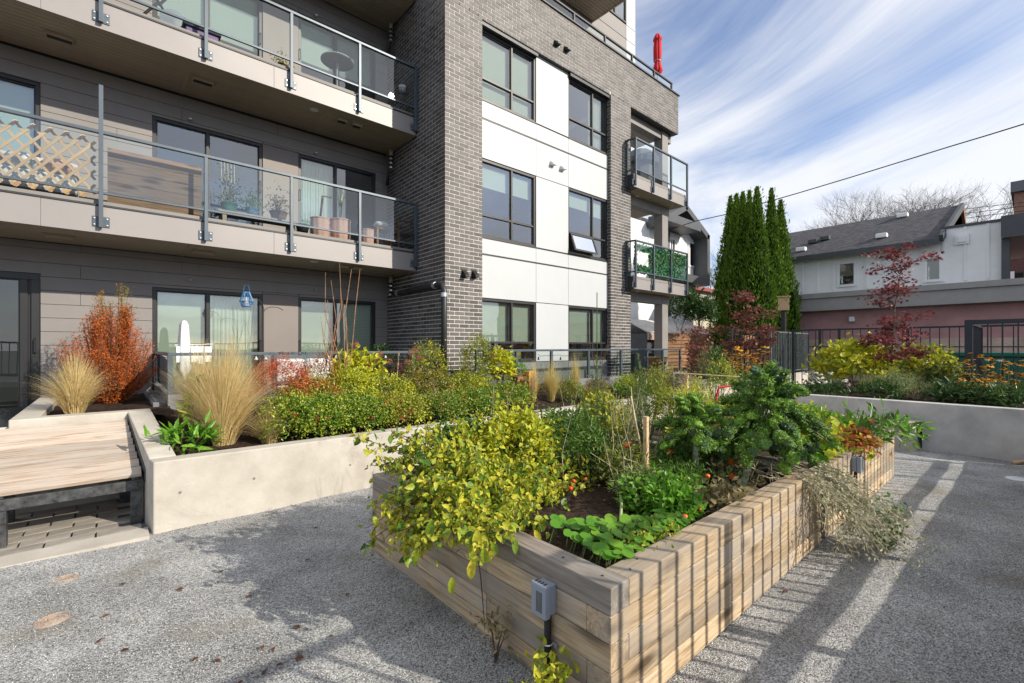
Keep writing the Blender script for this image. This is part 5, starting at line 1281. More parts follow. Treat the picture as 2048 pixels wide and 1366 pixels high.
for X_, Y_, rx, h, mt, l_, w_, lb in ((6.9, 6.1, .34, .42, 'l_shrub', .04, .018, 'green gold perennial between the hedge and the small tufts'), (7.9, 6.2, .30, .40, 'l_wilt', .045, .015, 'browning perennial past the small grass tufts'), (8.6, 6.0, .34, .46, 'l_hedge', .04, .018, 'green clump before the second brick pier'),
        (9.3, 6.2, .32, .52, 'l_shrub', .05, .016, 'airy green gold clump before the terrace posts'), (7.4, 5.85, .26, .24, 'l_olive', .03, .016, 'low reddish groundcover on the wall edge'), (8.2, 5.85, .30, .28, 'l_hedge_d', .035, .018, 'low deep green groundcover on the wall edge'), (9.8, 5.9, .30, .50, 'l_lime', .045, .02, 'yellow green clump at the end of the long wall'), (6.3, 6.85, .34, .55, 'l_olive', .04, .018, 'reddish olive shrub behind the orange crate corner')):
    bush('border_plant', lb, 'plant', (X_, Y_, .62), rx, .24, h, LT, 90, 24, l_, w_, M[mt], spread=.055, stems=10, stemmat='stem_green', low=0)
# ---- maples
def maple(label, base, H, tiers, mat, seed, leafL=.075, group='young japanese maples', lean=(0, 0)):
    rr = random.Random(seed); g = root('japanese_maple', label, 'tree', base, group); b0 = Vector(base)
    m = MB(); top = b0+Vector((lean[0], lean[1], H))
    pts = [b0+(top-b0)*t+Vector((rr.uniform(-.03, .03), rr.uniform(-.03, .03), 0))*(t > 0) for t in (0, .2, .4, .6, .8, 1)]
    m.tube(pts, [.022, .019, .015, .011, .007, .003], 7); m.build('trunk', M['bark'], g, smooth=True)
    bm_ = MB(); sets = []
    for t0, reach, az, rise, n in tiers:
        s = b0+(top-b0)*t0; e = s+Vector((math.cos(az)*reach, math.sin(az)*reach, rise)); mid = s+(e-s)*.5+Vector((0, 0, .08))
        bm_.tube([s, mid, e], [.009, .006, .0025], 5)
        for k in range(6):
            f = rr.uniform(.3, 1); q = s+(e-s)*f+Vector((0, 0, .06*math.sin(f*3.1))); w2 = q+Vector((rr.uniform(-.2, .2), rr.uniform(-.2, .2), rr.uniform(-.03, .14)))
            bm_.tube([q, w2], [.004, .0015], 4)
            c = np.array(w2); P = c[None]+NR.normal(size=(n, 3))*np.array([.085, .085, .035]); d = rdir(n, -.5); d[:, :2] *= 1.6; nn = rdir(n, 1.6)
            sets.append(leaf_arrays(P, unit(d), nn, leafL*NR.uniform(.6, 1.15, n), leafL*NR.uniform(.6, 1.1, n), LS))
    bm_.build('branches', M['bark'], g); cat_leaves('foliage', sets, mat, g)
p = onD(1775, 800, 10.0); bs = (p.x, p.y, .70)
def tiers_for(H, spec, rr):
    out = []
    for t0, reach, n, cnt in spec:
        for k in range(cnt): out.append((t0+rr.uniform(-.03, .03), reach*rr.uniform(.6, 1.1), rr.uniform(0, 6.28), rr.uniform(.02, .2), n))
    return out
rr_ = random.Random(5)
maple('crimson leaved young maple rising before the white house', bs, 3.15, tiers_for(3.1, [(.22, .62, 12, 6), (.33, .62, 12, 7), (.42, .45, 10, 4), (.58, .32, 9, 3), (.68, .42, 9, 5), (.80, .45, 9, 4), (.93, .34, 9, 3)], rr_) + [(.86, .75, math.atan2(-.66, .75), .15, 12), (.90, .55, math.atan2(.66, -.75), .05, 10), (.47, .55, math.atan2(-.66, .75), .1, 12)], M['l_maple_r'], 4, .078, lean=(.10, -.22))
p = onD(1490, 760, 11.6)
maple('bronze leaved young maple in front of the cedar hedge', (p.x, p.y, .62), 2.45, tiers_for(2.4, [(.28, .50, 15, 5), (.42, .62, 16, 6), (.55, .65, 14, 5), (.72, .42, 13, 4), (.9, .22, 11, 3)], rr_) + [(.72, .72, math.atan2(-.66, .75), .1, 12), (.55, .75, math.atan2(.66, -.75), .05, 12), (.86, .3, 1.0, .3, 12)], M['l_maple_b'], 6, .078, lean=(-.15, -.05))
p = onD(1392, 760, 10.2)
maple('smallest dark bronze maple beside the corner column', (p.x, p.y, .62), 1.45, tiers_for(1.4, [(.4, .32, 12, 4), (.6, .36, 12, 4), (.85, .22, 11, 3)], rr_), M['l_maple_b'], 8, .07)

# ---- cedars and winter trees
def cedar(label, px, py, d, Rb, basez=-.05):
    tp = onD(px, py, d); H = tp.z-basez; g = root('columnar_cedar', label, 'tree', (tp.x, tp.y, basez), 'columnar cedars behind the gate')
    prof = lambda t: Rb*(min(1, (t+.03)/.14)**.5)*((1-t)**.82)*(1-.08*math.sin(9*t))
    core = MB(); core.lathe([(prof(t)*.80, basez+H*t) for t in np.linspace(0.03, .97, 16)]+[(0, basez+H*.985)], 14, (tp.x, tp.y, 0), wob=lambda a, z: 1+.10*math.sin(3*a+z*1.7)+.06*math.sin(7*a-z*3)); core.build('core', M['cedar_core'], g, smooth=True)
    MB().tube([(tp.x, tp.y, basez), (tp.x, tp.y, basez+1.2)], [.14, .1], 8).build('trunk', M['bark'], g)
    n = 9000; t = NR.uniform(0, 1, n)**1.15; a = NR.uniform(0, 6.283, n)
    rr = np.array([prof(q) for q in t])*(.86+.20*np.sin(4*a+t*23)*np.sin(t*41+a)*.8+NR.uniform(-.05, .12, n))
    rr += (NR.uniform(0, 1, n) < .06)*NR.uniform(0, .22, n); P = np.stack([tp.x+np.cos(a)*rr, tp.y+np.sin(a)*rr, basez+H*t], 1); O = np.stack([np.cos(a), np.sin(a), np.zeros(n)], 1)
    D = unit(O*.55+rdir(n)*.45+np.array([0, 0, .95])); Nn = unit(O*.6+rdir(n)*.7)
    s = NR.uniform(.6, 1.25, n)*(1-.45*t); leaf_obj('foliage', P, D, Nn, .20*s, .075*s, M['l_cedar'], g)
for i, (px, py, d, Rb, lb) in enumerate(((1461, 394, 24.6, 1.35, 'short columnar cedar at the outer end of the row'), (1473, 389, 24.0, 1.25, 'columnar cedar second from the gabled house'), (1486, 385, 23.4, 1.2, 'columnar cedar third from the gabled house'),
      (1499, 382, 24.6, .9, 'slim columnar cedar in the middle, set farther back'), (1514, 376, 22.8, 1.3, 'tallest columnar cedar with a sunlit flank'), (1543, 378, 23.0, 1.0, 'columnar cedar standing past the gap in the row'), (1561, 402, 23.6, 1.15, 'lower columnar cedar nearest the white house'))):
    cedar(lb, px, py, d-2.4, Rb*.92)
def bare_tree(label, px, py, d, spread, seed, depth=6, group='leafless trees beyond the roofs', z0=-.05, thick=.22):
    tp = onD(px, py, d); rr = random.Random(seed); g = root('bare_tree', label, 'tree', (tp.x, tp.y, z0), group); H = tp.z-z0; m = MB(); tr = MB()
    def br(p, d_, L_, r, k):
        e = p+d_*L_; mid = p+d_*L_*.5+Vector((rr.uniform(-.06, .06), rr.uniform(-.06, .06), 0))*L_
        (tr if k == depth else m).tube([p, mid, e], [r, r*.85, r*.62], 5 if k > 2 else 3, cap=False)
        if k <= 0: return
        for _ in range(3 if k > 2 else 4):
            ax = Vector((rr.gauss(0, 1), rr.gauss(0, 1), rr.gauss(0, .5))).normalized(); nd = (d_+ax*spread).normalized(); nd.z = max(nd.z, .08); nd.normalize()
            br(p+(e-p)*rr.uniform(.55, 1), nd, L_*rr.uniform(.66, .82), r*.56, k-1)
    br(Vector((tp.x, tp.y, z0)), Vector((0, 0, 1)), H*.34, thick, depth)
    tr.build('trunk', M['bark'], g, smooth=True); m.build('branches', M['bark'], g)
M['bark'] = M['bark']
for k, (px, py, d, sp, sd_, lb) in enumerate(((1732, 385, 50, .62, 1, 'leafless tree rising over the middle of the shingle roof'), (1800, 335, 47, .66, 2, 'tallest leafless tree behind the roof ridge'), (1872, 325, 47, .66, 3, 'spreading leafless tree behind the gable end'), (1925, 400, 48, .66, 4, 'leafless tree whose twigs lean past the gable'),
        (1668, 425, 52, .6, 5, 'low leafless tree over the start of the shingle roof'), (1975, 440, 60, .6, 6, 'far leafless tree above the white parapet'), (1425, 490, 45, .6, 7, 'leafless tree between the gabled house and the cedars'))):
    bare_tree(lb, px, py, d, sp, sd_, depth=7 if k in (1, 2) else 6)
for px, py, d, r, lb in ((1360, 618, 20, .85, 'round clipped dark shrub behind the corner column'), (1400, 628, 19.5, .6, 'smaller round clipped shrub near the slat fence')):
    q = onD(px, py, d); bush('clipped_shrub', lb, 'shrub', (q.x, q.y, q.z-r*1.1), r, r, r*2, LT, 160, 26, .10, .06, M['l_dark'], spread=.12, group='clipped shrubs by the shed')
q = onD(1372, 690, 9.5)
# ================================================================== VEGETABLES IN THE TIMBER PLANTERS
def bez(p0, p1, p2, t): return p0*((1-t)**2)+p1*(2*(1-t)*t)+p2*(t*t)
# single leaf meshes shared by the leaves that are pieces of their own
def leaf_piece(name, mat, L_, W_, T=None):
    n = 5; vs = []; 
    for i in range(n+1):
        t = i/n; w_ = W_*.5*math.sin(math.pi*min(1, t*.93+.07))**.8*(1 if t < 1 else 0); z = -.22*L_*t*t
        vs += [(t*L_, -w_, z+w_*.35), (t*L_, 0, z), (t*L_, w_, z+w_*.35)]
    fs = []
    for i in range(n): b = 3*i; fs += [(b, b+3, b+4, b+1), (b+1, b+4, b+5, b+2)]
    me = bpy.data.meshes.new(name); me.from_pydata(vs, [], fs); me.materials.append(mat)
    me.polygons.foreach_set('use_smooth', [True]*len(fs)); me.update(); return me
def put_piece(name, me, p, d, up, par, s=1.0):
    o = bpy.data.objects.new(name, me); COL.objects.link(o); o.location = p; attach(o, par)
    d = Vector(d).normalized(); y = Vector(up).cross(d)
    y = y.normalized() if y.length > 1e-4 else Vector((0, 1, 0)); z = d.cross(y)
    o.rotation_euler = Matrix((d, y, z)).transposed().to_euler(); o.scale = (s, s, s); return o

def cherry():
    base = Vector((2.12, 2.80, .53)); g = root('ground_cherry', 'sprawling yellowing ground cherry hanging over the nearest timber planter', 'plant', base)
    tips = [(725, 878, 3.25), (790, 862, 3.1), (850, 845, 3.15), (905, 842, 3.1), (880, 905, 2.7), (830, 920, 2.8), (775, 925, 3.0), (935, 868, 3.0), (1010, 858, 3.0), (1040, 850, 3.1), (1075, 880, 2.9), (1120, 905, 2.7), (1185, 925, 2.6), (1205, 960, 2.5),
            (990, 900, 2.8), (960, 930, 2.5), (1040, 935, 2.5), (1090, 950, 2.5), (1150, 975, 2.4), (1060, 1010, 2.2), (1010, 990, 2.3), (940, 990, 2.4), (870, 970, 2.5), (820, 980, 2.55), (900, 1030, 2.3), (960, 1050, 2.1), (1010, 1060, 2.05), (850, 1040, 2.4),
            (745, 1010, 2.9), (735, 1055, 2.9), (735, 1085, 2.85), (760, 1030, 2.8), (812, 1065, 2.5), (880, 1085, 2.15), (915, 1065, 2.1), (775, 985, 2.95), (970, 1120, 1.9), (1030, 1075, 1.9), (740, 930, 3.1), (790, 1050, 2.7), (830, 1110, 2.3), (800, 1090, 2.5), (1095, 900, 2.75), (1130, 1020, 2.3), (1080, 1060, 2.05), (870, 870, 2.9), (1170, 890, 2.9), (1230, 850, 3.2), (1160, 860, 3.1), (930, 1090, 2.0), (1000, 1085, 1.95),
            (915, 935, 2.55), (985, 955, 2.45), (860, 935, 2.65), (1050, 970, 2.4), (800, 900, 2.95), (905, 985, 2.4), (1120, 940, 2.6), (955, 905, 2.7), (1015, 925, 2.6), (1085, 985, 2.35), (870, 1005, 2.45), (960, 1015, 2.3)]
    m = MB(); sets = [[], []]; cand = []; pods = []
    for px, py, Y in tips+[(a+R.uniform(-22, 22), b+R.uniform(-14, 14), c+R.uniform(-.15, .15)) for a, b, c in tips if a > 760]:
        tp = onY(px, py, Y); mid = base*.45+tp*.55+Vector((0, 0, .10+.10*R.random()))
        pts = [bez(base, mid, tp, t) for t in (0, .25, .5, .75, 1)]; m.tube(pts, [.006, .0055, .0045, .0035, .002], 5)
        for _ in range(4):
            t = R.uniform(.4, .95); s = bez(base, mid, tp, t); e = s+Vector((R.uniform(-.13, .13), R.uniform(-.13, .13), R.uniform(-.06, .10))); m.tube([s, e], [.003, .0012], 4)
            n = 11; tt = NR.uniform(.2, 1.1, n)[:, None]; q = np.array(s)[None]*(1-tt)+np.array(e)[None]*tt+NR.normal(0, .026, (n, 3))
            d = unit(rdir(n)*.8+np.array([0, 0, -.55])); nn = unit(rdir(n)*.7+np.array([0, -.3, .6])); L_ = NR.uniform(.026, .058, n)
            sets[0].append(leaf_arrays(q, d, nn, L_, L_*.58, LL)); cand += [(Vector(q[0]), Vector(d[0]), Vector(nn[0]))]; pods += [tuple(q[1])]
        n = 44; t = NR.uniform(.28, 1.03, n)[:, None]; a = np.array(base); b = np.array(mid); c = np.array(tp)
        q = a*(1-t)**2+b*2*(1-t)*t+c*t*t+NR.normal(0, .030, (n, 3)); d = unit(rdir(n)*.8+np.array([0, 0, -.45])); nn = unit(rdir(n)*.7+np.array([0, -.3, .7])); L_ = NR.uniform(.026, .070, n)
        k = NR.uniform(0, 1, n) < .22
        sets[0].append(leaf_arrays(q[~k], d[~k], nn[~k], L_[~k], L_[~k]*.58, LL))
        if k.any(): sets[1].append(leaf_arrays(q[k], d[k], nn[k], L_[k]*1.1, L_[k]*.75, LL))
    m.build('branches', M['stem'], g); cat_leaves('foliage', sets[0], M['l_cherry'], g); cat_leaves('green_foliage', sets[1], M['l_cherry_g'], g)
    mes = [leaf_piece('leaf', M['l_cherry'], L_, L_*.55) for L_ in (.05, .06, .07)]
    for p, d, nn in cand[:200]: put_piece('leaf', R.choice(mes), p, d+Vector((0, 0, -.2)), nn, g, R.uniform(.7, 1.1))
    # the lanterns
    hm = MB(); hm.lathe([(0, 0), (.006, -.002), (.011, -.010), (.009, -.020), (.003, -.028), (0, -.031)], 5); pod = None
    for p in pods[:110]:
        if pod is None: pod = hm.build('lantern', M['husk'], g, loc=p)
        else: link_copy(pod, p, g, rz=R.uniform(0, 6))
    # large drooping leaves and stalk hanging outside the box
    big = leaf_piece('drooping_leaf', M['l_cherry'], .115, .052)
    for px, py, Y, dd in ((968, 1095, 1.85, (.1, 0, -1)), (945, 1120, 1.86, (-.15, 0, -1)), (985, 1085, 1.9, (.3, -.1, -1)), (905, 1155, 1.95, (-.2, -.1, -1)), (835, 1095, 2.3, (-.3, -.1, -.8)), (1005, 1045, 1.95, (.5, -.4, -.4)), (1070, 1060, 1.95, (.1, -.3, -.6)), (1030, 1080, 1.9, (-.4, -.5, -.4)), (955, 1060, 1.95, (-.2, -.2, -1)), (865, 1040, 2.2, (-.3, 0, -1))):
        put_piece('drooping_leaf', big, onY(px, py, Y), dd, (-.6, -.6, .3), g, R.uniform(.7, 1.05))
    a = onX(948, 1050, 1.64); b = onX(962, 1160, 1.655); c = onX(970, 1260, 1.655)
    MB().tube([a+Vector((.1, 0, .05)), a, b, c], [.006, .005, .004, .002], 5).build('hanging_stalk', M['stem'], g)
    return g
cherry()
p = Vector((1.50, 1.62, .0)); bush('weed', 'small yellow flowered weed on the gravel at the foot of the planter', 'plant', (1.56, 1.55, .0), .10, .12, .22, LL, 18, 8, .045, .024, [M['l_cherry'], M['l_lime']], spread=.04, stems=6)
bush('weed', 'little wilted weed climbing the planter side boards', 'plant', (1.585, 1.95, .0), .05, .07, .26, LL, 12, 7, .035, .018, M['l_wilt'], spread=.03, stems=5)

# nasturtium: round leaves on stalks
def nasturtium(label, spots, group=None):
    c0 = spots[0]; g = root('nasturtium', label, 'plant', (c0[0], c0[1], .53), group)
    n = 14; vs = [(0, 0, -.12)]+[(math.cos(2*math.pi*k/n)*(1+.05*math.sin(5*2*math.pi*k/n)), math.sin(2*math.pi*k/n), .05*math.sin(2*2*math.pi*k/n)) for k in range(n)]
    me = bpy.data.meshes.new('round_leaf'); me.from_pydata(vs, [], [(0, k+1, (k+1) % n+1) for k in range(n)]); me.materials.append(M['l_bright']); me.polygons.foreach_set('use_smooth', [True]*n); me.update()
    st = MB()
    for x, y, z, r in spots:
        o = put_piece('round_leaf', me, (x, y, z), (1, R.uniform(-.4, .4), R.uniform(-.3, .5)), (R.uniform(-.5, .1), R.uniform(-.7, 0), 1), g, r)
        st.tube([(x, y, z-.12*r), (x+R.uniform(-.04, .04), y+.03, .53)], [.0025, .003], 4)
    st.build('stems', M['stem_green'], g)
sp = []
for _ in range(230):
    px = R.uniform(1110, 1330); py = R.uniform(1035, 1125)
    lim = 1030+max(0, (px-1210))*.0
    if py > 1128-abs(px-1235)*.62: continue
    q = onZ(px, py, .60+R.uniform(-.03, .09)); 
    if q.y < 1.36 or q.x < 1.80: q.y = max(q.y, 1.40); q.x = max(q.x, 1.84)
    sp.append((q.x, q.y, q.z, R.uniform(.020, .042)))
nasturtium('bright round leaved nasturtium in the near corner of the timber planter', sp, 'nasturtiums in the nearest planter')
sp = []
for _ in range(90):
    q = onZ(R.uniform(1310, 1378), R.uniform(1012, 1065), .60+R.uniform(-.02, .06)); q.y = max(q.y, 1.42); sp.append((q.x, q.y, q.z, R.uniform(.016, .028)))
nasturtium('small leaved nasturtium along the sunny edge timbers', sp, 'nasturtiums in the nearest planter')
bush('creeping_plant', 'yellow flecked creeping plant lying over the edge timber', 'plant', (2.35, 1.45, .58), .30, .10, .10, LL, 20, 8, .028, .014, [M['l_cherry'], M['l_lime']], spread=.04, stems=6)

# squash plant with big lobed leaves
def lobed_leaf(name, L_, mat):
    n = 26; vs = [(0, 0, .0)]
    for k in range(n+1):
        a = rad(-128+256*k/n); r = L_*(.62+.30*abs(math.cos(a*2.5))+.10*math.cos(a))*(1+.04*math.sin(k*2.7)); vs.append((L_*.38+r*math.cos(a)*.72, r*math.sin(a)*.72, .05*L_*math.sin(k*1.9)-.1*L_*abs(math.sin(a))))
    me = bpy.data.meshes.new(name); me.from_pydata(vs, [], [(0, k, k+1) for k in range(1, n+1)]); me.materials.append(mat); me.update(); return me
SQ = root('squash_plant', 'squash plant with one big pale lobed leaf on thick stalks', 'plant', (2.55, 1.95, .53))
ml = lobed_leaf('leaf', .17, M['l_squash']); q = onY(1318, 985, 1.95)
put_piece('leaf', ml, q, (.6, .2, .55), (-.55, -.75, .35), SQ, 1.0)
put_piece('leaf', lobed_leaf('leaf', .12, M['l_squash']), onY(1290, 965, 2.05), (-.2, .1, .9), (-.7, -.3, .3), SQ, 1.0)
put_piece('leaf', lobed_leaf('leaf', .11, M['l_wilt']), onY(1395, 1005, 1.75), (.8, -.2, -.1), (0, -.4, 1), SQ, 1.0)
put_piece('leaf', lobed_leaf('leaf', .09, M['l_bright']), onY(1350, 1000, 1.9), (.5, -.4, .1), (0, -.5, 1), SQ, 1.0)
b = onZ(1262, 1070, .55); m = MB(); m.tube([b, onY(1275, 1030, 1.85), onY(1305, 995, 1.93), q], [.011, .010, .008, .006], 8); m.tube([onZ(1240, 1065, .55), onY(1243, 1005, 1.95), onY(1240, 990, 1.98)], [.012, .010, .007], 8)
m.tube([b+Vector((.05, 0, 0)), onY(1340, 1035, 1.75), onY(1392, 1008, 1.75)], [.008, .007, .005], 7); m.build('stalks', M['l_feather'] if False else surf('pale_green_stalk', (.36, .40, .20), .6, .15, 20), SQ, smooth=True)
# tripod of bent canes, stakes, tomatoes
TR = root('cane_tripod', 'tied pair of bent bamboo canes in the nearest planter', 'plant support', onZ(1296, 1000, .55))
MB().tube([onZ(1296, 1005, .54), onY(1288, 925, 2.25), onY(1272, 850, 2.3), onY(1262, 792, 2.32)], [.009, .010, .009, .007], 7).build('cane', M['bamboo'], TR, smooth=True)
MB().tube([onZ(1262, 960, .54), onY(1258, 900, 2.5), onY(1266, 830, 2.4), onY(1262, 775, 2.35)], [.007, .007, .006, .004], 7).build('cane', M['bamboo'], TR, smooth=True)
TK = root('wooden_stake', 'squared brown wooden stake beside the cane tripod', 'stake', onZ(1293, 985, .55))
a = onY(1292, 985, 2.15); t = onY(1292, 833, 2.15); MB().bar((a.x, a.y, .4), t, .036, .036).build('shaft', M['pine'], TK, bevel=.002)
def tomato(label, px, py, Y, r, mt='tomato', group='ripe tomatoes'):
    p = onY(px, py, Y); o = MB().lathe([(0, -r*.95), (r*.6, -r*.8), (r, -.1*r), (r*.85, r*.55), (r*.35, r*.85), (0, r*.75)], 16, (0, 0, 0)).build('tomato', M[mt], None, loc=p, smooth=True)
    prop(o, label, 'tomato', group); return o
for px, py, Y, r, lb, mt in ((1252, 890, 2.3, .026, 'orange tomato hanging at the cane tripod', 'orange_fruit'), (1262, 887, 2.36, .022, 'dark red tomato behind the orange one', 'tomato'), (1272, 921, 2.3, .018, 'small red tomato beside the squared stake', 'tomato'), (1141, 977, 2.35, .02, 'red tomato at the edge of the ground cherry', 'tomato'),
        (1147, 962, 2.4, .018, 'small red tomato half hidden by yellow leaves', 'tomato'), (1171, 958, 2.45, .016, 'pale orange tomato among the yellow leaves', 'orange_fruit'), (1415, 952, 1.75, .021, 'upright orange red tomato beneath the big kale', 'orange_fruit'), (1399, 1018, 1.5, .015, 'orange tomato low by the edge timber', 'orange_fruit'), (1370, 1033, 1.45, .018, 'orange tomato lying next to the small nasturtium', 'orange_fruit')):
    tomato(lb, px, py, Y, r, mt)
TP = root('tomato_vine', 'bare withered tomato vine around the stakes', 'plant', onZ(1280, 980, .54)); m = MB()
for a_ in ((( 1300, 1000), (1250, 950), (1180, 905)), ((1290, 990), (1262, 930), (1245, 885), (1252, 875)), ((1300, 985), (1320, 940), (1345, 925), (1355, 940)), ((1305, 995), (1340, 960), (1330, 930)), ((1296, 960), (1275, 925), (1240, 915)), ((1300, 940), (1275, 900), (1275, 890))):
    Y0 = R.uniform(2.1, 2.4); m.tube([onY(px, py, Y0+.03*i) for i, (px, py) in enumerate(a_)], [.005, .004, .0025, .002][:len(a_)], 6)
m.build('stems', M['stem_pale'], TP, smooth=True)
# T-shaped frame with a cross cane
TF = root('cross_frame', 'pale wooden post carrying a horizontal bamboo cane', 'plant support', onZ(1373, 860, .55))
a = onZ(1373, 850, .5); t = onD(1373, 750, a.x*math.cos(AZ)+a.y*math.sin(AZ)); MB().bar(a, t, .055, .055).build('post', M['pine'], TF, bevel=.003)
dd = t.x*math.cos(AZ)+t.y*math.sin(AZ); MB().tube([onD(1350, 746, dd), onD(1480, 754, dd-.2)], .010, 7).build('cane', M['bamboo'], TF)

# kale: curled leaves are lumpy folded sheets, each a piece of the plant
from mathutils import noise
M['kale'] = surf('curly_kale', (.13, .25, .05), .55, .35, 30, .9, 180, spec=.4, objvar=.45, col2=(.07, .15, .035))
M['kale_lit'] = surf('curly_kale_lit', (.24, .42, .04), .5, .3, 30, .9, 180, spec=.4, objvar=.4, col2=(.10, .22, .03))  # brighter copy of the kale green, with top light put into its colour
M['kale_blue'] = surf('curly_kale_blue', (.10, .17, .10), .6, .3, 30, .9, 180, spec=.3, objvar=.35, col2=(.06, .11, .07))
M['kale_stem'] = surf('kale_stalk', (.36, .40, .26), .6, .3, 30, .5, 60, col2=(.22, .25, .15))
def kale_mesh(name, seed, mats, L_=.15, W_=.13, H_=.075):
    nu, nv = 44, 34; vs = []; off = Vector((seed*3.1, seed*1.7, 0))
    for i in range(nu):
        a = 2*math.pi*i/nu
        for j in range(nv+1):
            b = math.pi*j/nv; n_ = Vector((math.sin(b)*math.cos(a), math.sin(b)*math.sin(a), math.cos(b)))
            lob = 1+.20*noise.noise(n_*1.9+off); q = Vector((n_.x*L_*.5*lob, n_.y*W_*.5*lob, n_.z*H_*.5))
            f1 = noise.voronoi(q*90+off)[0][0]; f2 = noise.voronoi(q*170+off)[0][0]
            q += n_*(.024*(.55-f1)+.013*(.5-f2)); q.x += L_*.5; q.z -= .9*q.x*q.x/L_*.45+q.y*q.y*1.6
            vs.append(tuple(q))
    fs = [(i*(nv+1)+j, i*(nv+1)+j+1, ((i+1) % nu)*(nv+1)+j+1, ((i+1) % nu)*(nv+1)+j) for i in range(nu) for j in range(nv)]
    me = bpy.data.meshes.new(name); me.from_pydata(vs, [], fs); me.materials.append(mats); me.polygons.foreach_set('use_smooth', [True]*len(fs)); me.update(); return me
M['l_kale'] = leafmat('kale_frill', [(.07, .16, .03), (.14, .28, .04), (.22, .38, .05), (.11, .20, .07)], .3, .5)
KM = {k: [kale_mesh('curled_leaf', s, M[k]) for s in (1, 2, 3)] for k in ('kale', 'kale_lit', 'kale_blue')}
def kale(label, foot, neck, c, rx, ry, rz_, n, size, blue=.3):
    g = root('kale_plant', label, 'vegetable', foot, 'tall curly kale plants'); f = Vector(foot); nk = Vector(neck)
    st = MB(); st.tube([f-Vector((0, 0, .05)), f*.66+nk*.34+Vector((.01, 0, 0)), f*.33+nk*.67+Vector((0, .01, 0)), nk], [.030, .027, .025, .022], 12)
    for k in range(26):
        t = (k+.5)/26; p = f.lerp(nk, t); a = k*2.4; r = .026-.004*t; q = p+Vector((math.cos(a)*r, math.sin(a)*r, 0)); st.tube([q-Vector((math.cos(a)*.006, math.sin(a)*.006, 0)), q+Vector((math.cos(a)*.006, math.sin(a)*.006, .003))], [.008, .005], 6)
    st.build('stalk', M['kale_stem'], g, smooth=True)
    pet = MB(); fr_ = []
    arms = max(12, n//9); i = 0
    for k in range(arms):
        el = rad(78)-rad(118)*(k/arms)**.9+R.uniform(-.15, .15); az = k*2.39996+R.uniform(-.3, .3); rr2 = R.uniform(.78, 1.12)
        o = Vector((math.cos(az)*math.cos(el), math.sin(az)*math.cos(el), math.sin(el))); tip = None; pts = []
        for s_ in range(9):
            t = .30+.70*s_/8; droop = .34*t*t*rr2*math.cos(el)
            p = Vector(c)+Vector((o.x*rx*.80*t*rr2, o.y*ry*.80*t*rr2, o.z*rz_*t*rr2-droop*rz_*1.4))
            sd = Vector((-o.y, o.x, 0))*R.uniform(-.075, .075)*size*1.6; p += sd; pts.append(p)
            lit = R.random() < (.62 if o.z > .1 else .35); kk = 'kale_lit' if lit else ('kale_blue' if R.random() < blue else 'kale')  # upper arms get the painted sunlit green more often
            d = (o+Vector((R.uniform(-.6, .6), R.uniform(-.6, .6), R.uniform(-.7, .2)))).normalized()
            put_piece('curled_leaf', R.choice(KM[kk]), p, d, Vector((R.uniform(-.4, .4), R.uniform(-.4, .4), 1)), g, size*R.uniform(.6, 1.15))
            fr_.append((tuple(p+d*.07*size), i)); i += 1
        pet.tube([nk.lerp(Vector(c), .2), Vector(c)+o*.1, pts[2], pts[-1]], [.009, .007, .006, .003], 5)
    pet.build('leaf_stalks', M['kale_stem'], g)
    C_ = np.repeat(np.array([q for q, _ in fr_]), 70, 0); o_ = rdir(len(C_)); P = C_+o_*np.array([.072, .066, .046])*size*NR.uniform(.92, 1.12, (len(C_), 1))
    leaf_obj('frills', P, unit(o_*.8+rdir(len(P))), rdir(len(P)), NR.uniform(.012, .024, len(P)), NR.uniform(.010, .018, len(P)), M['l_kale'], g)
foot = onZ(1478, 985, .53); neck = onD(1517, 880, 3.85); c = onD(1532, 822, 4.05)
kale('largest curly kale on a thick leaning stalk in the nearest planter', foot, neck, c, .62, .54, .46, 330, .60)
foot = onZ(1393, 965, .53); neck = onD(1393, 885, 3.95); c = onD(1386, 850, 4.0)
kale('smaller blue green curly kale beside the largest one', foot, neck, c, .30, .30, .27, 100, .56, blue=.5)
q = onD(1618, 870, 4.6); bush('kale_seedling', 'lime green loose leaf kale behind the divider timber', 'vegetable', (q.x, q.y, .53), .26, .22, .34, LL, 26, 9, .11, .08, [M['l_bright'], M['l_lime']], spread=.06, stems=8, stemmat='stem_green')
q = onD(1690, 862, 5.0); bush('red_lettuce', 'frilly red brown lettuce along the sunny timbers of the farther planter', 'vegetable', (q.x, q.y-.02, .53), .36, .20, .24, LL, 60, 14, .06, .05, [M['l_lettuce_r'], M['l_lettuce_r'], M['l_lime']], spread=.05, stems=0)
q = onD(1735, 830, 5.7); bush('long_leaf_plant', 'sprawling plant with long fresh green leaves at the end of the farther planter', 'vegetable', (q.x, q.y-.05, .56), .52, .42, .26, LL, 44, 8, .15, .034, [M['l_bright'], M['l_cherry_g']], spread=.08, stems=10, stemmat='stem_green', up=.1)
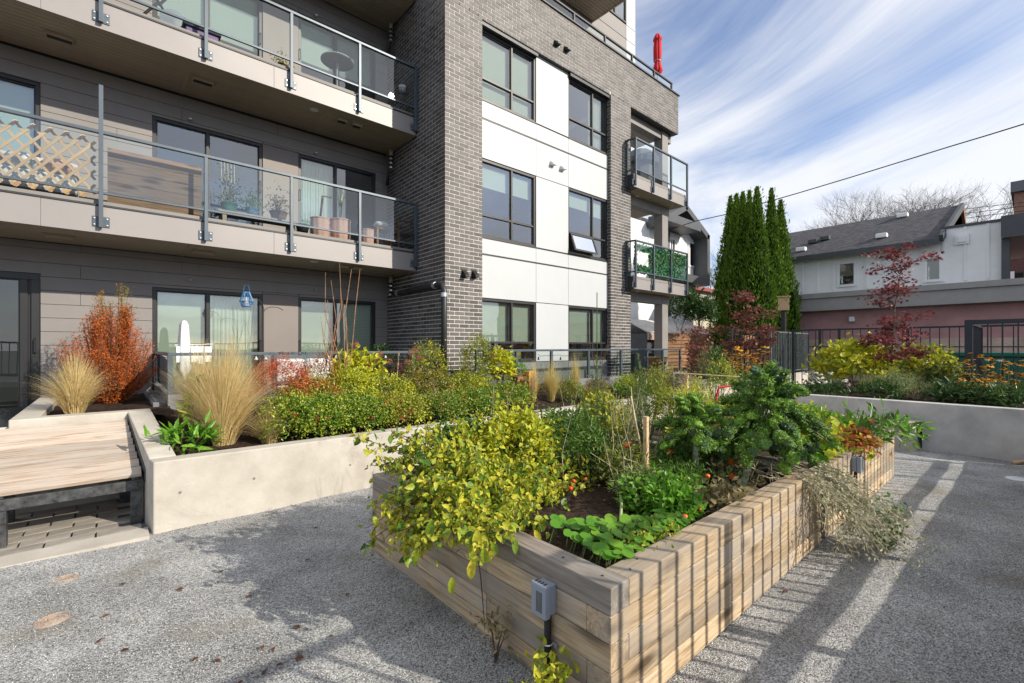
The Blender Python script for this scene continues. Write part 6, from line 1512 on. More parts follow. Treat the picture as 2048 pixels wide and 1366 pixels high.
for px, py, d, rx, ry, h, mt, lf, tp_, lb in ((1110, 862, 4.3, .20, .16, .20, 'l_sage', (.055, .028), LL, 'grey leaved sage behind the ground cherry'), (1160, 870, 4.3, .22, .2, .22, 'l_sage', (.045, .022), LL, 'low spreading grey sage against the planter edge'),
        (1230, 860, 4.1, .26, .24, .30, 'l_rosemary', (.035, .014), LT, 'dark fine leaved herb in the middle of the planter'), (1345, 930, 3.7, .26, .20, .22, 'l_cherry_g', (.030, .006), LT, 'feathery green carrot tops before the inner timber'), (1275, 905, 3.6, .2, .18, .2, 'l_feather', (.04, .010), LT, 'thin pale herb at the foot of the tripod'),
        (1450, 1000, 3.4, .25, .14, .07, 'l_wilt', (.05, .03), LL, 'dry curled leaves lying on the soil below the kale'), (1350, 1000, 3.2, .16, .10, .14, 'l_bright', (.06, .022), LL, 'small green seedlings by the squash leaf'), (1480, 760, 6.3, .35, .3, .40, 'l_dark', (.09, .012), LL, 'dark spiky leaves behind the cross frame'),
        (1470, 835, 4.7, .2, .2, .45, 'l_wilt', (.06, .012), LT, 'dried straw coloured stalks behind the largest kale'), (1660, 820, 6.2, .3, .3, .22, 'l_wilt', (.06, .02), LL, 'withered stems in the farther planter')):
    q = onD(px, py, d); bush('herb', lb, 'plant', (q.x, q.y, .53), rx, ry, h, tp_, 55, 20, lf[0], lf[1], M[mt], spread=.045, stems=10, stemmat='stem_green')
# more growth that closes over the soil
FILL = [
 ((2.95, 3.15), .34, .30, .50, 'l_cherry', 'oval', .045, .022, 'yellow green leafy mass behind the ground cherry'),
 ((3.45, 3.20), .34, .28, .46, 'l_cherry_g', 'oval', .05, .026, 'mid green leafy mass before the rosemary spires'),
 ((3.35, 2.35), .30, .22, .30, 'l_shrub', 'thin', .05, .012, 'ferny green gold foliage around the squared stake'),
 ((3.60, 2.00), .26, .22, .18, 'l_cherry_g', 'thin', .04, .008, 'fine carrot like foliage between the stake and the small kale'),
 ((3.05, 1.85), .24, .20, .15, 'l_bright', 'oval', .05, .03, 'bright young leaves between squash and tripod'),
 ((4.05, 1.75), .26, .22, .12, 'l_wilt', 'oval', .045, .02, 'flattened dry foliage around the largest kale stalk'),
 ((4.10, 2.15), .26, .24, .26, 'l_cherry_g', 'oval', .045, .02, 'green leaves between the two kale plants'),
 ((4.10, 3.10), .32, .28, .55, 'l_shrub', 'thin', .05, .014, 'airy green gold growth behind the inner timber'),
 ((2.35, 3.30), .28, .24, .46, 'l_cherry_g', 'oval', .055, .035, 'broad fresh leaves rising at the shaded corner of the planter'),
 ((5.30, 2.85), .36, .34, .60, 'l_hedge', 'thin', .09, .016, 'tall strappy green growth at the near end of the farther planter'),
 ((5.35, 2.15), .32, .30, .42, 'l_lime', 'oval', .08, .05, 'lime leaves behind the largest kale'),
 ((5.95, 2.60), .36, .34, .42, 'l_wilt', 'thin', .06, .014, 'straw coloured seed heads in the middle of the farther planter'),
 ((6.55, 2.70), .36, .34, .46, 'l_cherry_g', 'oval', .07, .03, 'leafy greens in the farther half of the farther planter'),
 ((5.30, 3.35), .30, .22, .72, 'l_shrub', 'thin', .06, .014, 'tall loose greens beside the cross frame'),
 ((6.90, 2.10), .34, .34, .34, 'l_bright', 'oval', .08, .03, 'fresh greens near the far end of the farther planter'),
 ((2.50, 2.90), .34, .32, .58, 'l_lime', 'oval', .05, .03, 'lime yellow spray standing above the ground cherry'),
 ((3.80, 2.95), .30, .26, .62, 'l_cherry', 'oval', .045, .022, 'tall yellow green growth between stake and inner timber'),
 ((3.15, 2.75), .30, .26, .52, 'l_cherry_g', 'thin', .055, .018, 'tangled green shoots behind the tripod'),
 ((4.45, 2.20), .20, .28, .30, 'l_lime', 'oval', .06, .045, 'bright leaves crowding under the largest kale'),
 ((6.10, 1.75), .30, .22, .26, 'l_lettuce_r', 'oval', .06, .045, 'red brown lettuce heads by the farther outlet box'),
]
for (x, y), rx, ry, h, mt, sh, l_, w_, lb in FILL:
    bush('garden_plant', lb, 'plant', (x, y, .53), rx, ry, h, LL if sh == 'oval' else LT, 75, 22, l_, w_, [M[mt], M[mt], M[R.choice(('l_cherry', 'l_shrub', 'l_cherry_g'))]], spread=.06, stems=12, stemmat='stem_green')
TS = root('seed_stalks', 'thin bare straw coloured stalks standing all over the nearest planter', 'plant', (3.2, 2.8, .53)); m = MB()
for k in range(46):
    a = Vector((R.uniform(2.6, 4.5), R.uniform(2.0, 3.5), .53)); h = R.uniform(.35, .85); b = a+Vector((R.uniform(-.08, .08), R.uniform(-.08, .08), h*.5)); c = b+Vector((R.uniform(-.14, .14), R.uniform(-.14, .14), h*.5)); m.tube([a, b, c], [.0035, .003, .0012], 4)
    if k % 2: m.tube([b, b+Vector((R.uniform(-.15, .15), R.uniform(-.15, .15), R.uniform(.02, .16)))], [.002, .001], 4)
m.build('stems', M['stem_pale'], TS)
# upright rosemary / asparagus-like spires
def spires(label, base, tips, L_=.035):
    g = root('rosemary', label, 'plant', base, 'tall rosemary spires'); m = MB(); s = []
    for px, py, d in tips:
        tp = onD(px, py, d); b0 = Vector(base)+Vector((R.uniform(-.12, .12), R.uniform(-.12, .12), 0)); m.tube([b0, (b0+tp)/2+Vector((R.uniform(-.04, .04), R.uniform(-.04, .04), 0)), tp], [.006, .005, .002], 5)
        n = 340; t = NR.uniform(.05, 1, n)[:, None]; q = np.array(b0)*(1-t)+np.array(tp)*t; a = NR.uniform(0, 6.28, n); d_ = unit(np.stack([np.cos(a), np.sin(a), np.full(n, .9)], 1)); nn = rdir(n)
        s.append(leaf_arrays(q, d_, nn, L_*NR.uniform(.7, 1.2, n)*(1.15-.5*t[:, 0]), .006, LT))
    m.build('stems', M['stem_green'], g); cat_leaves('foliage', s, M['l_rosemary'], g)
q = onD(1190, 860, 4.55); spires('tallest rosemary spires rising across the white bay', (q.x, q.y, .53), [(1192, 712, 4.6), (1180, 790, 4.6), (1205, 760, 4.7), (1168, 800, 4.5), (1195, 800, 4.5), (1155, 775, 4.5), (1215, 820, 4.5), (1185, 750, 4.6)], .045)
q = onD(1285, 870, 4.6); spires('second group of rosemary spires before the brick pier', (q.x, q.y, .53), [(1276, 708, 4.7), (1270, 735, 4.7), (1288, 790, 4.6), (1265, 800, 4.6), (1300, 810, 4.6), (1280, 760, 4.7), (1258, 780, 4.7)], .045)
q = onD(1240, 850, 4.7); DV = root('withered_stalks', 'tangle of withered brown stalks between the rosemary groups', 'plant', (q.x, q.y, .53)); m = MB()
for k in range(26):
    a0 = q+Vector((R.uniform(-.3, .3), R.uniform(-.2, .2), 0)); a0.z = .55; h = R.uniform(.3, .75); a1 = a0+Vector((R.uniform(-.12, .12), R.uniform(-.12, .12), h)); a2 = a1+Vector((R.uniform(-.25, .25), R.uniform(-.2, .2), R.uniform(-.3, .05))); m.tube([a0, a1, a2], [.004, .003, .0015], 5)
m.build('stems', M['stem_pale'], DV); P = np.array(q)[None]+NR.normal(size=(500, 3))*np.array([.28, .2, .18]); P[:, 2] = .85+NR.normal(0, .18, 500); P[:, 2] = np.maximum(P[:, 2], .56); leaf_obj('dry_leaves', P, rdir(500, -.5), rdir(500), .035, .014, M['l_wilt'], DV)
# marigolds dotted along the divider
for px, py, d, lb in ((1462, 925, 3.9, 'orange marigold under the largest kale'), (1582, 938, 4.1, 'orange marigold on the divider timber'), (1613, 940, 4.15, 'orange marigold closest to the trailing vine'), (1465, 955, 3.75, 'orange marigold bud beside the kale stalk'), (1340, 905, 4.0, 'orange marigold over the carrot tops')):
    q = onD(px, py, d); g = root('marigold', lb, 'flower', (q.x, q.y, .54), 'orange marigolds'); P = np.array(q)[None]+rdir(60, .5)*.018; leaf_obj('petals', P, rdir(60, .3), rdir(60, 1), .017, .012, M['marigold'], g)
    MB().tube([(q.x, q.y, .54), q], .003, 5).build('stem', M['stem_green'], g)
q = onD(1510, 962, 3.6); DL = leaf_piece('dry_leaf', M['l_wilt'], .30, .11); o = put_piece('curled_dry_leaf', DL, onD(1470, 985, 3.55), (.75, -.62, .12), (0, -.3, 1), None_root := root('fallen_kale_leaf', 'yellowed curled leaf drooping over the edge timber', 'leaf', onD(1470, 985, 3.55)), 1.0)
BP = root('black_pot', 'black plastic pot sunk in the farther planter behind the lettuce', 'pot', onD(1645, 870, 5.0)); q = onD(1645, 872, 5.1)
MB().lathe([(.10, -.1), (.125, .09), (.13, .09), (.118, .08), (.10, -.06), (0, -.06)], 24, (q.x, q.y, q.z-.04)).build('body', M['black'], BP, smooth=True)

# withered pea vine trailing down the sunny side
def vine():
    g = root('pea_vine', 'withered straw coloured pea vine trailing from the timbers onto the gravel', 'plant', (4.75, 1.05, 0)); m = MB(); sets = []; gs_ = []
    st = onZ(1600, 935, .66)
    for k in range(80):
        a = Vector((R.uniform(4.2, 4.9), 1.30, .66)); b = Vector((a.x+R.uniform(-.1, .3), R.uniform(.98, 1.18), R.uniform(.35, .72))); c_ = Vector((a.x+R.uniform(-.15, .48)*(1.3-a.x*.0), R.uniform(.55, 1.12), R.uniform(.02, .35)))
        m.tube([bez(a, b, c_, t) for t in (0, .33, .66, 1)], [.003, .003, .0025, .0015], 4, cap=False)
        n = 34; t = NR.uniform(.15, 1.05, n)[:, None]; A, B_, C_ = np.array(a), np.array(b), np.array(c_); q = A*(1-t)**2+B_*2*(1-t)*t+C_*t*t+NR.normal(0, .03, (n, 3)); q[:, 2] = np.maximum(q[:, 2], .012); q[:, 1] = np.minimum(q[:, 1], np.where(q[:, 2] < .64, 1.235, 9))
        sets.append(leaf_arrays(q, unit(rdir(n)+np.array([0, -.2, -.5])), rdir(n, .3), NR.uniform(.02, .05, n), NR.uniform(.008, .022, n), LL))
    for k in range(30):
        a = Vector((R.uniform(4.2, 4.9), 1.38, .60)); b = a+Vector((R.uniform(-.6, -.1), R.uniform(-.05, .15), R.uniform(.08, .2))); c_ = b+Vector((R.uniform(-.2, .3), R.uniform(-.15, .1), -.12)); m.tube([a, b, c_], [.003, .0025, .001], 4, cap=False)
    m.build('stems', M['stem_pale'], g); cat_leaves('foliage', sets, M['l_pea'], g)
vine()
GP = root('green_pea_shoots', 'fresh green pea shoots standing on the gravel beyond the withered vine', 'plant', (5.0, .72, 0)); m = MB(); sets = []
for px, py in ((1790, 1000), (1815, 1010), (1775, 1030), (1800, 1060), (1760, 1070), (1740, 1040), (1765, 1000)):
    tp = onX(px, py, 4.95+R.uniform(-.15, .15)); b0 = Vector((4.9+R.uniform(-.1, .1), .82, .01)); m.tube([b0, (b0+tp)/2+Vector((0, -.03, -.02)), tp], [.003, .003, .0015], 4)
    n = 36; t = NR.uniform(.15, 1.0, n)[:, None]; q = np.array(b0)*(1-t)+np.array(tp)*t+NR.normal(0, .018, (n, 3)); q[:, 2] = np.maximum(q[:, 2], .01); sets.append(leaf_arrays(q, rdir(n, .3), rdir(n, .3), NR.uniform(.03, .055, n), NR.uniform(.014, .026, n), LL))
m.build('stems', M['stem_green'], GP); cat_leaves('foliage', sets, M['l_peag'], GP)

# ================================================================== SMALL THINGS
# outlet boxes screwed to the planters
def outlet(label, p, axis):
    g = root('outlet_box', label, 'outlet box', p, 'grey weatherproof outlet boxes'); x, y, z = p
    def bx(u0, u1, v0, v1, z0, z1, nm, mt, bev=.004):
        # u runs along the timber face, v is the distance out of it
        if axis == 'x': return MB().box(x-v1, x-v0, y+u0, y+u1, z+z0, z+z1).build(nm, M[mt], g, bevel=bev)
        return MB().box(x+u0, x+u1, y-v1, y-v0, z+z0, z+z1).build(nm, M[mt], g, bevel=bev)
    bx(-.045, .045, .001, .045, -.075, .070, 'back_box', 'grey_plastic'); cv = bx(-.052, .052, .047, .085, -.085, .080, 'cover', 'grey_plastic', .007)
    bx(-.028, .012, .0855, .0875, -.055, .045, 'cover_window', 'glass_pane_dark', .002)
    for k in range(4): bx(-.034+k*.02, -.028+k*.02, .055, .075, .0805, .083, 'hinge_slot', 'black', 0)
    bx(.053, .062, .002, .010, .010, .03, 'mounting_tab', 'grey_plastic', .001)
    return g
M['glass_pane_dark'] = surf('smoked_window', (.10, .115, .13), .15, .2, 10, spec=.7)
p = onX(1100, 1188, 1.68); outlet('grey outlet box on the shaded end of the nearest timber planter', (1.679, p.y, p.z), 'x')
CD = root('conduit', 'black corrugated conduit running down the shaded planter end', 'conduit', (1.66, p.y, 0))
MB().tube([(1.655, p.y-.008, p.z-.07), (1.655, p.y-.008, 0)], .017, 12).build('pipe', M['black'], CD, smooth=True)
for k in range(24): MB().tube([(1.655, p.y-.008, p.z-.09-k*.018), (1.655, p.y-.008, p.z-.096-k*.018)], .0185, 12).build('rib', M['black'], CD) if p.z-.1-k*.018 > .01 else None
zc_ = p.z-.235
MB().tube([(1.655+.0*math.cos(t), p.y-.008, zc_) for t in (0, 1)], .001, 3) if False else None
cl = MB(); cl.tube([(1.655+.021*math.cos(a), p.y-.008+.021*math.sin(a), zc_) for a in [rad(q) for q in range(60, 301, 20)]], .0045, 5); cl.box(1.668, 1.6785, p.y-.055, p.y-.026, zc_-.011, zc_+.011); cl.build('pipe_clamp', M['bolt'], CD)
p = onY(1704, 926, 1.25); outlet('grey outlet box on the sunny side of the farther timber planter', (p.x, 1.249, p.z), 'y')
CD = root('conduit', 'short dark conduit under the farther outlet box', 'conduit', (p.x, 1.22, 0)); MB().tube([(p.x, 1.22, p.z-.08), (p.x, 1.22, .0)], .016, 10).build('pipe', M['black'], CD)
# round rusty pipe lids sunk in the gravel
M['rust_lid'] = surf('rusty_lid', (.34, .22, .155), .85, .35, 14, .5, 60, col2=(.36, .33, .29))
for px, py, lb in ((127, 1161, 'round rust brown lid in the gravel nearer the lounge bench'), (105, 1240, 'round rust brown lid partly covered by gravel')):
    q = onZ(px, py, .0); g = root('drain_lid', lb, 'drain lid', (q.x, q.y, 0), 'round rusty drain lids'); z0 = .012*math.sin(q.x*1.7+q.y*.6)*math.cos(q.y*1.3)
    z0 -= .006; MB().lathe([(0, .004), (.085, .004), (.088, .001), (.088, -.02)], 40, (q.x, q.y, z0)).build('lid', M['rust_lid'], g)
    for r in (.02, .035, .05, .065, .078): MB().lathe([(r-.003, .0045), (r-.002, .0075), (r+.002, .0075), (r+.003, .0045)], 40, (q.x, q.y, z0)).build('ring', M['rust_lid'], g)
# fallen leaves on the gravel
M['l_fallen'] = leafmat('fallen_leaf', [(.07, .025, .018), (.17, .065, .03), (.10, .035, .025)], .15, .6)
fl = [leaf_piece('leaf_blade', M['l_fallen'], .048, .032), leaf_piece('leaf_blade', M['l_fallen'], .042, .02)]
FLB = ['between the two rusty lids', 'just past the lid that is half covered', 'near the half covered lid toward the viewer', 'beyond the half covered lid', 'dark maroon and alone near the bottom edge', 'near the bottom edge beside the dark maroon one', 'at the upper end of the curled cluster', 'touching the cluster of curled leaves', 'under the planter shadow edge', 'closest to the hanging stalk', 'in the cluster of curled leaves at its base', 'largest of the curled cluster', 'at the tip of the curled cluster', 'pale orange and upright beside the cluster', 'at the edge of the plant shadow', 'midway between lids and planter', 'a little above the one midway', 'cut by the bottom edge of the view', 'in the shade of the ground cherry', 'close to the concrete planter wall', 'between the concrete wall and the lids', 'far off before the bluish end wall', 'on the shadow stripes beside the sunny timbers', 'small and dark beside the lid near the bench', 'in the shade before the concrete wall']
for i, (px, py) in enumerate(((248, 1168), (220, 1232), (195, 1288), (243, 1302), (385, 1324), (440, 1325), (524, 1293), (548, 1295), (600, 1256), (655, 1275), (532, 1340), (552, 1332), (590, 1318), (605, 1305), (503, 1190), (434, 1162), (440, 1140), (485, 1362), (700, 1190), (610, 1123), (354, 1180), (1960, 998), (1575, 1185), (318, 1158), (635, 1053))):
    q = onZ(px, py, .0); q.z = .012*math.sin(q.x*1.7+q.y*.6)*math.cos(q.y*1.3)+.006*math.sin(5*q.x+2*q.y)+.004
    a = R.uniform(0, 6.28); o = put_piece('fallen_leaf', fl[i % 2], q, (math.cos(a), math.sin(a), .25), (R.uniform(-.4, .4), R.uniform(-.4, .4), 1), root_ := root('fallen_leaf', 'curled brown leaf on the gravel, '+FLB[i], 'fallen leaf', q, 'brown leaves scattered on the gravel'), R.uniform(.7, 1.1)); o.name = 'leaf_blade'
p = onZ(2028, 925, .02); HB = root('broom_stick', 'short round wooden stick lying at the end of the gravel', 'tool handle', p); MB().tube([p, p+Vector((.28, -.16, .015))], .022, 10).build('shaft', M['pine'], HB, smooth=True)
p = onZ(2035, 958, .01); LD = root('white_lid', 'flat round white lid lying on the gravel beside the wooden stick', 'lid', p); MB().lathe([(0, .012), (.10, .012), (.115, .002), (.115, -.005)], 28, p).build('disc', M['white_plastic'], LD)

# bird box on its dark post
q = onD(1567, 640, 16.6); NB = root('nest_box', 'pale wooden nest box with an arched opening on a dark post', 'nest box', (q.x, q.y, 1.9)); top = onD(1567, 593, 16.6).z; bot = onD(1567, 621, 16.6).z
MB().box(-.17, .17, -.17, .17, 0, top-bot-.04).build('body', M['pine'], NB, loc=(q.x, q.y, bot), rz=rad(20), bevel=.004)
MB().box(-.22, .22, -.22, .22, 0, .03).build('roof', M['pine'], NB, loc=(q.x, q.y, top-.035), rz=rad(20), bevel=.003)
MB().box(.06, .14, -.176, -.1705, .16, .34).build('opening', M['orange_trim'] if 'orange_trim' in M else M['lattice'], NB, loc=(q.x, q.y, bot), rz=rad(20))
PO = root('nest_box_post', 'dark square post under the nest box', 'post', (q.x, q.y, .3)); MB().box(q.x-.07, q.x+.07, q.y-.07, q.y+.07, .3, bot-.002).build('shaft', M['frame'], PO, bevel=.004)
# green bins behind the fence
M['green_bin'] = surf('green_bin', (.02, .15, .10), .5, .12, 3, spec=.4)
for y0, w_, lb in ((onX(1925, 700, 20).y, 2.0, 'long green waste bin behind the black picket fence'), (onX(2060, 700, 19.0).y-.6, 2.2, 'green waste bin behind the thick corner post')):
    g = root('waste_bin', lb, 'waste bin', (20, y0, 0), 'green waste bins in the lane'); xx = 20 if w_ == 2.0 else 19.0
    MB().box(xx, xx+1.3, y0, y0+w_, .1, 1.42).build('body', M['green_bin'], g, bevel=.03); MB().box(xx-.05, xx+1.35, y0-.03, y0+w_+.03, 1.43, 1.55).build('lid', M['green_bin'], g, bevel=.02)
    for k in range(5): MB().box(xx-.04, xx-.001, y0+.2+k*.38, y0+.26+k*.38, .15, 1.35).build('rib', M['green_bin'], g)
    for k in (.3, w_-.3): MB().tube([(xx+.2, y0+k, .1), (xx+.2, y0+k+.06, .1)], .1, 12).build('wheel', M['black'], g)
# overhead wires
def wire(label, pts, d0, d1, r, group=None):
    g = root('overhead_wire', label, 'wire', onD(*pts[0], d0), group); n = len(pts)
    MB().tube([onD(px, py, d0+(d1-d0)*i/(n-1)) for i, (px, py) in enumerate(pts)], r, 6, cap=False).build('cable', M['black'], g, smooth=True)
wire('thick black cable sagging across the sky above the cedars', [(1330, 462), (1392, 442), (1460, 427), (1520, 408), (1600, 385), (1700, 355), (1800, 324), (1900, 293), (1980, 269), (2080, 238)], 26, 15, .022)
for k, (a, b) in enumerate((((1930, 418), (2060, 403)), ((1930, 427), (2060, 411)), ((1925, 437), (2060, 420)))): wire(f'thin wire strung behind the white parapet, {["highest", "middle", "lowest"][k]} of three', [a, b], 32, 30, .02, 'thin wires beyond the parapet')

# closed red parasol on the roof terrace
q = onY(1315, 150, 8.4); z1 = onY(1315, 67, 8.4).z; z0 = q.z; PA = root('parasol', 'closed red parasol standing on the roof terrace', 'parasol', (q.x, 8.4, 9.3))
H = z1-z0; MB().tube([(q.x, 8.4, 9.36), (q.x, 8.4, z1-.03)], .022, 10).build('pole', M['dark_metal'], PA)
MB().lathe([(.025, z1), (.06, z1-.03), (.14, z1-.20), (.125, z1-.24), (.105, z1-.26), (.125, z1-.45), (.12, z0+.48), (.09, z0+.42), (.13, z0+.25), (.16, z0+.10), (.05, z0+.02)], 40, (q.x, 8.4, 0), wob=lambda a, z: 1+.13*math.sin(8*a+z)).build('canopy', M['red_cloth'], PA, smooth=True)
MB().lathe([(.10, z0+.43), (.112, z0+.44), (.112, z0+.48), (.10, z0+.49)], 24, (q.x, 8.4, 0)).build('strap', M['grey_plastic'], PA)
MB().lathe([(0, 9.42), (.25, 9.40), (.27, 9.36), (.27, 9.352)], 24, (q.x, 8.4, 0)).build('base', M['dark_metal'], PA)

# covered barbecue and leafy screen on the corner balconies
M['bbq'] = surf('grey_blue_cover', (.10, .12, .15), .6, .15, 5, .2, 20)
BQ = root('barbecue', 'barbecue under a dark grey cover on the upper corner balcony', 'barbecue', (12.3, 8.2, 6.63))
MB().lathe([(.40, 0), (.42, .3), (.44, .62), (.58, .66), (.60, .80), (.46, 1.0), (.30, 1.10), (0, 1.12)], 10, (12.35, 8.1, 6.63), wob=lambda a, z: 1+.05*math.sin(5*a)).build('cover', M['bbq'], BQ)
SC = root('leafy_screen', 'green artificial leaf screen tied to the lower corner balcony railing', 'privacy screen', (11.2, 7.5, 3.8)); 
n = 6500; xx = NR.uniform(11.2, 14.02, n); zz = NR.uniform(3.86, 4.66, n); keep = ~((xx > 11.25) & (xx < 11.95) & (zz > 4.05) & (zz < 4.50)); xx, zz = xx[keep], zz[keep]; n = len(xx)
leaf_obj('leaves', np.stack([xx, 7.50+NR.uniform(-.012, .03, n), zz], 1), unit(np.stack([NR.normal(0, .5, n), NR.normal(-.1, .2, n), NR.normal(-.6, .5, n)], 1)), unit(np.stack([NR.normal(0, .3, n), np.full(n, -1.0), NR.normal(0, .3, n)], 1)), .085, .055, leafmat('plastic_ivy', [(.02, .20, .06), (.04, .30, .09), (.03, .24, .07)], .1, .4, .5), SC)
MB().box(11.22, 14.0, 7.535, 7.54, 3.9, 4.62).build('mesh_backing', surf('screen_backing', (.015, .07, .03), .8, .2, 20), SC) if False else None

# ---- balcony goods, middle balcony (floor 3.82)
FZ = 3.825
LA = root('wooden_lattice', 'orange brown diamond lattice fixed inside the balcony railing', 'lattice', (-1.3, 8.95, FZ))
x0, x1, z0, z1 = -2.55, -.15, FZ+.05, FZ+.93
def clipseg(x, z, dx, dz):
    t0, t1 = -9, 9
    for a, d, lo, hi in ((x, dx, x0, x1), (z, dz, z0, z1)):
        u, v = (lo-a)/d, (hi-a)/d; t0 = max(t0, min(u, v)); t1 = min(t1, max(u, v))
    return t0, t1
for sgn, yy in ((1, 9.02), (-1, 9.033)):
    k = x0-1.2
    while k < x1+1.2:
        t0, t1 = clipseg(k, (z0+z1)/2, .62*sgn, .78)
        if t1-t0 > .12:
            a = (k+.62*sgn*t0, yy, (z0+z1)/2+.78*t0); b = (k+.62*sgn*t1, yy, (z0+z1)/2+.78*t1); c = ((a[0]+b[0])/2, yy, (a[2]+b[2])/2); L_ = math.dist(a, b)
            o = MB().box(-L_/2, L_/2, -.005, .005, -.017, .017).build('lath', M['lattice'], LA, loc=c); o.rotation_euler = (0, -math.atan2(b[2]-a[2], b[0]-a[0]), 0)
        k += .165
def planter_bin(label, x, y, z, r, h, mat, group=None, ribs=0, name='flower_pot'):
    g = root(name, label, 'flower pot', (x, y, z), group)
    MB().lathe(([(0, .004), (r*.94, 0), (r*.99, h*.3), (r*1.0, h*.93),] if ribs else [(0, .004), (r*.72, 0), (r*.86, h*.5), (r, h*.93),])+[ (r*1.06, h*.95), (r*1.06, h), (r*.93, h), (r*.9, h*.85), (0, h*.84)], 40, (x, y, z), wob=(lambda a, zz: 1+.025*math.sin(ribs*a)) if ribs else None).build('pot', M[mat], g, smooth=not ribs); 
    MB().lathe([(0, h*.86), (r*.88, h*.86)], 24, (x, y, z)).build('soil', M['soil'], g); return g
xp = lambda px, Y=9.35, py=470: onY(px, py, Y).x
WB = root('raised_trough', 'brown timber trough standing behind the balcony glass', 'planter box', (.55, 9.3, FZ)); xa, xb = onY(215, 400, 9.25).x, onY(402, 400, 9.25).x
for k in range(5): MB().box(-(xb-xa)/2, (xb-xa)/2, -.012, .012, -.082, .082).build('board', M['trough'], WB, loc=((xa+xb)/2, 9.2, FZ+.12+k*.17))
MB().box(xa, xb, 9.213, 9.5, FZ+.04, FZ+.8).build('inner_box', M['trough'], WB)
SH = root('low_bench', 'low slatted bench carrying three glazed flower pots', 'bench', (1.8, 9.35, FZ)); xa, xb = onY(432, 430, 9.3).x, onY(592, 450, 9.3).x
for k in range(4): MB().box(-(xb-xa)/2, (xb-xa)/2, -.045, .045, -.015, .015).build('slat', M['deck'], SH, loc=((xa+xb)/2, 9.16+k*.105, FZ+.21))
for x in (xa+.1, xb-.1): MB().box(x-.03, x+.03, 9.13, 9.5, FZ, FZ+.19).build('leg', M['deck'], SH)
for px, r, h, mt, lb, mats, hh in ((458, .13, .16, 'pot_green', 'green glazed pot with a caned tomato plant on the balcony bench', ['l_dark'], .42), (505, .11, .15, 'pot_blue', 'blue glazed pot with a small flowering plant on the balcony bench', ['l_hedge_d'], .26), (557, .15, .17, 'pot_dark', 'dark patterned glazed pot with a drooping leafy plant on the balcony bench', ['l_wilt'], .34)):
    x = xp(px, 9.3); g = planter_bin(lb, x, 9.3, FZ+.225, r, h, mt, 'glazed pots on the balcony bench')
    n = 260; P = np.array([x, 9.3, FZ+.225+h])[None]+np.abs(NR.normal(size=(n, 3)))*np.array([0, 0, hh*.55])+NR.normal(size=(n, 3))*np.array([.10, .08, .04]); leaf_obj('foliage', P, rdir(n, -.3), rdir(n, .4), .06, .018, M[mats[0]], g, LL)
    m = MB()
    for k in range(6): m.tube([(x, 9.3, FZ+.225+h*.8), (x+R.uniform(-.12, .12), 9.3+R.uniform(-.08, .08), FZ+.225+h+hh*R.uniform(.6, 1))], [.005, .002], 4)
    if px == 458:
        for k in range(5): m.tube([(x-.09+k*.045, 9.3, FZ+.3), (x-.12+k*.05, 9.3, FZ+1.12)], .005, 5)
    m.build('stems', M['bamboo'] if px == 458 else M['stem'], g)
for px, r, h, lb in ((640, .17, .40, 'ribbed pink pot with a bent cane on the balcony'), (681, .19, .44, 'largest ribbed pink pot with an upright cactus on the balcony'), (735, .13, .34, 'small ribbed pink pot beside the balcony chair')):
    planter_bin(lb, xp(px, 9.25), 9.25, FZ, r, h, 'terracotta', 'ribbed pink balcony pots', ribs=30)
CT = root('cactus', 'tall spiny branching plant in the largest pink pot', 'plant', (xp(681, 9.25), 9.25, FZ+.4)); m = MB(); x = xp(681, 9.25)
for k in range(14): m.tube([(x, 9.25, FZ+.4), (x+R.uniform(-.04, .04), 9.25, FZ+.75), (x+R.uniform(-.12, .12), 9.25+R.uniform(-.06, .06), FZ+R.uniform(.85, 1.15))], [.008, .006, .003], 5)
m.build('branches', M['l_dark'], CT)
x = xp(640, 9.25); CA = root('bent_cane', 'bent woven cane standing in a pink pot', 'cane', (x, 9.25, FZ+.35)); MB().tube([(x, 9.25, FZ+.35), (x+.05, 9.25, FZ+.85), (x+.22, 9.25, FZ+.86)], .022, 8).build('rod', M['stem'], CA, smooth=True)
planter_bin('small black pot next to the ribbed pink pots', xp(605, 9.1), 9.1, FZ, .12, .18, 'black', None)
# wooden armchair and side stool at the end of the balcony
def armchair(label, x, y, z, mat='cedar', ang=0):
    g = root('garden_chair', label, 'chair', (x, y, z)); g.rotation_euler = (0, 0, 0)
    for sx in (-.27, .27):
        for sy in (-.25, .25): MB().box(x+sx-.022, x+sx+.022, y+sy-.022, y+sy+.022, z, z+(.62 if sx < 0 else .82)).build('leg', M[mat], g)
    for k in range(5): MB().box(x-.27+k*.115, x-.17+k*.115, y-.225, y+.225, z+.38, z+.40).build('seat_slat', M[mat], g)
    for k in range(5): MB().box(x+.245, x+.262, y-.22, y+.22, z+.46+k*.075, z+.51+k*.075).build('back_slat', M[mat], g)
    for sy in (-.25, .25): MB().box(x-.29, x+.245, y+sy-.03, y+sy+.03, z+.621, z+.645).build('armrest', M[mat], g)
    return g
armchair('slatted wooden armchair at the brick end of the balcony', xp(808, 9.35), 9.35, FZ)
CU = root('cushion', 'white round cushion beside the wooden armchair', 'cushion', (xp(762, 9.3), 9.3, FZ+.4)); MB().lathe([(0, 0), (.12, .02), (.17, .08), (.12, .14), (0, .16)], 20, (xp(762, 9.3), 9.3, FZ+.42)).build('pad', M['white_plastic'], CU, smooth=True)
ST_ = root('side_stool', 'small wooden stool under the white cushion', 'stool', (xp(762, 9.3), 9.3, FZ)); x = xp(762, 9.3)
MB().box(x-.18, x+.18, 9.12, 9.48, FZ+.38, FZ+.41).build('seat', M['cedar'], ST_)
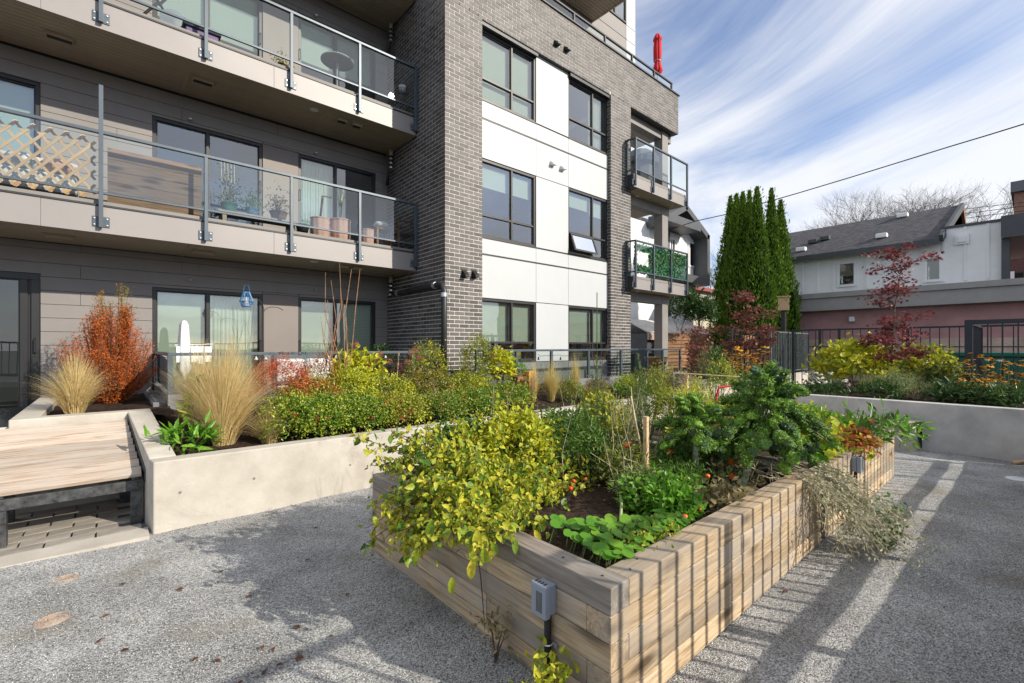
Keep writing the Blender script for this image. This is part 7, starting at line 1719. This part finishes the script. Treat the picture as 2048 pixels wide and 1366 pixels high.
for sx in (-.15, .15):
    for sy in (-.15, .15): MB().box(x+sx-.018, x+sx+.018, 9.3+sy-.018, 9.3+sy+.018, FZ, FZ+.379).build('leg', M['cedar'], ST_)
# cloth and baskets behind the lattice, lampshade, upper balcony goods
SO = root('patio_sofa', 'white and brown patterned sofa behind the balcony lattice', 'sofa', (-1.2, 9.6, FZ)); MB().box(-2.3, -.35, 9.25, 9.85, FZ+.1, FZ+.38).build('seat', M['white_plastic'], SO, bevel=.05); MB().box(-2.3, -.35, 9.7, 9.95, FZ+.385, FZ+.7).build('back', M['cushion_p'] if 'cushion_p' in M else M['l_wilt'], SO, bevel=.05)
for k in range(5): MB().lathe([(0, 0), (.15, .03), (.19, .12), (.13, .21), (0, .24)], 14, (-2.0+k*.36, 9.4, FZ+.385), wob=lambda a, z: 1+.08*math.sin(4*a)).build('pillow', M['white_plastic'] if k % 2 else M['terracotta'], SO, smooth=True)
U = 6.775
TT = root('round_table', 'round grey pedestal table seen from below on the upper balcony', 'table', (xp(675, 9.35, 130), 9.35, U)); x = onY(675, 130, 9.35).x
MB().lathe([(0, .70), (.30, .70), (.32, .715), (.32, .73), (0, .735)], 32, (x, 9.35, U)).build('top', M['conc_top'], TT, smooth=False); MB().tube([(x, 9.35, U), (x, 9.35, U+.70)], .035, 10).build('pedestal', M['conc_top'], TT); MB().lathe([(0, .03), (.2, .02), (.22, 0)], 24, (x, 9.35, U)).build('foot', M['conc_top'], TT)
x = onY(565, 108, 9.2).x; g = planter_bin('small pot with a yellowing plant on the upper balcony', x, 9.2, U, .1, .14, 'pot_dark', 'small pots on the upper balcony'); n = 120; P = np.array([x, 9.2, U+.22])[None]+NR.normal(size=(n, 3))*np.array([.09, .07, .07]); leaf_obj('foliage', P, rdir(n, .3), rdir(n, .3), .05, .02, M['l_lime'], g)
x = onY(400, 60, 9.3).x; CS = root('lidded_crate', 'purple storage crate with a dark lid on the upper balcony', 'crate', (x, 9.3, U)); MB().box(x-.22, x+.24, 9.1, 9.5, U, U+.16).build('body', surf('purple_plastic', (.22, .13, .32), .4, .05), CS, bevel=.02); MB().box(x-.26, x+.28, 9.06, 9.54, U+.161, U+.24).build('lid', M['bbq'], CS, bevel=.05)
def spin(label, x, y, z):
    g = root('exercise_bike', label, 'bicycle', (x, y, z)); m = MB()
    for (a, b) in (((-.35, 0), (.35, 0)), ((-.25, 0), (.05, .45)), ((.05, .45), (.3, .02)), ((.05, .45), (-.22, .75)), ((.05, .4), (.32, .85)), ((.32, .85), (.18, .95))): m.tube([(x+a[0], y, z+.03+a[1]), (x+b[0], y, z+.03+b[1])], .02, 8)
    m.build('frame', M['black'], g); MB().lathe([(0, -.03), (.20, -.02), (.20, .02), (0, .03)], 24, (0, 0, 0)).build('flywheel', M['grey_plastic'], g, loc=(x+.25, y, z+.24)).rotation_euler = (rad(90), 0, 0)
    MB().box(x-.34, x-.12, y-.09, y+.09, z+.79, z+.84).build('saddle', M['black'], g, bevel=.02)
spin('dark exercise bike behind the upper balcony glass', onY(310, 20, 9.3).x, 9.3, U)
q = onX(805, 178, XS-.10); LT_ = root('wall_basket', 'white pot in a black wire basket hanging on the shaded brick wall', 'wall basket', q)
MB().lathe([(0, -.10), (.07, -.09), (.085, .06), (.078, .06), (.07, 0), (0, 0)], 20, q).build('pot', M['white_plastic'], LT_, smooth=True)
m = MB()
for k in range(8): a = 2*math.pi*k/8; m.tube([(q.x+.06*math.cos(a), q.y+.06*math.sin(a), q.z-.13), (q.x+.10*math.cos(a), q.y+.10*math.sin(a), q.z-.01)], .004, 4)
m.tube([(q.x+.10*math.cos(a), q.y+.10*math.sin(a), q.z-.01) for a in np.linspace(0, 6.283, 17)], .004, 4); m.build('basket', M['black'], LT_)
# blue lantern on a hook, string lights, patio furniture
hk = onY(527, 0, 8.4).x; LH = root('shepherd_hook', 'thin black curved hook standing on the patio beside the door', 'hook', (hk, 8.4, .66)); m = MB()
m.tube([(hk, 8.4, .66), (hk, 8.4, 2.35)]+[Vector((hk-.16+.16*math.cos(a), 8.4, 2.35+.16*math.sin(a))) for a in np.linspace(0, 2.6, 7)], .007, 6); m.tube([(hk, 8.4, 2.30)]+[Vector((hk+.16-.16*math.cos(a), 8.4, 2.28+.1*math.sin(a))) for a in np.linspace(0, 2.6, 7)], .006, 6); m.build('rod', M['black'], LH, smooth=True)
q = onY(493, 598, 8.4); LN = root('blue_lantern', 'blue wire lantern hanging from the curved hook', 'lantern', q); m = MB()
for k in range(20):
    a = 2*math.pi*k/20; m.tube([(q.x+.045*math.cos(a), q.y+.045*math.sin(a), q.z+.11), (q.x+.10*math.cos(a), q.y+.10*math.sin(a), q.z-.04), (q.x+.065*math.cos(a), q.y+.065*math.sin(a), q.z-.12)], .004, 4)
for r, dz in ((.045, .11), (.10, -.04), (.065, -.12)): m.tube([(q.x+r*math.cos(a), q.y+r*math.sin(a), q.z+dz) for a in np.linspace(0, 6.283, 25)], .006, 5)
m.tube([(q.x-.045, q.y, q.z+.11), (q.x-.03, q.y, q.z+.22), (q.x+.03, q.y, q.z+.22), (q.x+.045, q.y, q.z+.11)], .004, 4)
m.build('cage', surf('blue_paint', (.05, .20, .42), .4, .1), LN); MB().lathe([(.0, -.11), (.03, -.11), (.03, .03), (0, .03)], 12, q).build('candle', M['white_plastic'], LN)
# bulbs strung under the rail
BS = root('string_lights', 'string of round white bulbs strung under the patio glass rail', 'string lights', (3, 7.95, 1.5)); pts = []
bl = [(512, 718), (532, 718), (557, 727), (583, 728), (610, 728), (634, 722), (656, 714), (672, 715), (691, 726), (771, 715)]
for px, py in bl: pts.append(onY(px, py-4, 8.1))
MB().tube(pts, .004, 5, cap=False).build('cord', M['black'], BS)
bb = None
for px, py in bl:
    q = onY(px, py, 8.1)
    if bb is None: bb = MB().lathe([(0, -.03), (.02, -.024), (.028, -.005), (.02, .016), (.01, .024), (.01, .04), (0, .04)], 12).build('bulb', M['white_plastic'], BS, loc=q, smooth=True)
    else: link_copy(bb, q, BS)
BS = root('string_lights', 'short string of dark hanging bulbs before the second white bay', 'string lights', (7, 7.3, 1.5)); pts = [onY(px, py, 7.3) for px, py in ((1075, 708), (1080, 712), (1120, 710), (1125, 712), (1250, 706))]
MB().tube(pts, .005, 5, cap=False).build('cord', M['black'], BS)
for px in (1077, 1121): q = onY(px, 720, 7.3); MB().tube([q, q+Vector((0, 0, .07))], [.022, .012], 8).build('bulb', M['black'], BS)
SF_ = root('patio_sofa', 'long white cushioned sofa behind the patio glass rail', 'sofa', (3, 9, .66)); xa, xb = onY(545, 740, 8.9).x, onY(665, 740, 8.9).x
for a, b in ((xa, (xa+xb)/2-.01), ((xa+xb)/2+.01, xb)): MB().box(a, b, 8.75, 8.95, .95, 1.50).build('back_cushion', M['white_plastic'], SF_, bevel=.05)
MB().box(xa-.05, xb+.05, 8.70, 9.5, .66, .95).build('base', M['conc_top'], SF_, bevel=.02); MB().box(xa, xb, 8.96, 9.0, .951, 1.56).build('wicker_frame', M['bbq'], SF_)
w0 = onY(375, 700, 8.6); LB2 = root('folded_airer', 'folded white parasol and pale laundry hanging on an airer behind the glass', 'laundry airer', (w0.x, 8.6, .66)); m = MB()
MB().lathe([(.02, 0), (.085, .12), (.075, .5), (.055, .8), (.03, .86), (0, .87)], 18, (w0.x-.04, 8.6, 1.25), wob=lambda a, z: 1+.2*math.sin(5*a)).build('folded_canopy', M['white_plastic'], LB2, smooth=True)
for k in range(5): MB().box(-.05, .05, -.012, .012, -.24-.03*(k % 2), .0).build('cloth', M['white_board'], LB2, loc=(w0.x-.10+k*.09, 8.56+.03*(k % 2), 1.72)).rotation_euler = (0, R.uniform(-.1, .1), R.uniform(-.5, .5))
MB().tube([(w0.x-.16, 8.58, 1.74), (w0.x+.34, 8.58, 1.76)], .006, 6).tube([(w0.x-.04, 8.6, .66), (w0.x-.04, 8.6, 1.3)], .018, 8).build('frame', M['white_plastic'], LB2)
q = onY(762, 690, 9.1); bush('potted_shrub', 'round potted evergreen in the brick corner of the patio', 'potted plant', (q.x, 9.1, 1.1), .30, .26, .62, LL, 70, 16, .045, .022, M['l_dark'], spread=.07, stems=10); planter_bin('dark planter under the round evergreen of the patio', q.x, 9.1, .66, .24, .46, 'bbq')
q = onY(1355, 705, 8.0); WC = root('wicker_chair', 'brown wicker armchair on the corner terrace', 'chair', (q.x, 8.0, .66)); x = onY(1312, 720, 7.6).x
vs = MB(); vs.lathe([(.20, 0), (.26, .30), (.34, .58), (.36, .60), (.30, .56), (.22, .36), (0, .35)], 24, (x, 7.6, .80), wob=lambda a, z: 1+.02*math.sin(24*a)); vs.build('seat_shell', M['cedar'], WC, smooth=False)
for sx in (-.16, .16):
    for sy in (-.16, .16): MB().tube([(x+sx, 7.6+sy, .66), (x+sx, 7.6+sy, .82)], .015, 6).build('leg', M['black'], WC)
CR = root('orange_crate', 'upright orange painted crate beside the small grass tufts', 'crate', onY(1065, 790, 6.75)); q = onY(1062, 780, 6.75)
MB().box(q.x-.10, q.x+.10, 6.7, 6.9, .66, 1.22).build('body', surf('orange_board', (.66, .34, .06), .6, .12, 6), CR, bevel=.006); MB().box(q.x-.36, q.x-.11, 6.75, 6.95, .90, 1.12).build('side_box', M['cedar'], CR, bevel=.006)
q = onY(1035, 725, 6.95); bush('herb', 'fresh green herb in the wooden side box', 'plant', (q.x, 6.95, 1.12), .18, .12, .24, LL, 26, 12, .04, .022, M['l_bright'], spread=.05, stems=6, stemmat='stem_green')
RB = root('red_tool', 'red painted handle standing in the planter behind the kale', 'tool', onD(1440, 800, 5.9)); MB().tube([onD(1432, 795, 5.9), onD(1438, 775, 5.9), onD(1460, 772, 5.9)], .014, 7).tube([onD(1432, 795, 5.9), onD(1436, 830, 5.9)], .012, 7).build('handle', M['red_cloth'], RB)
GR = root('planter_troughs', 'grey stone planter blocks in front of the corner terrace', 'planter box', onY(1340, 760, 7.0)); xa, xb = onY(1150, 760, 6.98).x, onY(1370, 760, 6.98).x
for k in range(6): MB().box(xa+(xb-xa)*k/6+.01, xa+(xb-xa)*(k+1)/6-.01, 6.90, 6.945, .60, .98).build('block', M['conc_grey'], GR, bevel=.01)
LG = root('black_grill', 'black covered grill on the corner terrace', 'barbecue', (12.6, 9.2, .66)); MB().box(12.2, 13.3, 8.9, 9.6, .66, 1.5).build('cabinet', M['frame'], LG, bevel=.03); MB().box(12.25, 13.25, 8.95, 9.55, 1.505, 1.75).build('hood', M['bbq'], LG, bevel=.08)

# litter: crumbs of mulch and dry bits along the walls and planters
def litter():
    P = []
    for _ in range(900):
        k = R.random()
        if k < .35: P.append((R.uniform(.35, 9.8), 5.34-abs(R.gauss(0, .05))))
        elif k < .6: P.append((10.22-abs(R.gauss(0, .10)), R.uniform(-.2, 3.6)))
        elif k < .75: P.append((R.uniform(3.6, 7.0), 1.22-abs(R.gauss(0, .25))))
        elif k < .85: P.append((1.64-abs(R.gauss(0, .10)), R.uniform(1.3, 3.7)))
        else: P.append((R.uniform(-.5, 9), R.uniform(.0, 5.2)))
    P = np.array([(x, y, .012*math.sin(x*1.7+y*.6)*math.cos(y*1.3)+.006*math.sin(5*x+2*y)+.001) for x, y in P])
    leaf_obj('plant_litter', P, unit(rdir(len(P))*np.array([1, 1, .25])), unit(rdir(len(P), 2.5)), NR.uniform(.006, .022, len(P)), NR.uniform(.004, .012, len(P)), leafmat('litter', [(.05, .035, .025), (.12, .08, .05), (.22, .18, .11)], .05, .9), None, LT, 'stuff')
litter()
